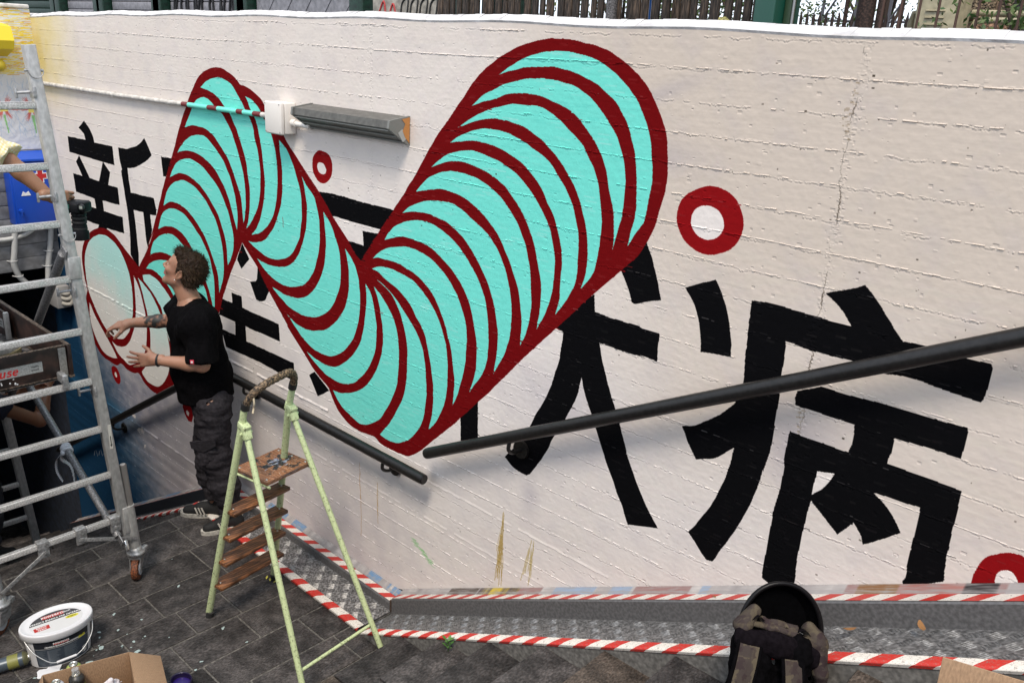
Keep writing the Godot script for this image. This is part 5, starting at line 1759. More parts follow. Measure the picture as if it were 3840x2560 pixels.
func tagged_rag(at: Vector3) -> Node:
	var t := thing("knotted_rag", "white strip of rag knotted round the scaffold's sloping brace", "rag", at)
	var m := mat(0.6, 0.62, 0.66, 0.85)
	var s := Shape.new()
	for k in 3:
		var d := Vector3(-1.85, 0.91, 0).normalized()
		var ring := []
		for q in 12:
			var w := TAU * q / 12
			ring.append(d * (k - 1) * 0.016 + Vector3(d.y, -d.x, 0) * 0.023 * cos(w) + Vector3(0, 0, 0.023) * sin(w) + d * 0.005 * sin(w + k))
		s.tube(ring, 0.009, 7, false, true)
	s.ball(Vector3(0.01, -0.012, 0.024), Vector3(0.018, 0.016, 0.014))
	obj("knot", s, m, t)
	var e := Shape.new()
	for k in 2:
		var a := Vector3(0.01, -0.015, 0.03)
		var pts := spline([a, a + Vector3(-0.03, -0.05, 0.025 - k * 0.03), a + Vector3(-0.015, -0.11, 0.035 - k * 0.08), a + Vector3(0.015 + 0.04 * k, -0.17 - 0.04 * k, 0.02 - k * 0.05)], 6)
		for q in pts.size() - 1:
			var w := 0.017 * (1.0 - 0.6 * q / pts.size())
			e.face([pts[q] + Vector3(w, 0, w), pts[q] - Vector3(w, 0, w), pts[q + 1] - Vector3(w, 0, w * 0.6), pts[q + 1] + Vector3(w, 0, w * 0.6)])
	obj("loose_end", e, m, t)
	return t

# ---------------------------------------------------------------- people
const SKIN := Color(0.40, 0.205, 0.13)

func person_hand(sh: Shape, wrist: Vector3, dir: Vector3, back: Vector3, curls: Array, thumb_curl: float, skin: Color, right: bool, spread := 0.10, thumb_out := 0.9) -> void:
	# dir: from wrist to knuckles; back: out of the back of the hand
	dir = dir.normalized()
	back = (back - dir * back.dot(dir)).normalized()
	var side := back.cross(dir) * (1.0 if right else -1.0)   # towards the thumb
	var f := Field.new(wrist - Vector3.ONE * 0.2, wrist + Vector3.ONE * 0.2, 0.0042)
	f.cap(wrist - dir * 0.03, wrist + dir * 0.02, 0.026, 0.027, 0.02)
	f.cap(wrist - dir * 0.03 + side * 0.008, wrist + dir * 0.02 + side * 0.012, 0.022, 0.022, 0.02)
	var kn := []
	for k in 4:
		var o := 0.030 - 0.0195 * k
		var q: Vector3 = wrist + dir * [0.088, 0.093, 0.088, 0.079][k] + side * o
		kn.append(q)
		f.cap(wrist + dir * 0.015 + side * o * 0.6, q, 0.0155, 0.0118, 0.014)
	f.cap(wrist + dir * 0.03 + side * 0.02 - back * 0.006, wrist + dir * 0.045 + side * 0.026 - back * 0.01, 0.02, 0.016, 0.015)
	for k in 4:
		var ln: Array = [[0.042, 0.025, 0.02], [0.046, 0.029, 0.021], [0.042, 0.027, 0.021], [0.034, 0.02, 0.018]][k]
		var a: Vector3 = kn[k]
		var w: float = curls[k] * 0.45
		var fan := spread * (1.5 - k)
		for j in 3:
			var d := (dir * cos(w) - back * sin(w) + side * fan * cos(w)).normalized()
			var b: Vector3 = a + d * ln[j]
			var r: float = [0.0098, 0.0088, 0.0078, 0.0068][j] * (0.9 if k == 3 else 1.0)
			f.cap(a, b, r, r - 0.001, 0.003)
			a = b
			w += curls[k] * (1.0 if j == 0 else 0.7)
	var ta := wrist + dir * 0.026 + side * 0.027 - back * 0.008
	var td := (dir * 0.72 + side * thumb_out - back * (0.25 + thumb_curl * 0.5)).normalized()
	var tb := ta + td * 0.042
	f.cap(ta - td * 0.01, tb, 0.0145, 0.0115, 0.012)
	var te := (td - side * thumb_curl * 0.55 - back * thumb_curl * 0.4 + dir * 0.25).normalized()
	f.cap(tb, tb + te * 0.032, 0.0108, 0.0098, 0.005)
	f.cap(tb + te * 0.032, tb + te * 0.032 + (te - side * thumb_curl * 0.3).normalized() * 0.024, 0.0095, 0.0078, 0.004)
	f.net(sh, func(p, _g): return skin.lerp(Color(0.42, 0.17, 0.12), clampf((p - wrist).dot(dir) * 5.0 - 0.35, 0, 0.35)))

func person_head(sh: Shape, c: Vector3, b: Basis, neck: Vector3, skin: Color, smile := 0.0) -> void:
	var f := Field.new(c - Vector3.ONE * 0.2, c + Vector3.ONE * 0.19, 0.0046)
	var at := func(x: float, y: float, z: float) -> Vector3: return c + b * Vector3(x, y, z)
	f.ell(at.call(0, 0.038, -0.016), Vector3(0.075, 0.086, 0.098), b, 0.02)
	f.ell(at.call(0, -0.02, 0.036), Vector3(0.060, 0.078, 0.056), b, 0.03)
	f.ell(at.call(0, 0.045, 0.042), Vector3(0.058, 0.045, 0.042), b, 0.03)
	f.cap(at.call(0.05, -0.062, 0.0), at.call(0.018, -0.103, 0.062), 0.017, 0.015, 0.035)
	f.cap(at.call(-0.05, -0.062, 0.0), at.call(-0.018, -0.103, 0.062), 0.017, 0.015, 0.035)
	f.cap(at.call(-0.01, -0.104, 0.07), at.call(0.01, -0.104, 0.07), 0.0165, 0.0165, 0.02)
	f.cap(at.call(-0.036, 0.024, 0.078), at.call(0.036, 0.024, 0.078), 0.0105, 0.0105, 0.018)
	f.ell(at.call(0.033, 0.004, 0.096), Vector3(0.019, 0.012, 0.014), b, 0.012, true)
	f.ell(at.call(-0.033, 0.004, 0.096), Vector3(0.019, 0.012, 0.014), b, 0.012, true)
	f.ell(at.call(0.032, 0.003, 0.078), Vector3(0.0125, 0.0115, 0.0115), b, 0.002)
	f.ell(at.call(-0.032, 0.003, 0.078), Vector3(0.0125, 0.0115, 0.0115), b, 0.002)
	f.cap(at.call(0, 0.012, 0.091), at.call(0, -0.026, 0.113), 0.0075, 0.0105, 0.012)
	f.cap(at.call(0, -0.029, 0.108), at.call(0, -0.034, 0.098), 0.010, 0.010, 0.008)
	f.ell(at.call(0.0125, -0.033, 0.1), Vector3(0.0085, 0.0078, 0.011), b, 0.006)
	f.ell(at.call(-0.0125, -0.033, 0.1), Vector3(0.0085, 0.0078, 0.011), b, 0.006)
	f.ell(at.call(0.04, -0.022, 0.068), Vector3(0.019, 0.016, 0.018), b, 0.025)
	f.ell(at.call(-0.04, -0.022, 0.068), Vector3(0.019, 0.016, 0.018), b, 0.025)
	f.cap(at.call(-0.02, -0.059 + smile, 0.084), at.call(0.0, -0.059, 0.095), 0.0052, 0.0068, 0.006)
	f.cap(at.call(0.02, -0.059 + smile, 0.084), at.call(0.0, -0.059, 0.095), 0.0052, 0.0068, 0.006)
	f.cap(at.call(-0.016, -0.072 + smile * 0.5, 0.083), at.call(0.0, -0.073, 0.0915), 0.0055, 0.0075, 0.006)
	f.cap(at.call(0.016, -0.072 + smile * 0.5, 0.083), at.call(0.0, -0.073, 0.0915), 0.0055, 0.0075, 0.006)
	f.ell(at.call(0, -0.0655, 0.1), Vector3(0.02, 0.0022, 0.012), b, 0.003, true)
	for s in [-1.0, 1.0]:
		var eb: Basis = b * Basis(Vector3.UP, s * 0.42) * Basis(Vector3.RIGHT, -0.18)
		f.ell(at.call(s * 0.078, -0.004, -0.012), Vector3(0.0085, 0.033, 0.021), eb, 0.006)
		f.ell(at.call(s * 0.077, -0.032, -0.006), Vector3(0.0075, 0.011, 0.0105), eb, 0.006)
		f.ell(at.call(s * 0.088, -0.002, -0.010), Vector3(0.0065, 0.022, 0.0125), eb, 0.005, true)
		f.ell(at.call(s * 0.083, -0.012, -0.002), Vector3(0.0035, 0.009, 0.006), eb, 0.004)
	f.cap(at.call(0, -0.07, -0.022), neck, 0.056, 0.062, 0.03)
	f.cap(at.call(0, -0.085, 0.022), neck + b * Vector3(0, 0.02, 0.03), 0.028, 0.03, 0.04)
	f.cut(neck - Vector3(0, 0.03, 0), Vector3.DOWN)
	var iv := b.inverse()
	f.net(sh, func(p, _g):
		var q: Vector3 = iv * (p - c)
		var k := skin
		var ax := absf(q.x)
		if Vector2(ax - 0.032, q.y - 0.003).length() < 0.0098 and q.z > 0.083:
			k = Color(0.5, 0.47, 0.44)
			if Vector2(ax - 0.032, q.y - 0.003).length() < 0.0052:
				k = Color(0.035, 0.02, 0.015)
		elif absf(q.y + 0.0655 - smile * ax * 30.0) < 0.011 and ax < 0.024 and q.z > 0.072:
			k = Color(0.36, 0.12, 0.1)
		elif ax > 0.012 and ax < 0.048 and absf(q.y - 0.027 + (ax - 0.028) * (ax - 0.028) * 9.0) < 0.0052 and q.z > 0.06:
			k = Color(0.045, 0.025, 0.016)
		elif q.y < -0.045 and q.z > -0.005 and q.y > -0.135:
			k = skin.lerp(Color(0.2, 0.12, 0.09), 0.22)
		if ax > 0.055 and q.y < 0.02 and q.z > 0.0:
			k = k.lerp(Color(0.42, 0.19, 0.13), 0.15)
		return k)

func person_hair(c: Vector3, b: Basis, sd: int) -> Shape:
	var f := Field.new(c - Vector3.ONE * 0.17, c + Vector3.ONE * 0.17, 0.0052)
	var at := func(x: float, y: float, z: float) -> Vector3: return c + b * Vector3(x, y, z)
	f.ell(at.call(0, 0.046, -0.022), Vector3(0.081, 0.087, 0.103), b, 0.02)
	f.ell(at.call(0, 0.0, -0.05), Vector3(0.079, 0.085, 0.07), b, 0.03)
	f.ell(at.call(0.008, 0.098, 0.052), Vector3(0.05, 0.024, 0.036), b, 0.03)
	f.cap(at.call(0.076, 0.02, 0.012), at.call(0.074, -0.018, 0.016), 0.008, 0.005, 0.01)
	f.cap(at.call(-0.076, 0.02, 0.012), at.call(-0.074, -0.018, 0.016), 0.008, 0.005, 0.01)
	var nz := noise(sd, 48.0)
	nz.fractal_octaves = 3
	f.ripple(nz, 0.0055, b.z.abs() * 0.5 + Vector3.ONE * 0.7)
	# leave the face, the ears and the neck free
	f.ell(at.call(0, -0.005, 0.112), Vector3(0.086, 0.079, 0.088), b, 0.012, true)
	f.ell(at.call(0.082, -0.022, -0.006), Vector3(0.022, 0.038, 0.027), b, 0.008, true)
	f.ell(at.call(-0.082, -0.022, -0.006), Vector3(0.022, 0.038, 0.027), b, 0.008, true)
	f.ell(at.call(0, -0.1, 0.03), Vector3(0.14, 0.085, 0.09), b, 0.01, true)
	f.cut(at.call(0, -0.072, 0), -b.y)
	var sh := Shape.new()
	var tone := noise(sd + 1, 60.0)
	f.net(sh, func(p, _g): return Color(0.012, 0.0075, 0.005).lerp(Color(0.045, 0.027, 0.016), clampf(0.3 + tone.get_noise_3dv(p) * 0.5, 0, 1)))
	# loose tufts that break up the outline
	var rg := RandomNumberGenerator.new()
	rg.seed = sd
	var count := sh.v.size()
	for k in 2600:
		var e := rg.randi() % count
		var p: Vector3 = sh.v[e]
		var nn: Vector3 = sh.n[e]
		var flow: Vector3 = (-b.z * 0.8 - b.y * 0.5 + b.x * rg.randf_range(-0.5, 0.5) + nn * rg.randf_range(0.12, 0.5))
		if (p - c).dot(b.y) > 0.075:
			flow = b.z * rg.randf_range(-0.6, 0.9) + b.x * rg.randf_range(-0.6, 0.6) + nn * rg.randf_range(0.3, 0.7)
		flow = flow.normalized() * rg.randf_range(0.012, 0.026)
		var w := flow.cross(nn).normalized() * 0.0011
		sh.tint = sh.c[e].lerp(Color(0.06, 0.036, 0.02), rg.randf() * 0.6)
		sh.face([p - w - nn * 0.002, p + w - nn * 0.002, p + flow * 0.6 + w * 0.6 + nn * 0.001, p + flow])
	sh.tint = Color.WHITE
	return sh

# a sneaker: toe and heel on the ground
func shoe(o: Node3D, heel: Vector3, toe: Vector3, ankle: Vector3, upper: Material, sole_m: Material, stripes := true, called := "shoe", tilt := 0.0) -> void:
	var d := (toe - heel)
	var l := d.length() + 0.05
	d = d.normalized()
	var upv := Vector3.UP
	var sd := d.cross(upv).normalized()
	upv = sd.cross(d).normalized()
	var b := Basis(d, upv, sd)
	var base := heel - d * 0.025
	var at := func(x: float, y: float, z: float) -> Vector3: return base + b * Vector3(x * l, y, z)
	var f := Field.new(base - Vector3.ONE * 0.1 - Vector3(absf(d.x), absf(d.y), absf(d.z)) * 0.32, base + Vector3.ONE * 0.16 + Vector3(absf(d.x), absf(d.y), absf(d.z)) * 0.32, 0.0075)
	f.cap(at.call(0.15, 0.052, 0), at.call(0.5, 0.05, 0.0), 0.034, 0.036, 0.02)
	f.cap(at.call(0.5, 0.045, 0), at.call(0.84, 0.034, 0.004), 0.038, 0.028, 0.02)
	f.cap(at.call(0.62, 0.03, 0.014), at.call(0.82, 0.028, 0.01), 0.03, 0.026, 0.02)
	f.cap(at.call(0.14, 0.05, 0), ankle + Vector3(0, 0.0, 0) - d * 0.012, 0.036, 0.038, 0.03)
	f.cap(at.call(0.3, 0.07, 0), at.call(0.55, 0.062, 0), 0.034, 0.028, 0.02)
	f.cut(at.call(0, 0.018, 0), -upv)
	var us := Shape.new()
	f.net(us)
	var up := obj(called, us, upper, o)
	var sp := PackedVector2Array()
	for k in 32:
		var w := TAU * k / 32
		var x := 0.5 - 0.5 * cos(w)
		var wd := 0.036 + 0.011 * smoothstep(0.35, 0.75, x) - 0.012 * smoothstep(0.85, 1.0, x)
		sp.append(Vector2(x * l, wd * signf(sin(w)) * pow(absf(sin(w)), 0.55) + 0.006 * smoothstep(0.4, 0.8, x)))
	var ss := Shape.new()
	ss.prism(sp, 0.026, Transform3D(Basis(d, sd, -upv) if Basis(d, sd, -upv).determinant() > 0 else Basis(d, sd, upv), base + upv * (0.026 if Basis(d, sd, -upv).determinant() > 0 else 0.0)))
	obj("sole", ss, sole_m, up)
	if stripes:
		for s in [-1.0, 1.0]:
			for k in 3:
				var st := Shape.new()
				var p0: Vector3 = at.call(0.40 + 0.075 * k, 0.03, s * 0.047)
				var p1: Vector3 = at.call(0.48 + 0.07 * k, 0.076, s * 0.037)
				st.box((p0 + p1) / 2, Vector3(0.0105, p0.distance_to(p1), 0.006), 0.001, Basis(d, (p1 - p0).normalized(), d.cross(p1 - p0).normalized()))
				obj("stripe", st, sole_m, up)
		var hl := Shape.new()
		hl.box(at.call(0.035, 0.078, 0.0), Vector3(0.012, 0.045, 0.036), 0.005, b)
		obj("heel_tab", hl, sole_m, up)
		var lc := Shape.new()
		for k in 5:
			var x := 0.42 + 0.06 * k
			lc.tube(spline([at.call(x, 0.086 - 0.008 * k, -0.022), at.call(x + 0.01, 0.1 - 0.009 * k, 0), at.call(x, 0.086 - 0.008 * k, 0.022)], 4), 0.003, 6)
		obj("lace", lc, mat(0.02, 0.02, 0.02, 0.8), up)

func make_person(called: String, label: String, j: Dictionary) -> Node3D:
	var o := thing(called, label, "person")
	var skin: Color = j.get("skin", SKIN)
	var bs := Shape.new()
	var lo: Vector3 = j.pelvis
	var hi: Vector3 = j.pelvis
	for k in ["waist", "chest", "neck", "hem", "sho_l", "sho_r", "elb_l", "elb_r", "wri_l", "wri_r", "hip_l", "hip_r", "kne_l", "kne_r", "ank_l", "ank_r"]:
		lo = lo.min(j[k])
		hi = hi.max(j[k])
	var pad := Vector3.ONE * 0.22
	var f := Field.new(lo - pad, hi + pad, 0.0125)
	f.cap(j.pelvis, j.waist, 0.115, 0.108, 0.05)
	f.cap(j.waist, j.chest, 0.105, 0.115, 0.06)
	f.cap(j.sho_l.lerp(j.chest, 0.35), j.sho_r.lerp(j.chest, 0.35), 0.092, 0.092, 0.08)
	f.cap(j.sho_l, j.sho_r, 0.055, 0.055, 0.05)
	f.cap(j.neck, j.chest, 0.06, 0.075, 0.06)
	for s in ["_l", "_r"]:
		f.cap(j["sho" + s], j["elb" + s], 0.05, 0.04, 0.03)
		f.cap(j["elb" + s], j["elb" + s].lerp(j["wri" + s], 0.3), 0.04, 0.0425, 0.02)
		f.cap(j["elb" + s].lerp(j["wri" + s], 0.3), j["wri" + s], 0.0425, 0.0275, 0.015)
		f.cap(j["hip" + s], j["kne" + s], 0.085, 0.055, 0.05)
		f.cap(j["kne" + s], j["kne" + s].lerp(j["ank" + s], 0.35), 0.052, 0.052, 0.03)
		f.cap(j["kne" + s].lerp(j["ank" + s], 0.35), j["ank" + s], 0.052, 0.036, 0.02)
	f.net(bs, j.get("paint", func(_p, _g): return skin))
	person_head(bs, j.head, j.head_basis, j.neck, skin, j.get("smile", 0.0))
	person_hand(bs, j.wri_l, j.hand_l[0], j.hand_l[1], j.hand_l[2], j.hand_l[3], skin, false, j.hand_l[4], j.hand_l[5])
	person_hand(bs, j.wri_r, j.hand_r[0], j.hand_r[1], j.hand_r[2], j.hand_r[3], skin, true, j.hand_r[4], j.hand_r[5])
	var sm := StandardMaterial3D.new()
	sm.vertex_color_use_as_albedo = true
	sm.roughness = 0.5
	sm.subsurf_scatter_enabled = true
	sm.subsurf_scatter_strength = 0.12
	sm.albedo_texture = speckle(151, 0.12, 0.82, 4, 1.6)
	sm.uv1_triplanar = true
	sm.uv1_scale = Vector3.ONE * 9.0
	obj("body", bs, sm, o)
	var hm := StandardMaterial3D.new()
	hm.vertex_color_use_as_albedo = true
	hm.roughness = 0.55
	hm.metallic_specular = 0.25
	obj("hair", person_hair(j.head, j.head_basis, j.get("seed", 5)), hm, o)
	# shirt
	var sf := Field.new(lo - pad * 1.2, hi + pad * 1.2, 0.0125)
	var w: float = j.get("loose", 0.03)
	sf.cap(j.hem, j.waist, 0.132 + w, 0.12 + w, 0.05)
	sf.cap(j.waist, j.chest, 0.113 + w, 0.118 + w * 0.7, 0.07)
	sf.cap(j.sho_l.lerp(j.chest, 0.35), j.sho_r.lerp(j.chest, 0.35), 0.1 + w * 0.5, 0.1 + w * 0.5, 0.08)
	sf.cap(j.sho_l, j.sho_r, 0.06, 0.06, 0.06)
	sf.cap(j.neck.lerp(j.chest, 0.2), j.chest, 0.07, 0.1, 0.06)
	for s in ["_l", "_r"]:
		var e: Vector3 = j["sho" + s].lerp(j["elb" + s], j.get("sleeve" + s, 0.75))
		sf.sleeve(j["sho" + s], e + (e - j["sho" + s]).normalized() * 0.1, 0.068 + w * 0.25, 0.066 + w * 0.8, 0.05, e, (e - j["sho" + s]).normalized())
	var rp := noise(j.get("seed", 5) + 20, 5.5)
	rp.fractal_octaves = 2
	sf.ripple(rp, 0.017, Vector3(1.6, 0.8, 1.6))
	sf.cut(j.hem + Vector3(0, 0.0, 0), j.get("hem_dir", Vector3.DOWN), 0.55)
	sf.ell(j.neck + j.get("collar", Vector3(0, 0.035, 0)), j.get("collar_size", Vector3(0.085, 0.06, 0.085)), Basis(), 0.006, true)
	var ss := Shape.new()
	sf.net(ss, j.get("dye", null))
	obj("shirt", ss, j.shirt, o)
	# trousers
	var tf := Field.new(lo - pad, hi + pad, 0.0125)
	tf.cap(j.pelvis + Vector3(0, 0.08, 0), j.pelvis, 0.105, 0.118, 0.04)
	for s in ["_l", "_r"]:
		var cuff: Vector3 = j["kne" + s].lerp(j["ank" + s], 0.9)
		tf.cap(j["hip" + s], j["kne" + s], 0.108, 0.086, 0.05)
		tf.cap(j["kne" + s], j["kne" + s].lerp(cuff, 0.6), 0.086, 0.088, 0.03)
		tf.cap(j["kne" + s].lerp(cuff, 0.55), cuff, 0.086, 0.062, 0.03)
		tf.cap(cuff, cuff + Vector3(0, -0.02, 0), 0.066, 0.064, 0.01)
	var rt := noise(j.get("seed", 5) + 30, 7.0)
	rt.fractal_octaves = 3
	tf.ripple(rt, 0.022, Vector3(0.8, 1.7, 0.8))
	for s in ["_l", "_r"]:
		var cuff: Vector3 = j["kne" + s].lerp(j["ank" + s], 0.93)
		tf.cut(cuff, (j["ank" + s] - j["kne" + s]).normalized(), 0.16)
	var tr := Shape.new()
	tf.net(tr)
	obj("trousers", tr, j.trousers, o)
	return o

func build_people() -> void:
	# --- the man looking up at his mural
	var O := Vector3(-4.557, 0, -2.29)
	var F := Vector3(-0.743524, 0, 0.668709)
	var S := Vector3(0.668709, 0, 0.743524)
	var P := func(a: float, u: float, b: float) -> Vector3: return O + F * a + Vector3(0, u, 0) + S * b
	var cloth := speckle(141, 0.06, 0.55, 4)
	var black := grain(mat(0.0055, 0.005, 0.006, 0.9, 0.0, 0.15), cloth, 3.0)
	var grey := grain(mat(0.043, 0.039, 0.045, 0.9, 0.0, 0.2), cloth, 3.0, speckle(142, 0.25, 0.0, 2), 0.05)
	var face := (F * 1.0 + Vector3(0, 0.52, 0) - S * 0.06).normalized()
	var hx := Vector3.UP.cross(face).normalized()
	var hb := Basis(hx, face.cross(hx), face)
	var j := {
		"pelvis": P.call(-0.05, 0.86, 0.0), "waist": P.call(-0.005, 1.04, 0.0), "chest": P.call(0.015, 1.27, 0.0), "neck": P.call(0.035, 1.475, 0.0),
		"head": P.call(0.052, 1.648, 0.0), "head_basis": hb, "smile": 0.004, "seed": 5,
		"sho_l": P.call(-0.085, 1.405, 0.165), "elb_l": P.call(-0.095, 1.15, 0.21), "wri_l": P.call(0.172, 1.163, 0.2),
		"sho_r": P.call(0.11, 1.40, -0.16), "elb_r": P.call(0.25, 1.265, -0.215), "wri_r": P.call(0.50, 1.235, -0.22),
		"hip_l": P.call(-0.09, 0.84, 0.085), "kne_l": P.call(-0.085, 0.50, 0.08), "ank_l": P.call(-0.155, 0.105, 0.06),
		"hip_r": P.call(-0.02, 0.84, -0.085), "kne_r": P.call(0.015, 0.49, -0.085), "ank_r": P.call(0.0, 0.115, -0.075),
		"hand_l": [F * 1.0 + Vector3(0, -0.05, 0), S * 1.0 + Vector3(0, 0.25, 0), [0.35, 0.3, 0.3, 0.35], 0.35, 0.13, 0.75],
		"hand_r": [F * 1.0 + Vector3(0, -0.2, 0) + S * 0.1, Vector3(0, 1, 0) + S * 0.25 + F * 0.2, [0.6, 0.75, 0.85, 0.95], 0.4, 0.06, 0.6],
		"hem": P.call(-0.02, 0.862, 0.0), "hem_dir": Vector3(0, -1, 0) - F * 0.07, "loose": 0.036, "shirt": black, "trousers": grey, "sleeve_l": 0.93, "sleeve_r": 0.62,
		"collar": F * 0.03 + Vector3(0, 0.02, 0), "collar_size": Vector3(0.09, 0.075, 0.09),
	}
	var tn := noise(77, 24.0)
	var er: Vector3 = j.elb_r
	var wr: Vector3 = j.wri_r
	j.paint = func(p: Vector3, _g: Vector3) -> Color:
		var u := (p - er).dot(wr - er) / (wr - er).length_squared()
		if u > -0.05 and u < 0.62 and p.distance_to(er.lerp(wr, clampf(u, 0, 1))) < 0.07:
			var k := tn.get_noise_3dv(p) + 0.25 - absf(u - 0.28) * 0.6
			if k > 0.12:
				return Color(0.035, 0.035, 0.03)
			if k > -0.02:
				return Color(0.17, 0.08, 0.05)
		return SKIN
	# a faint grey print on the front of the shirt
	var pn := (F * 0.55 + S * 0.84).normalized()
	var pxx := Vector3.UP.cross(pn).normalized()
	var pc: Vector3 = P.call(0.13, 1.17, 0.11)
	var loops := spline([Vector3(-0.045, 0.1, 0), Vector3(-0.06, 0.03, 0), Vector3(-0.02, -0.04, 0), Vector3(0.045, -0.085, 0), Vector3(0.075, -0.06, 0), Vector3(0.03, -0.015, 0), Vector3(-0.03, -0.07, 0), Vector3(-0.07, -0.085, 0)], 5)
	j.dye = func(p: Vector3, g: Vector3) -> Color:
		var q := p - pc
		if g.dot(pn) > 0.2 and absf(q.dot(pn)) < 0.12:
			var w := Vector3(q.dot(pxx), q.y, 0)
			for e in loops:
				if w.distance_to(e) < 0.012:
					return Color(5.0, 5.4, 6.0)
		return Color.WHITE
	black.vertex_color_use_as_albedo = true
	var man := make_person("person", "man in black t-shirt and grey cargo trousers looking up at the mural, arms held out", j)
	var white := grain(mat(0.66, 0.63, 0.56, 0.6), speckle(143, 0.04, 0.6, 4), 5.0)
	var suede := grain(mat(0.010, 0.010, 0.011, 0.8), cloth, 5.0)
	shoe(man, P.call(-0.035, 0.0, -0.075), P.call(0.20, 0.0, -0.06), P.call(0.0, 0.12, -0.075), suede, white, true, "sneaker")
	shoe(man, P.call(-0.19, 0.0, 0.04), P.call(-0.01, 0.0, 0.15), P.call(-0.155, 0.115, 0.06), suede, white, true, "sneaker")
	# bracelet, ear stud, sleeve label, print, cargo pocket
	var br := Shape.new()
	var ring := []
	var ad: Vector3 = ((j.wri_l as Vector3) - (j.elb_l as Vector3)).normalized()
	var au := Vector3.UP
	var asd := ad.cross(au).normalized()
	for k in 20:
		var w := TAU * k / 20
		ring.append((j.wri_l as Vector3) - ad * 0.012 + au * 0.031 * cos(w) + asd * 0.030 * sin(w))
	br.tube(ring, 0.0065, 8, false, true)
	obj("wristband", br, mat(0.012, 0.012, 0.014, 0.6), man)
	var es := Shape.new()
	es.ball((j.head as Vector3) + hb * Vector3(0.0815, -0.043, 0.002), Vector3.ONE * 0.0042, Basis(), 8)
	obj("ear_stud", es, mat(0.7, 0.7, 0.7, 0.2, 1.0), man)
	var sl := Shape.new()
	var slb := Basis(F, Vector3.UP, -S)
	var sp: Vector3 = P.call(-0.065, 1.195, 0.282)
	sl.box(sp, Vector3(0.022, 0.024, 0.004), 0.001, slb)
	var tagm := obj("sleeve_tab", sl, mat(0.5, 0.02, 0.05, 0.6), man)
	var sl2 := Shape.new()
	sl2.rod(sp + S * 0.002, sp + S * 0.0035, 0.007, 0.007, 12)
	obj("tab_emblem", sl2, mat(0.7, 0.6, 0.6, 0.6), tagm)
	var pf := Shape.new()
	var pocket := Field.new(P.call(-0.05, 0.57, 0.15) - Vector3.ONE * 0.2, P.call(-0.05, 0.57, 0.15) + Vector3.ONE * 0.2, 0.009)
	pocket.ell(P.call(-0.05, 0.545, 0.14), Vector3(0.075, 0.11, 0.045), slb, 0.01)
	pocket.ripple(noise(9, 12.0), 0.02)
	pocket.net(pf)
	var pk := obj("cargo_pocket", pf, grey, man)
	var fl := Shape.new()
	fl.prism(PackedVector2Array([Vector2(-0.075, 0.05), Vector2(0.075, 0.075), Vector2(0.08, 0.03), Vector2(0.0, -0.02), Vector2(-0.07, 0.005)]), 0.006, Transform3D(Basis(-F, Vector3.UP, S) * Basis(Vector3.RIGHT, 0.12), P.call(-0.05, 0.60, 0.178)))
	obj("pocket_flap", fl, grey, pk)
	# --- the photographer on the scaffold deck, mostly beyond the left edge
	var O2 := Vector3(-4.86, 1.27, -1.10)
	var F2 := Vector3(0.62, 0, -0.78).normalized()
	var S2 := F2.cross(Vector3.UP)      # his right
	var Q := func(a: float, u: float, b: float) -> Vector3: return O2 + F2 * a + Vector3(0, u, 0) + S2 * b
	var check := mat(1, 1, 1, 0.85)
	var im := Image.create(32, 32, false, Image.FORMAT_RGBA8)
	for y in 32:
		for x in 32:
			im.set_pixel(x, y, lin(0.62, 0.5, 0.2) if (x / 4 + y / 4) % 2 == 0 else lin(0.7, 0.66, 0.55))
	grain(check, ImageTexture.create_from_image(im), 12.0)
	var el := Vector3(-4.68, 2.305, -1.445)
	var wrp := Vector3(-4.585, 2.135, -1.58)
	var face2 := (F2 + Vector3(0, -0.35, 0)).normalized()
	var hx2 := Vector3.UP.cross(face2).normalized()
	make_photographer(Q, el, wrp, Basis(hx2, face2.cross(hx2), face2), check, cloth, F2, S2, white)

	# --- the person in navy on the stairs below
	var O3 := Vector3(-5.92, -0.59, -1.36)
	var F3 := Vector3(0.35, 0, -0.93).normalized()
	var S3 := F3.cross(Vector3.UP)
	var R := func(a: float, u: float, b: float) -> Vector3: return O3 + F3 * a + Vector3(0, u, 0) + S3 * b
	var face3 := (F3 + Vector3(0, -0.1, 0)).normalized()
	var hx3 := Vector3.UP.cross(face3).normalized()
	var navy := grain(mat(0.006, 0.008, 0.03, 0.85), cloth, 3.0)
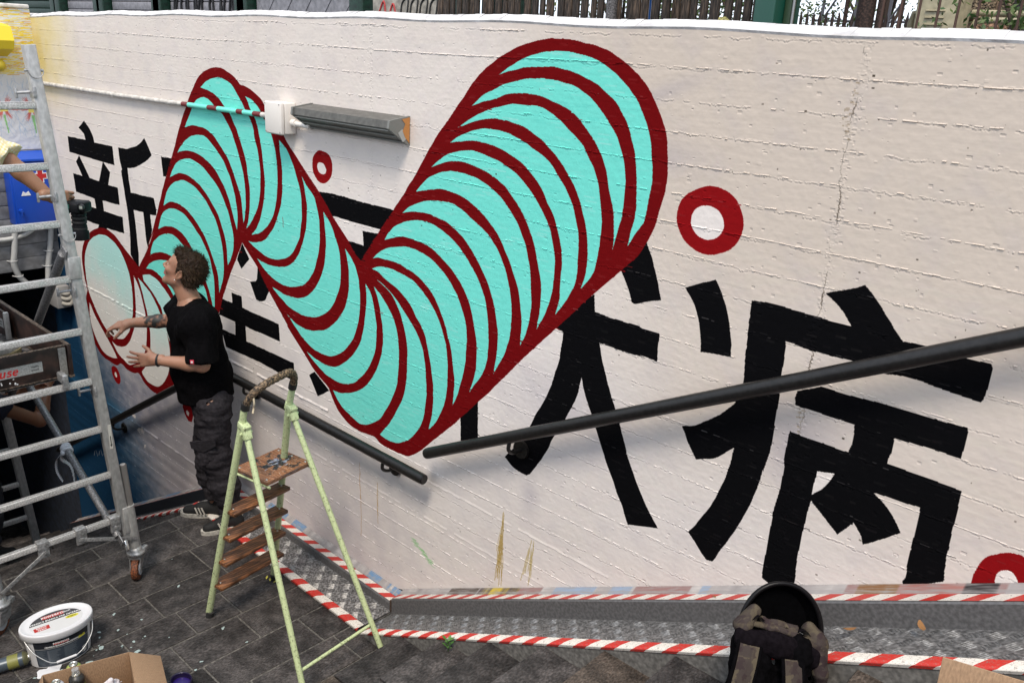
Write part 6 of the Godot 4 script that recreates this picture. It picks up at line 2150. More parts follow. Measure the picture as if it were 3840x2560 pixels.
	var low := make_person("person", "person in navy top bending an arm, in the dark stairs behind the scaffold rungs", {
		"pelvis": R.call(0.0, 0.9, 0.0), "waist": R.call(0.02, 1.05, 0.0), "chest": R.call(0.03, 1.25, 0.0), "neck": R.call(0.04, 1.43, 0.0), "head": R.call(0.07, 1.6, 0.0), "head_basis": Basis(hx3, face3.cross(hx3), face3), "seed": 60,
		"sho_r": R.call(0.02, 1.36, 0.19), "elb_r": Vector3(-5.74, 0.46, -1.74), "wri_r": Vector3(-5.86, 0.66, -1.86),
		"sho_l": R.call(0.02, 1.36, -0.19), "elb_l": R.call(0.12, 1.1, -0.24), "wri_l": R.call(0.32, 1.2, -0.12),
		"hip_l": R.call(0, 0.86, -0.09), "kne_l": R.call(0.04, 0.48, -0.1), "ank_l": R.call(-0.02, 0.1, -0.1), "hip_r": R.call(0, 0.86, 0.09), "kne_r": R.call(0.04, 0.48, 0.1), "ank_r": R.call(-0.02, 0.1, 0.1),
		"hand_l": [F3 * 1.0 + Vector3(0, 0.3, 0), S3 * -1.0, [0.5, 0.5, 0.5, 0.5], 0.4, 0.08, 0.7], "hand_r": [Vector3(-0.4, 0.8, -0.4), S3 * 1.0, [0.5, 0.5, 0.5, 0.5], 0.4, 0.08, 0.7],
		"hem": R.call(0.0, 0.84, 0.0), "shirt": navy, "trousers": grain(mat(0.006, 0.007, 0.016, 0.85), cloth, 3.0), "sleeve_l": 0.7, "sleeve_r": 0.55, "skin": Color(0.17, 0.07, 0.033),  # skin colour darkened to stand in for the underpass shade
	})
	shoe(low, R.call(-0.07, 0.0, 0.1), R.call(0.14, 0.0, 0.12), R.call(-0.02, 0.11, 0.1), suede, white, false)
	shoe(low, R.call(-0.07, 0.0, -0.1), R.call(0.14, 0.0, -0.12), R.call(-0.02, 0.11, -0.1), suede, white, false)

func make_photographer(Q: Callable, el: Vector3, wrp: Vector3, hb: Basis, check: Material, cloth: Texture2D, F2: Vector3, S2: Vector3, white: Material) -> void:
	var hd := (Vector3(-4.60, 2.115, -1.66) - wrp).normalized()
	var ph := make_person("person", "person in yellow checked shirt on the scaffold deck, holding out a camera", {
		"pelvis": Q.call(-0.1, 0.92, 0.0), "waist": Q.call(-0.08, 1.06, 0.0), "chest": Q.call(-0.05, 1.25, 0.0), "neck": Q.call(-0.03, 1.45, 0.0), "head": Q.call(0.0, 1.63, 0.0), "head_basis": hb, "seed": 70,
		"sho_r": Vector3(-4.93, 2.55, -1.17), "elb_r": el, "wri_r": wrp,
		"sho_l": Q.call(-0.05, 1.38, -0.2), "elb_l": Q.call(-0.08, 1.12, -0.26), "wri_l": Q.call(0.05, 0.92, -0.26),
		"hip_l": Q.call(-0.1, 0.88, -0.09), "kne_l": Q.call(-0.06, 0.5, -0.1), "ank_l": Q.call(-0.12, 0.1, -0.12), "hip_r": Q.call(-0.08, 0.88, 0.09), "kne_r": Q.call(-0.03, 0.5, 0.1), "ank_r": Vector3(-4.72, 1.38, -1.24),
		"hand_l": [Vector3(0, -1, 0) + F2 * 0.3, S2 * -1.0, [0.4, 0.4, 0.45, 0.5], 0.3, 0.06, 0.5],
		"hand_r": [hd, Vector3(0.55, 0.25, 0.75), [0.75, 0.95, 1.0, 1.05], 0.5, 0.05, 0.95],
		"hem": Q.call(-0.09, 0.84, 0.0), "shirt": check, "trousers": grain(mat(0.03, 0.035, 0.05, 0.85), cloth, 3.0), "sleeve_l": 0.6, "sleeve_r": 0.99, "skin": Color(0.31, 0.155, 0.085),
	})
	shoe(ph, Vector3(-4.735, 1.272, -1.20), Vector3(-4.865, 1.272, -1.405), Vector3(-4.72, 1.385, -1.235), white, grain(mat(0.5, 0.42, 0.22, 0.6), speckle(143, 0.04, 0.6, 4), 5.0), false)
	shoe(ph, Q.call(-0.17, 0.0, -0.12), Q.call(0.04, 0.0, -0.14), Q.call(-0.12, 0.11, -0.12), white, grain(mat(0.5, 0.42, 0.22, 0.6), speckle(143, 0.04, 0.6, 4), 5.0), false)
	# camera, lens pointing down
	var c := thing("camera", "black camera with a long lens pointing down, held beside the scaffold post", "camera", Vector3(-4.585, 2.075, -1.70))
	var x := Vector3(0.743524, -0.03, -0.668709).normalized()
	var z := x.cross(Vector3.UP).normalized()
	var y := z.cross(x)
	c.basis = Basis(x, y, z)
	var bm := mat(0.006, 0.006, 0.007, 0.5, 0.0, 0.3)
	var s := Shape.new()
	s.box(Vector3(0, 0, 0), Vector3(0.128, 0.056, 0.085), 0.01)
	s.box(Vector3(-0.052, -0.012, 0.0), Vector3(0.03, 0.07, 0.08), 0.012)
	obj("camera_body", s, bm, c)
	var pz := Shape.new()
	pz.box(Vector3(0.015, -0.004, 0.045), Vector3(0.05, 0.055, 0.03), 0.01)
	obj("viewfinder_hump", pz, bm, c)
	var ln := Shape.new()
	ln.lathe([Vector2(0, -0.025), Vector2(0.036, -0.025), Vector2(0.036, -0.045), Vector2(0.033, -0.05), Vector2(0.033, -0.095), Vector2(0.036, -0.1), Vector2(0.036, -0.125), Vector2(0.043, -0.13), Vector2(0.043, -0.172), Vector2(0.04, -0.172), Vector2(0.038, -0.14), Vector2(0, -0.14)], Transform3D(Basis(), Vector3(0.01, 0, 0.0)), 24)
	obj("lens", ln, mat(0.006, 0.006, 0.007, 0.45, 0.0, 0.3), c)
	var rg := Shape.new()
	for yy in [-0.06, -0.082, -0.115]:
		rg.lathe([Vector2(0.0325, yy - 0.006), Vector2(0.0372, yy - 0.005), Vector2(0.0372, yy + 0.005), Vector2(0.0325, yy + 0.006)], Transform3D(Basis(), Vector3(0.01, 0, 0)), 24)
	obj("zoom_ring", rg, mat(0.012, 0.012, 0.012, 0.7), c)
	var sc := Shape.new()
	sc.box(Vector3(-0.028, 0.004, 0.0432), Vector3(0.03, 0.02, 0.0012))
	obj("top_display", sc, mat(0.03, 0.12, 0.09, 0.3), c)
	var dl := Shape.new()
	dl.rod(Vector3(0.052, 0.006, 0.04), Vector3(0.052, 0.006, 0.054), 0.015, 0.014, 18)
	obj("mode_dial", dl, mat(0.02, 0.02, 0.02, 0.5), c)
	var dt := Shape.new()
	dt.box(Vector3(0.052, 0.006, 0.0545), Vector3(0.015, 0.015, 0.001))
	obj("dial_marks", dt, mat(0.4, 0.42, 0.36, 0.5), c)
	var bk := Shape.new()
	var r := []
	for q in [[-1, -1], [1, -1], [1, 1], [-1, 1]]:
		r.append(Vector3(-0.056 + 0.010 * q[0] + 0.004 * q[1], 0.004 + 0.013 * q[1], 0.05))
	bk.tube([r[0], r[1], r[2], r[3]], 0.0022, 6, false, true)
	bk.tube([(r[0] + r[3]) / 2, (r[1] + r[2]) / 2], 0.0022, 6)
	obj("strap_buckle", bk, mat(0.7, 0.68, 0.66, 0.3, 0.6), c)

# ---------------------------------------------------------------- things on the floor
func build_bucket() -> void:
	var t := thing("paint_bucket", "oval white plastic paint bucket with black label and white lid on the paving", "bucket", Vector3(-3.928, 0.0, -1.135))
	t.rotation.y = -0.13
	var id := Transform3D(Basis(), Vector3.ZERO)
	var white := mat(0.66, 0.66, 0.68, 0.4)
	var ov := 0.72
	var b := Shape.new()
	b.lathe([Vector2(0, 0.0), Vector2(0.128, 0.0), Vector2(0.135, 0.006), Vector2(0.15, 0.175), Vector2(0.15, 0.185)], id, 48, ov)
	obj("tub", b, white, t)
	var l := Shape.new()
	l.lathe([Vector2(0.152, 0.168), Vector2(0.163, 0.168), Vector2(0.164, 0.196), Vector2(0.161, 0.203), Vector2(0.153, 0.203), Vector2(0.146, 0.196), Vector2(0.132, 0.194), Vector2(0, 0.193)], id, 48, ov)
	var lid := obj("lid", l, white, t)
	# printed sleeve: a thin band of film round the tub, facing the camera side
	var surf := func(w: float, y: float, out := 0.0015) -> Vector3:
		var r: float = lerpf(0.135, 0.15, (y - 0.006) / 0.169) + out
		return Vector3(r * cos(w) * ov, y, r * sin(w))
	var im := Image.create(256, 96, false, Image.FORMAT_RGBA8)
	im.fill(lin(0.012, 0.014, 0.02))
	var rng := RandomNumberGenerator.new()
	rng.seed = 4
	im.fill_rect(Rect2i(0, 26, 256, 2), lin(0.3, 0.3, 0.3))
	im.fill_rect(Rect2i(0, 28, 256, 68), lin(0.03, 0.04, 0.055))
	for col in [[8, 56], [66, 118], [128, 196]]:
		for y in range(34, 90, 3):
			im.fill_rect(Rect2i(col[0], y, int((col[1] - col[0]) * rng.randf_range(0.5, 1.0)), 1), lin(0.13, 0.15, 0.17))
	im.fill_rect(Rect2i(58, 34, 8, 58), lin(0.09, 0.1, 0.12))
	for k in 30:
		im.fill_rect(Rect2i(212 + k, 66, 1, 24), lin(0.6, 0.6, 0.6) if rng.randf() < 0.6 else lin(0.02, 0.02, 0.02))
	var fs := Shape.new()
	var w0 := -0.95
	var w1 := 0.95
	for k in 40:
		var a := lerpf(w0, w1, k / 40.0)
		var c := lerpf(w0, w1, (k + 1) / 40.0)
		var f := fs.v.size()
		for e in [[a, 0.012, 1.0], [c, 0.012, 1.0], [c, 0.158, 0.0], [a, 0.158, 0.0]]:
			fs.add(surf.call(e[0], e[1]), Vector3(cos(e[0]) / ov, 0.1, sin(e[0])).normalized(), Vector2(1.0 - (e[0] - w0) / (w1 - w0), e[2]))
		fs.tri(f, f + 1, f + 2)
		fs.tri(f, f + 2, f + 3)
	var fm := mat(1, 1, 1, 0.35)
	fm.albedo_texture = ImageTexture.create_from_image(im)
	var film := obj("label_film", fs, fm, t)
	var around := func(x: float, wc: float, y: float) -> Transform3D:
		var w := wc - x / 0.128
		var p: Vector3 = surf.call(w, y, 0.0022)
		var n := Vector3(cos(w) / ov, 0.08, sin(w)).normalized()
		var r := Vector3.UP.cross(n).normalized()
		return Transform3D(Basis(r, n.cross(r), n), p)
	var plates := func(parent: Node, words: String, size: float, wc: float, y: float, m: Material, called: String) -> void:
		var s := Shape.new()
		s.text(words, size, id, 0.0008, func(x): return around.call(x, wc, y))
		obj(called, s, m, parent)
	var tape := func(wc: float, y: float, half: float, tall: float, m: Material, called: String) -> void:
		var s := Shape.new()
		for k in 8:
			var a := lerpf(-half, half, k / 8.0)
			var c := lerpf(-half, half, (k + 1) / 8.0)
			var A: Transform3D = around.call(a, wc, y)
			var C: Transform3D = around.call(c, wc, y)
			var g := Vector3(0, tall, -0.0004)
			s.face([A * Vector3(0, -tall, -0.0004), C * Vector3(0, -tall, -0.0004), C * g, A * g])
		obj(called, s, m, film)
	var redm := mat(0.42, 0.03, 0.025, 0.4)
	var whm := mat(0.75, 0.75, 0.75, 0.4)
	var yel := mat(0.6, 0.55, 0.04, 0.4)
	var blk := mat(0.02, 0.02, 0.02, 0.4)
	tape.call(0.06, 0.143, 0.029, 0.0075, redm, "brand_patch")
	plates.call(film, "POWERFIX", 0.0125, 0.06, 0.143, whm, "brand_lettering")
	plates.call(film, "VERNICE BIANCA PER INTERNI", 0.0095, 0.03, 0.127, whm, "label_lettering")
	tape.call(-0.62, 0.132, 0.018, 0.012, yel, "number_patch")
	plates.call(film, "316671", 0.011, -0.62, 0.132, blk, "number_lettering")
	# print on the lid, read from the ladder's side
	var lb := Basis(Vector3(0, 0, -1), Vector3(-1, 0, 0), Vector3.UP)
	var lidp := func(x: float, y: float, up := 0.0) -> Transform3D: return Transform3D(lb, Vector3(-y, 0.194 + up, -x))
	var oval := PackedVector2Array()
	for k in 48:
		oval.append(Vector2(0.118 * cos(TAU * k / 48), 0.082 * sin(TAU * k / 48)))
	var part := func(lo: float, hi: float, m: Material, called: String, up: float) -> void:
		var band := PackedVector2Array([Vector2(-0.2, lo), Vector2(0.2, lo), Vector2(0.2, hi), Vector2(-0.2, hi)])
		for q in Geometry2D.intersect_polygons(oval, band):
			var s := Shape.new()
			s.prism(q, 0.0006, lidp.call(0, 0, up))
			obj(called, s, m, lid)
	part.call(-0.09, 0.012, mat(0.6, 0.6, 0.6, 0.35), "lid_print_photo", 0.0)
	part.call(0.012, 0.034, blk, "lid_print_bar", 0.0002)
	part.call(0.034, 0.09, mat(0.05, 0.05, 0.055, 0.35), "lid_print_field", 0.0)
	var flat := func(words: String, size: float, x: float, y: float, m: Material, called: String) -> void:
		var s := Shape.new()
		s.text(words, size, lidp.call(x, y, 0.0018), 0.0006)
		obj(called, s, m, lid)
	var patch := func(x: float, y: float, w: float, h: float, m: Material, called: String) -> void:
		var s := Shape.new()
		s.prism(PackedVector2Array([Vector2(-w, -h), Vector2(w, -h), Vector2(w, h), Vector2(-w, h)]), 0.0006, lidp.call(x, y, 0.0009))
		obj(called, s, m, lid)
	patch.call(-0.005, 0.051, 0.049, 0.012, redm, "lid_brand_patch")
	flat.call("POWERFIX", 0.021, -0.005, 0.051, whm, "lid_brand_lettering")
	flat.call("PROFI", 0.012, 0.058, 0.05, whm, "lid_brand_suffix")
	flat.call("VERNICE BIANCA PER INTERNI", 0.0155, 0.0, 0.0225, whm, "lid_lettering")
	patch.call(-0.07, -0.028, 0.034, 0.015, redm, "lid_red_patch")
	flat.call("Bianco,", 0.0135, -0.07, -0.021, whm, "lid_small_lettering")
	flat.call("opaco", 0.0135, -0.07, -0.035, whm, "lid_small_lettering")
	var el := PackedVector2Array()
	for k in 24:
		el.append(Vector2(0.03 * cos(TAU * k / 24), 0.012 * sin(TAU * k / 24)))
	var s3 := Shape.new()
	s3.prism(el, 0.0006, lidp.call(0.07, -0.004, 0.0009))
	obj("lid_number_patch", s3, yel, lid)
	flat.call("316671", 0.0125, 0.07, -0.004, blk, "lid_number_lettering")
	# wire handle hanging in front
	var wa := Vector3(0.03, 0.163, 0.152)
	var wb := Vector3(0.03, 0.163, -0.152)
	var h := Shape.new()
	var pts := spline([wa, Vector3(0.09, 0.12, 0.128), Vector3(0.13, 0.075, 0.08), Vector3(0.142, 0.062, 0.045), Vector3(0.146, 0.062, 0.0), Vector3(0.142, 0.064, -0.042), Vector3(0.128, 0.085, -0.085), Vector3(0.09, 0.125, -0.132), wb], 8)
	h.tube(pts, 0.0022, 8)
	var wire := obj("wire_handle", h, mat(0.6, 0.6, 0.6, 0.35, 0.5), t)
	var g := Shape.new()
	g.rod(Vector3(0.142, 0.062, 0.045), Vector3(0.142, 0.064, -0.042), 0.0065, 0.0065, 10)
	obj("handle_grip", g, white, wire)
	var pd := Shape.new()
	var blob := PackedVector2Array()
	for k in 28:
		var w := TAU * k / 28
		var r := 0.045 + 0.01 * sin(3 * w) + 0.006 * sin(7 * w + 1.0)
		blob.append(Vector2(r * cos(w) * 1.3, r * sin(w)))
	pd.prism(blob, 0.003, Transform3D(Basis(Vector3.RIGHT, -PI / 2) * Basis(Vector3.BACK, -0.9), Vector3(-3.815, 0.003, -1.035)))
	tag(obj("paint_puddle", pd, mat(0.7, 0.71, 0.74, 0.25)), "small white puddle of spilled paint at the foot of the paint bucket", "paint spill")

func can(called: String, label: String, at: Vector3, lean: Basis, body: Color, top: Color, cap := false) -> Node3D:
	var t := thing(called, label, "spray can", at)
	t.basis = lean
	var id := Transform3D.IDENTITY
	var b := Shape.new()
	b.lathe([Vector2(0, 0), Vector2(0.031, 0), Vector2(0.033, 0.004), Vector2(0.033, 0.155)], id, 28)
	obj("can_body", b, mat(body.r, body.g, body.b, 0.35, 0.2), t)
	var s := Shape.new()
	s.lathe([Vector2(0.0335, 0.155), Vector2(0.033, 0.16), Vector2(0.03, 0.168), Vector2(0.022, 0.175), Vector2(0.0185, 0.178)], id, 28)
	obj("can_shoulder", s, mat(top.r, top.g, top.b, 0.4, 0.1), t)
	var r := Shape.new()
	r.lathe([Vector2(0.0185, 0.1775), Vector2(0.0188, 0.183), Vector2(0.017, 0.185), Vector2(0.0145, 0.181), Vector2(0.0105, 0.179), Vector2(0.008, 0.184), Vector2(0.004, 0.185), Vector2(0.0035, 0.191), Vector2(0, 0.191)], id, 24)
	obj("valve_cup", r, mat(0.6, 0.58, 0.52, 0.25, 0.9), t)
	var lb := Shape.new()
	lb.lathe([Vector2(0.0333, 0.09), Vector2(0.0336, 0.091), Vector2(0.0336, 0.135), Vector2(0.0333, 0.136)], id, 28)
	obj("paper_band", lb, mat(minf(1.0, top.r + 0.1), minf(1.0, top.g + 0.1), top.b, 0.5), t)
	if cap:
		var c := Shape.new()
		c.lathe([Vector2(0.0155, 0.184), Vector2(0.016, 0.206), Vector2(0.0145, 0.21), Vector2(0, 0.21)], id, 20)
		var cm := mat(0.5, 0.5, 0.5, 0.1)
		cm.transparency = BaseMaterial3D.TRANSPARENCY_ALPHA
		cm.albedo_color.a = 0.45
		obj("clear_cap", c, cm, t)
		var d := Shape.new()
		d.rod(Vector3(0, 0.19, 0), Vector3(0, 0.2, 0), 0.007, 0.007, 12)
		obj("nozzle", d, mat(0.03, 0.03, 0.03, 0.4), t)
	return t

func carton(called: String, label: String, at: Vector3, turn: float, w: float, d: float, h: float, flaps: Array) -> Node3D:
	var t := thing(called, label, "cardboard box", at)
	t.rotation.y = turn
	var m := grain(mat(0.42, 0.265, 0.155, 0.8), speckle(161, 0.04, 0.75, 4), 5.0, speckle(162, 0.3, 0.0, 2), 0.03, Vector3(3, 1, 3), false)
	var k := 0.004
	for e in [[Vector3(0, h / 2, d / 2), Vector3(w, h, k)], [Vector3(0, h / 2, -d / 2), Vector3(w, h, k)], [Vector3(w / 2, h / 2, 0), Vector3(k, h, d - k)], [Vector3(-w / 2, h / 2, 0), Vector3(k, h, d - k)], [Vector3(0, k / 2, 0), Vector3(w - k, k, d - k)]]:
		var s := Shape.new()
		s.box(e[0], e[1], 0.001)
		obj("side_panel" if e[1].y > 0.01 else "bottom_panel", s, m, t)
	for f in flaps:
		# f: side (x or z sign), length, fold angle from upright
		var s := Shape.new()
		var ax: Vector3 = f[0]
		var out := Basis(Vector3.UP.cross(ax), f[2]) * Vector3.UP
		var wide := (d if absf(ax.x) > 0.5 else w) - 0.004
		var hinge := ax * ((w if absf(ax.x) > 0.5 else d) / 2) + Vector3(0, h, 0)
		var z := Vector3.UP.cross(ax)
		s.box(hinge + out * (f[1] / 2 + 0.002), Vector3(k, f[1], wide), 0.001, Basis(out.cross(z), out, z))
		obj("flap", s, m, t)
	return t

func build_small() -> void:
	build_bucket()
	# open carton at the lower left with cans in it
	var A := Vector3(-3.57, 0, -0.943)
	var B := Vector3(-3.458, 0, -1.284)
	var dl := (B - A).normalized()
	var dn := Vector3.UP.cross(dl)
	if dn.x < 0:
		dn = -dn
	var mid := (A + B) / 2 + dn * 0.14
	var yaw := atan2(-dn.z, dn.x)
	var bx := carton("open_carton", "open brown cardboard box of spray cans below the paint bucket", mid, yaw, 0.28, 0.359, 0.2, [[Vector3(0, 0, -1), 0.145, 2.05], [Vector3(1, 0, 0), 0.13, 2.6], [Vector3(0, 0, 1), 0.14, 2.7]])
	var ib := bx.transform
	can("spray_can", "white topped spray can standing in the open carton's near corner", ib * Vector3(-0.085, 0.004, 0.13), Basis(), Color(0.6, 0.6, 0.6), Color(0.6, 0.63, 0.68))
	can("spray_can", "black spray can with a clear nozzle cap inside the open carton", ib * Vector3(-0.095, 0.004, 0.045), Basis(Vector3.BACK, 0.06), Color(0.02, 0.02, 0.022), Color(0.03, 0.03, 0.03), true)
	can("spray_can", "spray can with a lime yellow label, front one in the open carton", ib * Vector3(-0.015, 0.004, 0.1), Basis(Vector3.RIGHT, 0.1), Color(0.65, 0.65, 0.1), Color(0.5, 0.52, 0.05))
	can("spray_can", "lime green spray can standing on the paving behind the open carton", ib * Vector3(-0.185, 0.0, 0.055), Basis(), Color(0.3, 0.38, 0.08), Color(0.38, 0.46, 0.12))
	can("spray_can", "dark olive spray can lying on the paving at the bottom left corner", Vector3(-4.0, 0.034, -0.83), Basis(Vector3(0.35, 0.1, -0.93).normalized().cross(Vector3.UP).normalized().cross(Vector3(0.35, 0.1, -0.93).normalized()), Vector3(0.35, 0.02, -0.93).normalized(), Vector3(0.35, 0.1, -0.93).normalized().cross(Vector3.UP).normalized()).orthonormalized(), Color(0.07, 0.09, 0.11), Color(0.1, 0.1, 0.05))
	# crumpled tissue and a phone in the box
	var pt := Field.new(Vector3(-0.1, -0.1, -0.1), Vector3(0.1, 0.1, 0.1), 0.007)
	pt.ell(Vector3.ZERO, Vector3(0.05, 0.038, 0.045))
	pt.ripple(noise(6, 22.0), 0.035)
	var ps := Shape.new()
	pt.net(ps)
	var t1 := obj("crumpled_tissue", ps, mat(0.62, 0.58, 0.6, 0.9))
	t1.position = ib * Vector3(0.03, 0.15, -0.09)
	tag(t1, "crumpled pale tissue against the flap side inside the open carton", "tissue")
	var pp := Shape.new()
	pp.face([Vector3(-0.05, 0, 0), Vector3(0.04, 0.02, 0.02), Vector3(0.03, 0.05, -0.03), Vector3(-0.03, 0.055, -0.03)])
	pp.face([Vector3(-0.03, 0.055, -0.03), Vector3(0.03, 0.05, -0.03), Vector3(0.045, 0.02, -0.07), Vector3(-0.02, 0.0, -0.08)])
	var t2 := obj("folded_paper", pp, mat(0.65, 0.65, 0.7, 0.8))
	t2.position = ib * Vector3(0.03, 0.125, 0.01)
	tag(t2, "folded white paper sticking up in the middle of the open carton", "paper")
	var ph := Shape.new()
	ph.box(Vector3.ZERO, Vector3(0.075, 0.008, 0.15), 0.003, Basis(Vector3.RIGHT, 0.35))
	var t3 := obj("flat_black_case", ph, mat(0.012, 0.012, 0.014, 0.2))
	t3.position = ib * Vector3(0.085, 0.12, -0.02)
	tag(t3, "flat black case leaning inside the open carton below the tissue", "case")
	# dark violet cup near the bottom edge
	var cu := thing("violet_cap", "dark violet and black cap lying on the paving at the bottom edge", "cap", Vector3(-3.29, 0.0, -1.44))
	var cs := Shape.new()
	cs.lathe([Vector2(0.048, 0.0), Vector2(0.052, 0.02), Vector2(0.05, 0.05), Vector2(0.046, 0.058), Vector2(0.042, 0.05), Vector2(0.044, 0.012), Vector2(0, 0.01)], Transform3D.IDENTITY, 28, 1.1)
	obj("cup_shell", cs, mat(0.01, 0.006, 0.03, 0.3), cu)
	var cl := Shape.new()
	cl.lathe([Vector2(0.041, 0.03), Vector2(0.03, 0.032), Vector2(0, 0.03)], Transform3D.IDENTITY, 24, 1.1)
	obj("violet_lining", cl, mat(0.02, 0.008, 0.11, 0.3), cu)
	# litter
	var bits := [[Vector3(-2.935, 0.035, -2.43), 0.9, "cigarette butt on the ramp plate at the bend"], [Vector3(-2.05, 0.335, -2.2), 0.3, "white cigarette butt on a stair tread below the striped lip"]]
	for e in bits:
		var c := thing("cigarette_butt", e[2], "cigarette butt", e[0])
		c.rotation.y = e[1]
		var s := Shape.new()
		s.rod(Vector3(-0.02, 0.004, 0), Vector3(0.012, 0.004, 0), 0.004, 0.004, 8)
		obj("paper_tube", s, mat(0.65, 0.62, 0.58, 0.8), c)
		var s2 := Shape.new()
		s2.rod(Vector3(0.012, 0.004, 0), Vector3(0.028, 0.004, 0), 0.0041, 0.0041, 8)
		obj("filter_tip", s2, mat(0.45, 0.22, 0.07, 0.8) if e[1] > 0.5 else mat(0.6, 0.58, 0.55, 0.8), c)
	var pl := thing("small_weed", "small green weed growing from the stair joint under the striped lip", "plant", Vector3(-2.325, 0.32, -2.255))
	var rng := RandomNumberGenerator.new()
	rng.seed = 15
	for k in 12:
		var w := k * 2.4
		var d := Vector3(cos(w), rng.randf_range(0.5, 1.5), sin(w)).normalized()
		var o := Vector3(0, 0.02 + 0.004 * k, 0)
		var p := o + d * rng.randf_range(0.014, 0.03)
		var sd := d.cross(Vector3.UP).normalized() * 0.008
		var s := Shape.new()
		s.face([o, p + sd, p + d * 0.019 - Vector3(0, 0.006, 0), p - sd])
		var lf := obj("leaf", s, mat(0.07, 0.16 + 0.04 * rng.randf(), 0.03, 0.6), pl)
	var sm := Shape.new()
	sm.rod(Vector3.ZERO, Vector3(0, 0.06, 0), 0.002, 0.0015, 6)
	obj("stem", sm, mat(0.08, 0.14, 0.03, 0.7), pl)
	var lv := [[Vector3(-0.69, 1.27, -2.42), 0.9, "curled brown leaf on the climbing tread plate right of the backpack"], [Vector3(-0.5, 1.37, -2.45), 2.2, "dry tan leaf on the climbing tread plate near the right edge"], [Vector3(-1.2, 1.055, -2.55), 0.4, "brown leaf lying on the upper striped tape left of the backpack"]]
	for e in lv:
		var s := Shape.new()
		var o: Vector3 = e[0]
		var b := Basis(Vector3.UP, e[1])
		for k in 4:
			var x0 := -0.024 + 0.012 * k
			var w0 := 0.009 * sqrt(maxf(0.0, 1.0 - pow(x0 / 0.025, 2)))
			var x1 := x0 + 0.012
			var w1 := 0.009 * sqrt(maxf(0.0, 1.0 - pow(x1 / 0.025, 2)))
			s.face([b * Vector3(x0, 0.003 + 8 * x0 * x0, -w0), b * Vector3(x1, 0.003 + 8 * x1 * x1, -w1), b * Vector3(x1, 0.007 + 8 * x1 * x1, w1), b * Vector3(x0, 0.007 + 8 * x0 * x0, w0)])
		var lf := obj("dry_leaf", s, mat(0.25, 0.12, 0.04, 0.8))
		lf.position = o
		tag(lf, e[2], "leaf")
	# yellow leaf scraps caught at the ladder's rear foot
	var yl := Shape.new()
	for k in 9:
		var o := Vector3(-3.74 + rng.randf_range(-0.04, 0.05), 0.004, -2.22 + rng.randf_range(-0.04, 0.04))
		var a := rng.randf() * TAU
		var d := Vector3(cos(a), 0.3, sin(a)) * 0.028
		var q := Vector3(-sin(a), 0, cos(a)) * 0.007
		yl.face([o, o + d * 0.5 + q, o + d, o + d * 0.5 - q])
	tag(obj("leaf_scraps", yl, mat(0.42, 0.38, 0.06, 0.7)), "yellow leaf scraps round the stepladder foot beside the striped lip", "leaves").set_meta("kind", "stuff")
	# splashes of paint on the paving
	var sp := Shape.new()
	for k in 56:
		var x := rng.randf_range(-4.4, -2.95)
		var z := rng.randf_range(-2.0, -0.9)
		if k < 44:
			x = -3.72 + rng.randfn(0, 0.15)
			z = -1.3 + rng.randfn(0, 0.13)
		var r := rng.randf_range(0.0015, 0.007) * (1.8 if k % 9 == 0 else 1.0)
		var q := PackedVector2Array()
		for e in 9:
			var w := TAU * e / 9
			q.append(Vector2(cos(w) * r * 1.6, sin(w) * r) * rng.randf_range(0.6, 1.3))
		sp.prism(q, 0.0012, Transform3D(Basis(Vector3.UP, rng.randf() * 3.0) * Basis(Vector3.RIGHT, -PI / 2), Vector3(x, 0.0022, z)))
	var so := obj("paint_splashes", sp, mat(0.34, 0.42, 0.41, 0.6), get_node("landing_floor"))
	so.set_meta("kind", "stuff")
	build_backpack()
	carton("open_carton", "open brown cardboard box on the steps at the bottom right corner", Vector3(-0.155, 1.29, -1.86), 0.3, 0.3, 0.24, 0.24, [[Vector3(0, 0, -1), 0.11, 0.25], [Vector3(-1, 0, 0), 0.11, 2.3]])

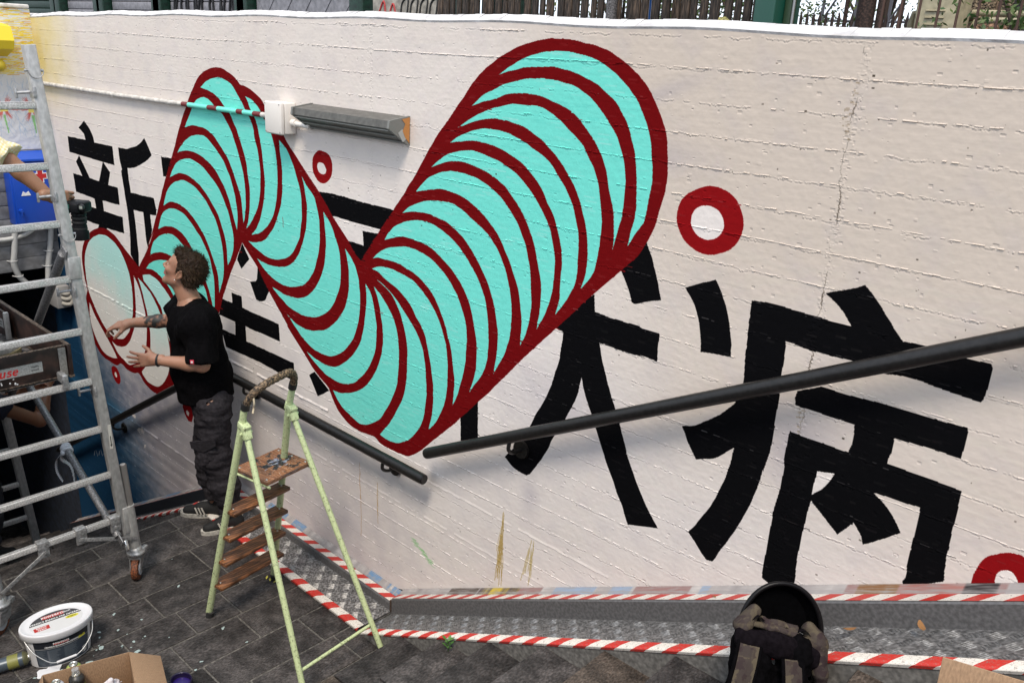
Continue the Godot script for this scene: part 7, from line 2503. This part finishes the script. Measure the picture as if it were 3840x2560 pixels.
func build_backpack() -> void:
	var t := thing("backpack", "black and camouflage backpack with its black lid open, on the steps at the bottom", "backpack", Vector3(-0.771, 1.105, -2.102))
	var x := Vector3(0.7435, -0.06, -0.6687).normalized()
	var z := Vector3(0.62, 0.35, 0.70).normalized()
	z = (z - x * z.dot(x)).normalized()
	t.basis = Basis(x, z.cross(x), z).scaled(Vector3.ONE * 0.82)
	var im := Image.create(128, 128, false, Image.FORMAT_RGBA8)
	var a := noise(171, 0.022)
	var b := noise(172, 0.03)
	for yy in 128:
		for xx in 128:
			var c := lin(0.052, 0.041, 0.037)
			if a.get_noise_2d(xx, yy) > 0.12:
				c = lin(0.095, 0.077, 0.053)
			elif b.get_noise_2d(xx, yy) > 0.18:
				c = lin(0.037, 0.027, 0.028)
			im.set_pixel(xx, yy, c)
	var camo := mat(1, 1, 1, 0.95, 0.0, 0.15)
	grain(camo, ImageTexture.create_from_image(im), 5.0, speckle(142, 0.25, 0.0, 2), 0.05, Vector3.ONE, false)
	var black := grain(mat(0.005, 0.0045, 0.0055, 0.95, 0.0, 0.12), speckle(141, 0.06, 0.55, 4), 4.0)
	var padm := grain(mat(0.011, 0.0085, 0.011, 0.95, 0.0, 0.12), speckle(141, 0.06, 0.55, 4), 4.0)
	# main sack
	var f := Field.new(Vector3(-0.25, -0.15, -0.25), Vector3(0.25, 0.5, 0.2), 0.01)
	f.cap(Vector3(-0.085, 0.05, -0.03), Vector3(-0.08, 0.22, -0.03), 0.075, 0.07, 0.05)
	f.cap(Vector3(0.085, 0.05, -0.03), Vector3(0.08, 0.22, -0.03), 0.075, 0.07, 0.05)
	f.cap(Vector3(-0.09, 0.0, -0.03), Vector3(0.09, 0.0, -0.03), 0.08, 0.08, 0.05)
	f.ripple(noise(173, 9.0), 0.02)
	var s := Shape.new()
	f.net(s)
	obj("sack", s, black, t)
	# padded top of the back panel
	var pf := Field.new(Vector3(-0.22, 0.1, -0.1), Vector3(0.22, 0.36, 0.14), 0.008)
	for q in [[0.0, 0.022], [-0.022, 0.024], [-0.046, 0.02]]:
		pf.cap(Vector3(-0.135, 0.27 + q[0] * 0.7, 0.004), Vector3(0.0, 0.266 + q[0], 0.016), q[1], q[1], 0.025)
		pf.cap(Vector3(0.0, 0.266 + q[0], 0.016), Vector3(0.14, 0.232 + q[0], 0.006), q[1], q[1], 0.025)
	pf.ripple(noise(174, 11.0), 0.007)
	var ps := Shape.new()
	pf.net(ps)
	obj("back_padding", ps, padm, t)
	# camouflage wings at both top corners and the rolled rim between them
	for e in [[Vector3(-0.125, 0.295, -0.015), Vector3(-0.085, 0.345, -0.03), 0.035], [Vector3(0.15, 0.255, -0.01), Vector3(0.125, 0.305, -0.025), 0.038]]:
		var wf := Field.new(e[0] - Vector3(0.1, 0.2, 0.1), e[0] + Vector3(0.1, 0.12, 0.1), 0.008)
		wf.cap(e[0], e[1], e[2], e[2] * 0.72, 0.02)
		if e[0].x > 0:
			wf.cap(e[0], e[0] + Vector3(0.018, -0.1, 0.02), e[2], 0.024, 0.02)
			wf.cap(e[0] + Vector3(0.018, -0.1, 0.02), e[0] + Vector3(0.03, -0.17, 0.0), 0.024, 0.018, 0.02)
		wf.ripple(noise(175, 14.0), 0.008)
		var ws := Shape.new()
		wf.net(ws)
		obj("side_wing", ws, camo, t)
	var rf := Field.new(Vector3(-0.2, 0.2, -0.1), Vector3(0.2, 0.4, 0.1), 0.007)
	rf.cap(Vector3(-0.1, 0.305, -0.012), Vector3(0.0, 0.298, 0.0), 0.012, 0.013, 0.01)
	rf.cap(Vector3(0.0, 0.298, 0.0), Vector3(0.125, 0.262, -0.004), 0.013, 0.012, 0.01)
	rf.cap(Vector3(-0.055, 0.322, -0.022), Vector3(0.07, 0.302, -0.018), 0.011, 0.011, 0.01)
	rf.ripple(noise(176, 20.0), 0.01)
	var rs := Shape.new()
	rf.net(rs)
	obj("rolled_rim", rs, camo, t)
	for e in [[Vector3(-0.105, 0.318, -0.01), Vector3(-0.05, 0.32, -0.005)], [Vector3(0.07, 0.295, -0.005), Vector3(0.13, 0.27, -0.008)]]:
		var ss := Shape.new()
		var p := spline([e[0], (e[0] + e[1]) / 2 + Vector3(0, 0.022, 0.01), e[1]], 8)
		for q in p.size() - 1:
			ss.face([p[q] + Vector3(0, 0, 0.014), p[q] - Vector3(0, 0, 0.014), p[q + 1] - Vector3(0, 0, 0.014), p[q + 1] + Vector3(0, 0, 0.014)])
		obj("web_loop", ss, padm, t)
	# shoulder straps
	var straps := [[[Vector3(-0.105, 0.255, 0.03), Vector3(-0.125, 0.17, 0.062), Vector3(-0.15, 0.06, 0.075), Vector3(-0.165, -0.06, 0.06)], 0.042], [[Vector3(0.05, 0.205, 0.045), Vector3(0.052, 0.12, 0.07), Vector3(0.05, 0.02, 0.075), Vector3(0.045, -0.08, 0.06)], 0.036]]
	for e in straps:
		var p := spline(e[0], 8)
		var ss := Shape.new()
		var bs := Shape.new()
		for q in p.size() - 1:
			var w: float = e[1]
			var X := Vector3(1, 0, 0)
			ss.face([p[q] - X * w + Vector3(0, 0, -0.004), p[q], p[q + 1], p[q + 1] - X * w + Vector3(0, 0, -0.004)])
			ss.face([p[q], p[q] + X * w + Vector3(0, 0, -0.004), p[q + 1] + X * w + Vector3(0, 0, -0.004), p[q + 1]])
			ss.face([p[q] - X * w + Vector3(0, 0, -0.016), p[q] + X * w + Vector3(0, 0, -0.016), p[q + 1] + X * w + Vector3(0, 0, -0.016), p[q + 1] - X * w + Vector3(0, 0, -0.016)])
		for sgn in [-1.0, 1.0]:
			var ed := []
			for q in p:
				ed.append(q + Vector3(sgn * e[1], 0, -0.008))
			bs.tube(ed, 0.0075, 8)
		var o := obj("shoulder_strap", ss, camo, t)
		obj("strap_binding", bs, black, o)
	# the open lid: a shallow black shell standing up behind
	var lf := Shape.new()
	var outl := []
	for k in 25:
		var w := PI * k / 24.0
		outl.append(Vector2(0.158 * cos(w) + 0.035, 0.235 + 0.215 * pow(sin(w), 0.85)))
	var c0 := Vector3(0.035, 0.3, -0.135)
	for k in 24:
		var a0: Vector2 = outl[k]
		var a1: Vector2 = outl[k + 1]
		var A := Vector3(a0.x, a0.y, -0.075)
		var B := Vector3(a1.x, a1.y, -0.075)
		var m0 := A.lerp(c0, 0.25) + Vector3(0, 0, -0.03)
		var m1 := B.lerp(c0, 0.25) + Vector3(0, 0, -0.03)
		lf.face([A, B, m1, m0])
		lf.face([m0, m1, c0])
	lf.face([Vector3(outl[0].x, outl[0].y, -0.075), Vector3(outl[24].x, outl[24].y, -0.075), c0])
	var lid := obj("lid_lining", lf, grain(mat(0.002, 0.002, 0.0025, 0.7, 0.0, 0.12), speckle(141, 0.06, 0.55, 4), 4.0), t)
	var pb := []
	for q in outl:
		pb.append(Vector3(q.x, q.y, -0.073))
	var bs2 := Shape.new()
	bs2.tube(pb, 0.0095, 10)
	obj("lid_piping", bs2, mat(0.005, 0.0045, 0.005, 0.35, 0.0, 0.3), lid)
	var zp := Shape.new()
	zp.tube(spline([Vector3(0.135, 0.05, 0.045), Vector3(0.142, 0.075, 0.05), Vector3(0.15, 0.06, 0.055), Vector3(0.148, 0.03, 0.055), Vector3(0.14, 0.045, 0.052)], 5), 0.004, 6)
	obj("zip_pull", zp, mat(0.6, 0.36, 0.02, 0.5), t)

# ---------------------------------------------------------------- the street beyond the wall
func build_street() -> void:
	var rng := RandomNumberGenerator.new()
	rng.seed = 91
	var green := grain(mat(0.008, 0.05, 0.03, 0.5), speckle(181, 0.04, 0.5, 4), 2.0)
	var grey := grain(mat(0.3, 0.295, 0.32, 0.55), speckle(182, 0.03, 0.75, 4), 1.5)
	var dark := mat(0.012, 0.014, 0.014, 0.6)
	# row of closed kiosks: dark green posts with grey shutters between
	var bays := [[-15.5, -13.45, 0, "closed kiosk with a dark green shutter at the top left corner, first of the row"], [-13.05, -12.02, 1, "closed kiosk with a plain narrow grey shutter, second from the left of the row"], [-11.65, -10.4, 1, "closed kiosk with a plain grey shutter left of the one scrawled in black"], [-10.1, -8.56, 2, "closed kiosk whose grey shutter is scrawled with black graffiti"], [-8.25, -6.62, 3, "closed kiosk with a diamond pressed grey shutter, right end of the row"]]
	for b in bays:
		var k := thing("kiosk", b[3], "kiosk", Vector3((b[0] + b[1]) / 2, STREET, -5.0), "kiosks beyond the wall")
		var w: float = b[1] - b[0]
		var wall := Shape.new()
		wall.box(Vector3(0, 1.25, -0.75), Vector3(w + 0.1, 2.5, 1.3))
		obj("kiosk_body", wall, dark, k)
		for s in [-1, 1]:
			var p := Shape.new()
			p.box(Vector3(s * (w / 2 + 0.13), 1.25, -0.02), Vector3(0.2, 2.5, 0.16), 0.01)
			obj("corner_post", p, green, k)
		var sh := Shape.new()
		if b[2] == 3:
			sh.box(Vector3(0, 1.15, -0.06), Vector3(w, 2.2, 0.04))
			for i in 5:
				for j in 6:
					sh.prism(PackedVector2Array([Vector2(-0.16, 0), Vector2(0, -0.18), Vector2(0.16, 0), Vector2(0, 0.18)]), 0.012, Transform3D(Basis(), Vector3(-w / 2 + 0.18 + i * (w - 0.36) / 4.0, 0.25 + 0.37 * j, -0.045)))
		else:
			for i in 22:
				sh.box(Vector3(0, 0.06 + 0.1 * i, -0.06), Vector3(w, 0.096, 0.03), 0.008)
		obj("roller_shutter", sh, green if b[2] == 0 else grey, k)
		var rf := Shape.new()
		rf.box(Vector3(0, 2.55, -0.5), Vector3(w + 0.5, 0.12, 1.9), 0.02)
		obj("flat_roof", rf, dark, k)
		if b[2] == 2:
			var g := Shape.new()
			for i in 9:
				var x0 := -w / 2 + 0.12 + i * 0.17
				g.tube(spline([Vector3(x0, 1.0, -0.035), Vector3(x0 + rng.randf_range(-0.1, 0.1), 1.3, -0.035), Vector3(x0 + 0.12, 1.5, -0.035), Vector3(x0 + rng.randf_range(0.0, 0.2), 1.2, -0.035), Vector3(x0 + 0.05, 1.1, -0.035)], 6), 0.014, 6)
			obj("graffiti_tag", g, mat(0.015, 0.015, 0.018, 0.6), k)
	# pale hoarding with red and black scrawl
	var h := thing("painted_hoarding", "pale hoarding scrawled with red and black paint, right of the kiosks", "hoarding", Vector3(-5.72, STREET, -5.0))
	var hs := Shape.new()
	hs.box(Vector3(0, 0.9, 0), Vector3(1.15, 1.8, 0.05), 0.006)
	obj("hoarding_panel", hs, grain(mat(0.45, 0.42, 0.36, 0.7), speckle(183, 0.03, 0.6, 4), 1.4), h)
	var hg := Shape.new()
	for i in 6:
		var x0 := -0.2 + i * 0.12
		hg.tube(spline([Vector3(x0, 1.12, 0.027), Vector3(x0 + 0.02, 1.3, 0.027), Vector3(x0 + 0.1, 1.34, 0.027), Vector3(x0 + 0.07, 1.15, 0.027)], 6), 0.009, 6)
	obj("black_scrawl", hg, mat(0.02, 0.02, 0.02, 0.6), h)
	var hr := Shape.new()
	hr.tube(spline([Vector3(-0.52, 1.15, 0.027), Vector3(-0.42, 1.32, 0.027), Vector3(-0.38, 1.15, 0.027), Vector3(-0.3, 1.3, 0.027), Vector3(-0.26, 1.2, 0.027)], 6), 0.009, 6)
	obj("red_scrawl", hr, mat(0.4, 0.04, 0.04, 0.6), h)
	for e in [[-5.1, 0.16, "thin dark green steel post right of the scrawled hoarding"], [-4.65, 0.3, "broad dark green steel cabinet at the left end of the slat fence"]]:
		var s := Shape.new()
		s.box(Vector3(0, 1.1, 0), Vector3(e[1], 2.2, e[1]), 0.012)
		var o := obj("green_post", s, green)
		o.position = Vector3(e[0], STREET, -4.95)
		tag(o, e[2], "post")
	# old wooden slat fence
	var f := thing("slat_fence", "weathered brown wooden slat fence with gaps, standing behind the wall right of centre", "fence", Vector3(0, STREET, -4.6))
	var woods := []
	for k in 3:
		woods.append(grain(mat(0.06 + 0.025 * k, 0.043 + 0.016 * k, 0.032 + 0.01 * k, 0.85), speckle(112, 0.03, 0.35, 5, 2.0), 1.6, null, 0.0, Vector3(5, 0.7, 5)))
	var x := -5.05
	while x < -2.42:
		var w := rng.randf_range(0.035, 0.06)
		var s := Shape.new()
		var hh := rng.randf_range(1.75, 1.9)
		s.box(Vector3(x + w / 2, hh / 2, rng.randf_range(-0.01, 0.01)), Vector3(w, hh, 0.022), 0.003, Basis(Vector3.BACK, rng.randf_range(-0.012, 0.012)))
		obj("slat", s, woods[rng.randi() % 3], f)
		x += w + rng.randf_range(0.008, 0.032)
	for y in [0.35, 1.6]:
		var s := Shape.new()
		s.box(Vector3(-3.72, y, -0.04), Vector3(2.7, 0.07, 0.04), 0.005)
		obj("fence_rail", s, woods[0], f)
	for e in [[-3.405, 0.07], [-3.01, 0.05]]:
		var s := Shape.new()
		s.rod(Vector3(e[0], 0, 0.05), Vector3(e[0], 2.0, 0.05), e[1] / 2, e[1] / 2, 14)
		obj("fence_post", s, grain(mat(0.2, 0.19, 0.19, 0.6, 0.3), speckle(122, 0.05, 0.5, 4, 2.0), 5.0) if e[1] > 0.06 else woods[0], f)
	var bs := Shape.new()
	bs.box(Vector3(-3.2, STREET + 1.28, -4.66), Vector3(0.06, 0.3, 0.01))
	tag(obj("notice_strip", bs, mat(0.6, 0.62, 0.66, 0.5)), "small white and blue notice showing between slats of the wooden fence", "notice")
	var bs2 := Shape.new()
	for q in [-0.018, 0.008]:
		bs2.box(Vector3(-3.2 + q, STREET + 1.28, -4.654), Vector3(0.012, 0.29, 0.002))
	obj("blue_stripe", bs2, mat(0.02, 0.12, 0.45, 0.5), get_node("notice_strip"))
	var fw := Field.new(Vector3(-2.75, 2.8, -4.7), Vector3(-2.35, 3.35, -4.25), 0.02)
	fw.ell(Vector3(-2.57, 3.08, -4.45), Vector3(0.085, 0.07, 0.06))
	fw.ripple(noise(4, 14.0), 0.06)
	var fs := Shape.new()
	fw.net(fs)
	fs.rod(Vector3(-2.57, STREET, -4.45), Vector3(-2.57, 3.06, -4.45), 0.008, 0.006, 6)
	tag(obj("flower_clump", fs, grain(mat(0.5, 0.46, 0.16, 0.8), speckle(185, 0.08, 0.3, 4, 2.5), 6.0)), "pale yellow flower head showing over the wall in front of the slat fence", "flower")
	var gc := thing("green_cabinet", "dark green speckled metal street cabinet between slat fence and railing", "cabinet", Vector3(-2.33, STREET, -4.6))
	var gs := Shape.new()
	gs.box(Vector3(0, 0.9, 0), Vector3(0.125, 1.8, 0.3), 0.012)
	obj("cabinet_body", gs, mat(0.006, 0.06, 0.04, 0.35), gc)
	var gp := Shape.new()
	gp.box(Vector3(0.085, 0.9, 0.02), Vector3(0.045, 1.8, 0.06), 0.008)
	obj("cabinet_frame", gp, mat(0.02, 0.045, 0.02, 0.5), gc)
	var gl := Shape.new()
	gl.rod(Vector3(0.118, 0, 0.05), Vector3(0.118, 1.8, 0.05), 0.008, 0.008, 8)
	obj("steel_rod", gl, mat(0.35, 0.35, 0.35, 0.4, 0.6), gc)
	# railings with pointed bars, farther back
	var r := thing("pointed_railing", "dark railing of pointed bars before the bright sky, right of the green cabinet", "railing", Vector3(0, STREET, -6.4))
	var iron := mat(0.035, 0.022, 0.018, 0.6)
	for k in 34:
		var bx := -3.28 + 0.048 * k
		var s := Shape.new()
		s.rod(Vector3(bx, 0, 0), Vector3(bx, 1.30, 0), 0.011, 0.011, 6)
		s.rod(Vector3(bx, 1.30, 0), Vector3(bx, 1.36, 0), 0.013, 0.001, 6)
		obj("railing_bar", s, iron, r)
	for y in [0.3, 1.22]:
		var s := Shape.new()
		s.box(Vector3(-2.5, y, 0), Vector3(1.7, 0.035, 0.02), 0.003)
		obj("railing_rail", s, iron, r)
	var nl := ["rusty steel post nearest the green cabinet, slim", "thick rusty steel post, left of the pair before the pale pipe", "slim rusty post, right of the thick one", "thin brown post beside the pale bent pipe"]
	var i := 0
	for e in [[-2.2, 0.012], [-2.085, 0.05], [-2.0, 0.022], [-1.885, 0.012]]:
		var s := Shape.new()
		s.rod(Vector3.ZERO, Vector3(0, 2.1, 0), e[1], e[1], 10)
		var o := obj("rusty_post", s, grain(mat(0.07, 0.04, 0.032, 0.8), speckle(186, 0.06, 0.4, 4, 2.0), 4.0))
		o.position = Vector3(e[0], STREET, -5.2)
		tag(o, nl[i], "post")
		i += 1
	var lat := thing("steel_lattice", "grey steel lattice and low dark wall far behind the rusty posts", "framework", Vector3(-3.6, STREET, -12.0))
	var ls := Shape.new()
	for k in 8:
		var bx := -1.8 + 0.45 * k
		ls.rod(Vector3(bx, 0, 0), Vector3(bx, 2.6, 0), 0.02, 0.02, 6)
		ls.rod(Vector3(bx, 1.55, 0), Vector3(bx + 0.45, 2.3, 0), 0.014, 0.014, 6)
	ls.rod(Vector3(-1.9, 1.55, 0), Vector3(1.9, 1.55, 0), 0.018, 0.018, 6)
	ls.rod(Vector3(-1.9, 2.3, 0), Vector3(1.9, 2.3, 0), 0.018, 0.018, 6)
	obj("lattice_bars", ls, mat(0.12, 0.12, 0.14, 0.5, 0.4), lat)
	var lw := Shape.new()
	lw.box(Vector3(0, 0.72, 0.2), Vector3(3.4, 1.44, 0.2))
	obj("low_wall", lw, dark, lat)
	# stone house at the right with pipes and a meter cabinet before it
	var hz := thing("stone_house", "pinkish rough stone house front behind bars at the top right corner", "building", Vector3(0, STREET, -6.0))
	var hb := Shape.new()
	hb.box(Vector3(0.75, 2.4, -1.7), Vector3(5.6, 4.8, 3.0))
	obj("house_wall", hb, grain(mat(0.36, 0.24, 0.165, 0.9), speckle(187, 0.03, 0.45, 5, 2.0), 1.3), hz)
	for row in 5:
		var bx := -2.05
		while bx < -0.6:
			var w := rng.randf_range(0.18, 0.34)
			var s := Shape.new()
			s.box(Vector3(bx + w / 2, 1.05 + row * 0.16, -0.2), Vector3(w - 0.015, 0.145, 0.06), 0.02, Basis(Vector3.RIGHT, rng.randf_range(-0.06, 0.06)))
			obj("rough_stone", s, grain(mat(0.36 + rng.randf_range(-0.06, 0.06), 0.235, 0.15, 0.95), speckle(188, 0.05, 0.35, 5, 2.0), 3.0, speckle(53, 0.08, 0.0, 4), 1.2), hz)
			bx += w
	var wi := Shape.new()
	wi.box(Vector3(-1.5, 1.35, -0.17), Vector3(0.13, 1.0, 0.05))
	obj("window", wi, mat(0.03, 0.026, 0.028, 0.2), hz)
	var cream := grain(mat(0.47, 0.42, 0.28, 0.5), speckle(189, 0.03, 0.75, 4), 2.0)
	var mc := thing("meter_cabinet", "cream metal meter cabinet with louvre slots at the top right", "cabinet", Vector3(-1.68, STREET, -5.25))
	var ms := Shape.new()
	ms.box(Vector3(0, 0.85, 0), Vector3(0.22, 1.7, 0.22), 0.012)
	obj("cabinet_body", ms, cream, mc)
	for y in [1.225, 1.26, 1.295, 1.19]:
		var s := Shape.new()
		s.box(Vector3(-0.005, y, 0.113), Vector3(0.1, 0.008, 0.012), 0.003)
		obj("louvre", s, mat(0.33, 0.29, 0.19, 0.5), mc)
	var pl := ["pale bent pipe left of the cream meter cabinet", "upper pale pipe running along the stone house", "lower pale pipe bending down, right of the cream meter cabinet"]
	i = 0
	for pts in [[Vector3(-1.86, STREET, -5.3), Vector3(-1.86, 3.19, -5.3), Vector3(-1.85, 3.24, -5.3), Vector3(-1.8, 3.25, -5.3), Vector3(-1.6, 3.25, -5.3)], [Vector3(-1.56, 3.25, -5.35), Vector3(-1.0, 3.24, -5.35)], [Vector3(-1.53, STREET, -5.3), Vector3(-1.53, 3.17, -5.3), Vector3(-1.52, 3.2, -5.3), Vector3(-1.48, 3.21, -5.3), Vector3(-1.1, 3.205, -5.3)]]:
		var s := Shape.new()
		s.tube(pts, 0.016, 10)
		tag(obj("pale_pipe", s, cream), pl[i], "pipe")
		i += 1
	var bars := thing("rusty_bar_fence", "thin rusty fence of leaning bars before the meter cabinet and stone house", "fence", Vector3(0, STREET, -4.3))
	for k in 9:
		var bx := -1.66 + 0.083 * k
		var s := Shape.new()
		s.rod(Vector3(bx, 0, 0), Vector3(bx + 0.02, 1.9, 0), 0.006, 0.006, 6)
		obj("fence_bar", s, mat(0.075, 0.04, 0.03, 0.8), bars)
	var br := Shape.new()
	br.box(Vector3(-1.3, 0.4, 0), Vector3(0.8, 0.03, 0.012))
	obj("fence_rail", br, mat(0.075, 0.04, 0.03, 0.8), bars)
	# shrub at the right end and trees far behind
	for e in [[Vector3(-0.98, STREET, -4.75), 0.62, 1.9, 61, "dark green shrub growing behind the wall at the top right corner"], [Vector3(-7.6, STREET, -11.5), 1.8, 4.6, 62, "leafy tree behind the slat fence, left of the two far ones"], [Vector3(-4.9, STREET, -13.0), 1.6, 4.2, 63, "leafy tree behind the slat fence, right of the two far ones"], [Vector3(-5.4, STREET, -7.4), 1.1, 2.6, 64, "dark bush close behind the left half of the slat fence"], [Vector3(-3.9, STREET, -7.2), 1.0, 2.5, 65, "dark bush close behind the right half of the slat fence"]]:
		var t := thing("leafy_shrub" if e[1] < 1.2 else "leafy_tree", e[4], "shrub" if e[1] < 1.2 else "tree", e[0])
		var tr := Shape.new()
		tr.rod(Vector3.ZERO, Vector3(0, e[2] * 0.5, 0), 0.05 * e[1], 0.03 * e[1], 8)
		for k in 6:
			tr.rod(Vector3(0, e[2] * (0.2 + 0.05 * k), 0), Vector3(cos(k * 2.4) * e[1] * 0.6, e[2] * (0.5 + 0.07 * k), sin(k * 2.4) * e[1] * 0.6), 0.02 * e[1], 0.008, 6)
		obj("trunk", tr, mat(0.06, 0.04, 0.03, 0.9), t)
		var lf := Shape.new()
		rng.seed = e[3]
		for k in 5200:
			var d := Vector3(rng.randfn(), rng.randfn(), rng.randfn()).normalized() * pow(rng.randf(), 0.45)
			var c := Vector3(0, e[2] * 0.62, 0) + d * Vector3(e[1], e[2] * 0.42, e[1])
			if noise(e[3], 1.4 / e[1]).get_noise_3dv(c) < -0.15:
				continue
			var q := Vector3(rng.randfn(), rng.randfn(), rng.randfn()).normalized()
			var q2 := q.cross(Vector3(rng.randfn(), rng.randfn(), rng.randfn())).normalized()
			var l := 0.026 * sqrt(e[1])
			lf.tint = Color(0.035, 0.085, 0.02).lerp(Color(0.09, 0.13, 0.03), rng.randf())
			lf.face([c - q * l, c + q2 * l * 0.4, c + q * l, c - q2 * l * 0.4])
		var lm := mat(1, 1, 1, 0.6)
		lm.vertex_color_use_as_albedo = true
		lm.backlight_enabled = true
		lm.backlight = Color(0.35, 0.4, 0.2)
		var o := obj("crown", lf, lm, t)

func _ready() -> void:
	# camera: hand-held at the far side of the stairwell, looking down and left along the wall
	var cam := Camera3D.new()
	cam.name = "camera_view"
	cam.keep_aspect = Camera3D.KEEP_HEIGHT
	cam.fov = 43.60
	cam.near = 0.05
	cam.far = 900.0
	cam.transform = Transform3D(Basis(Vector3(0.73155939, 0.04787159, -0.68009497), Vector3(-0.25486648, 0.94441184, -0.2076761), Vector3(0.63234795, 0.32526081, 0.70309421)).orthonormalized(), Vector3(0, 2.95, 0))
	add_child(cam)
	cam.current = true
	# a bright overcast sky, with the sun behind thin cloud
	var we := WorldEnvironment.new()
	we.name = "daylight"
	var env := Environment.new()
	env.background_mode = Environment.BG_SKY
	var sky := Sky.new()
	var sm := ProceduralSkyMaterial.new()
	sm.sky_top_color = Color(0.80, 0.84, 0.90)
	sm.sky_horizon_color = Color(0.86, 0.89, 0.93)
	sm.sky_curve = 0.2
	sm.ground_bottom_color = Color(0.2, 0.19, 0.18)
	sm.ground_horizon_color = Color(0.45, 0.45, 0.45)
	sm.sky_energy_multiplier = 1.0
	sky.sky_material = sm
	env.sky = sky
	env.tonemap_mode = Environment.TONE_MAPPER_LINEAR
	env.tonemap_exposure = 2.02
	env.sdfgi_enabled = true
	env.ssao_enabled = true
	env.ssil_enabled = true
	we.environment = env
	add_child(we)
	var sun := DirectionalLight3D.new()
	sun.name = "veiled_sun"
	sun.light_energy = 0.5
	sun.light_color = Color(1.0, 0.955, 0.9)
	sun.light_angular_distance = 15.0
	sun.shadow_enabled = true
	sun.look_at_from_position(Vector3(2.2, 6.0, 3.0), Vector3.ZERO)
	add_child(sun)

	make_stone()
	build_ground()
	build_wall()
	build_portal()
	build_ramps()
	build_street()
	build_fittings()
	build_ladder()
	build_scaffold()
	build_people()
	build_small()
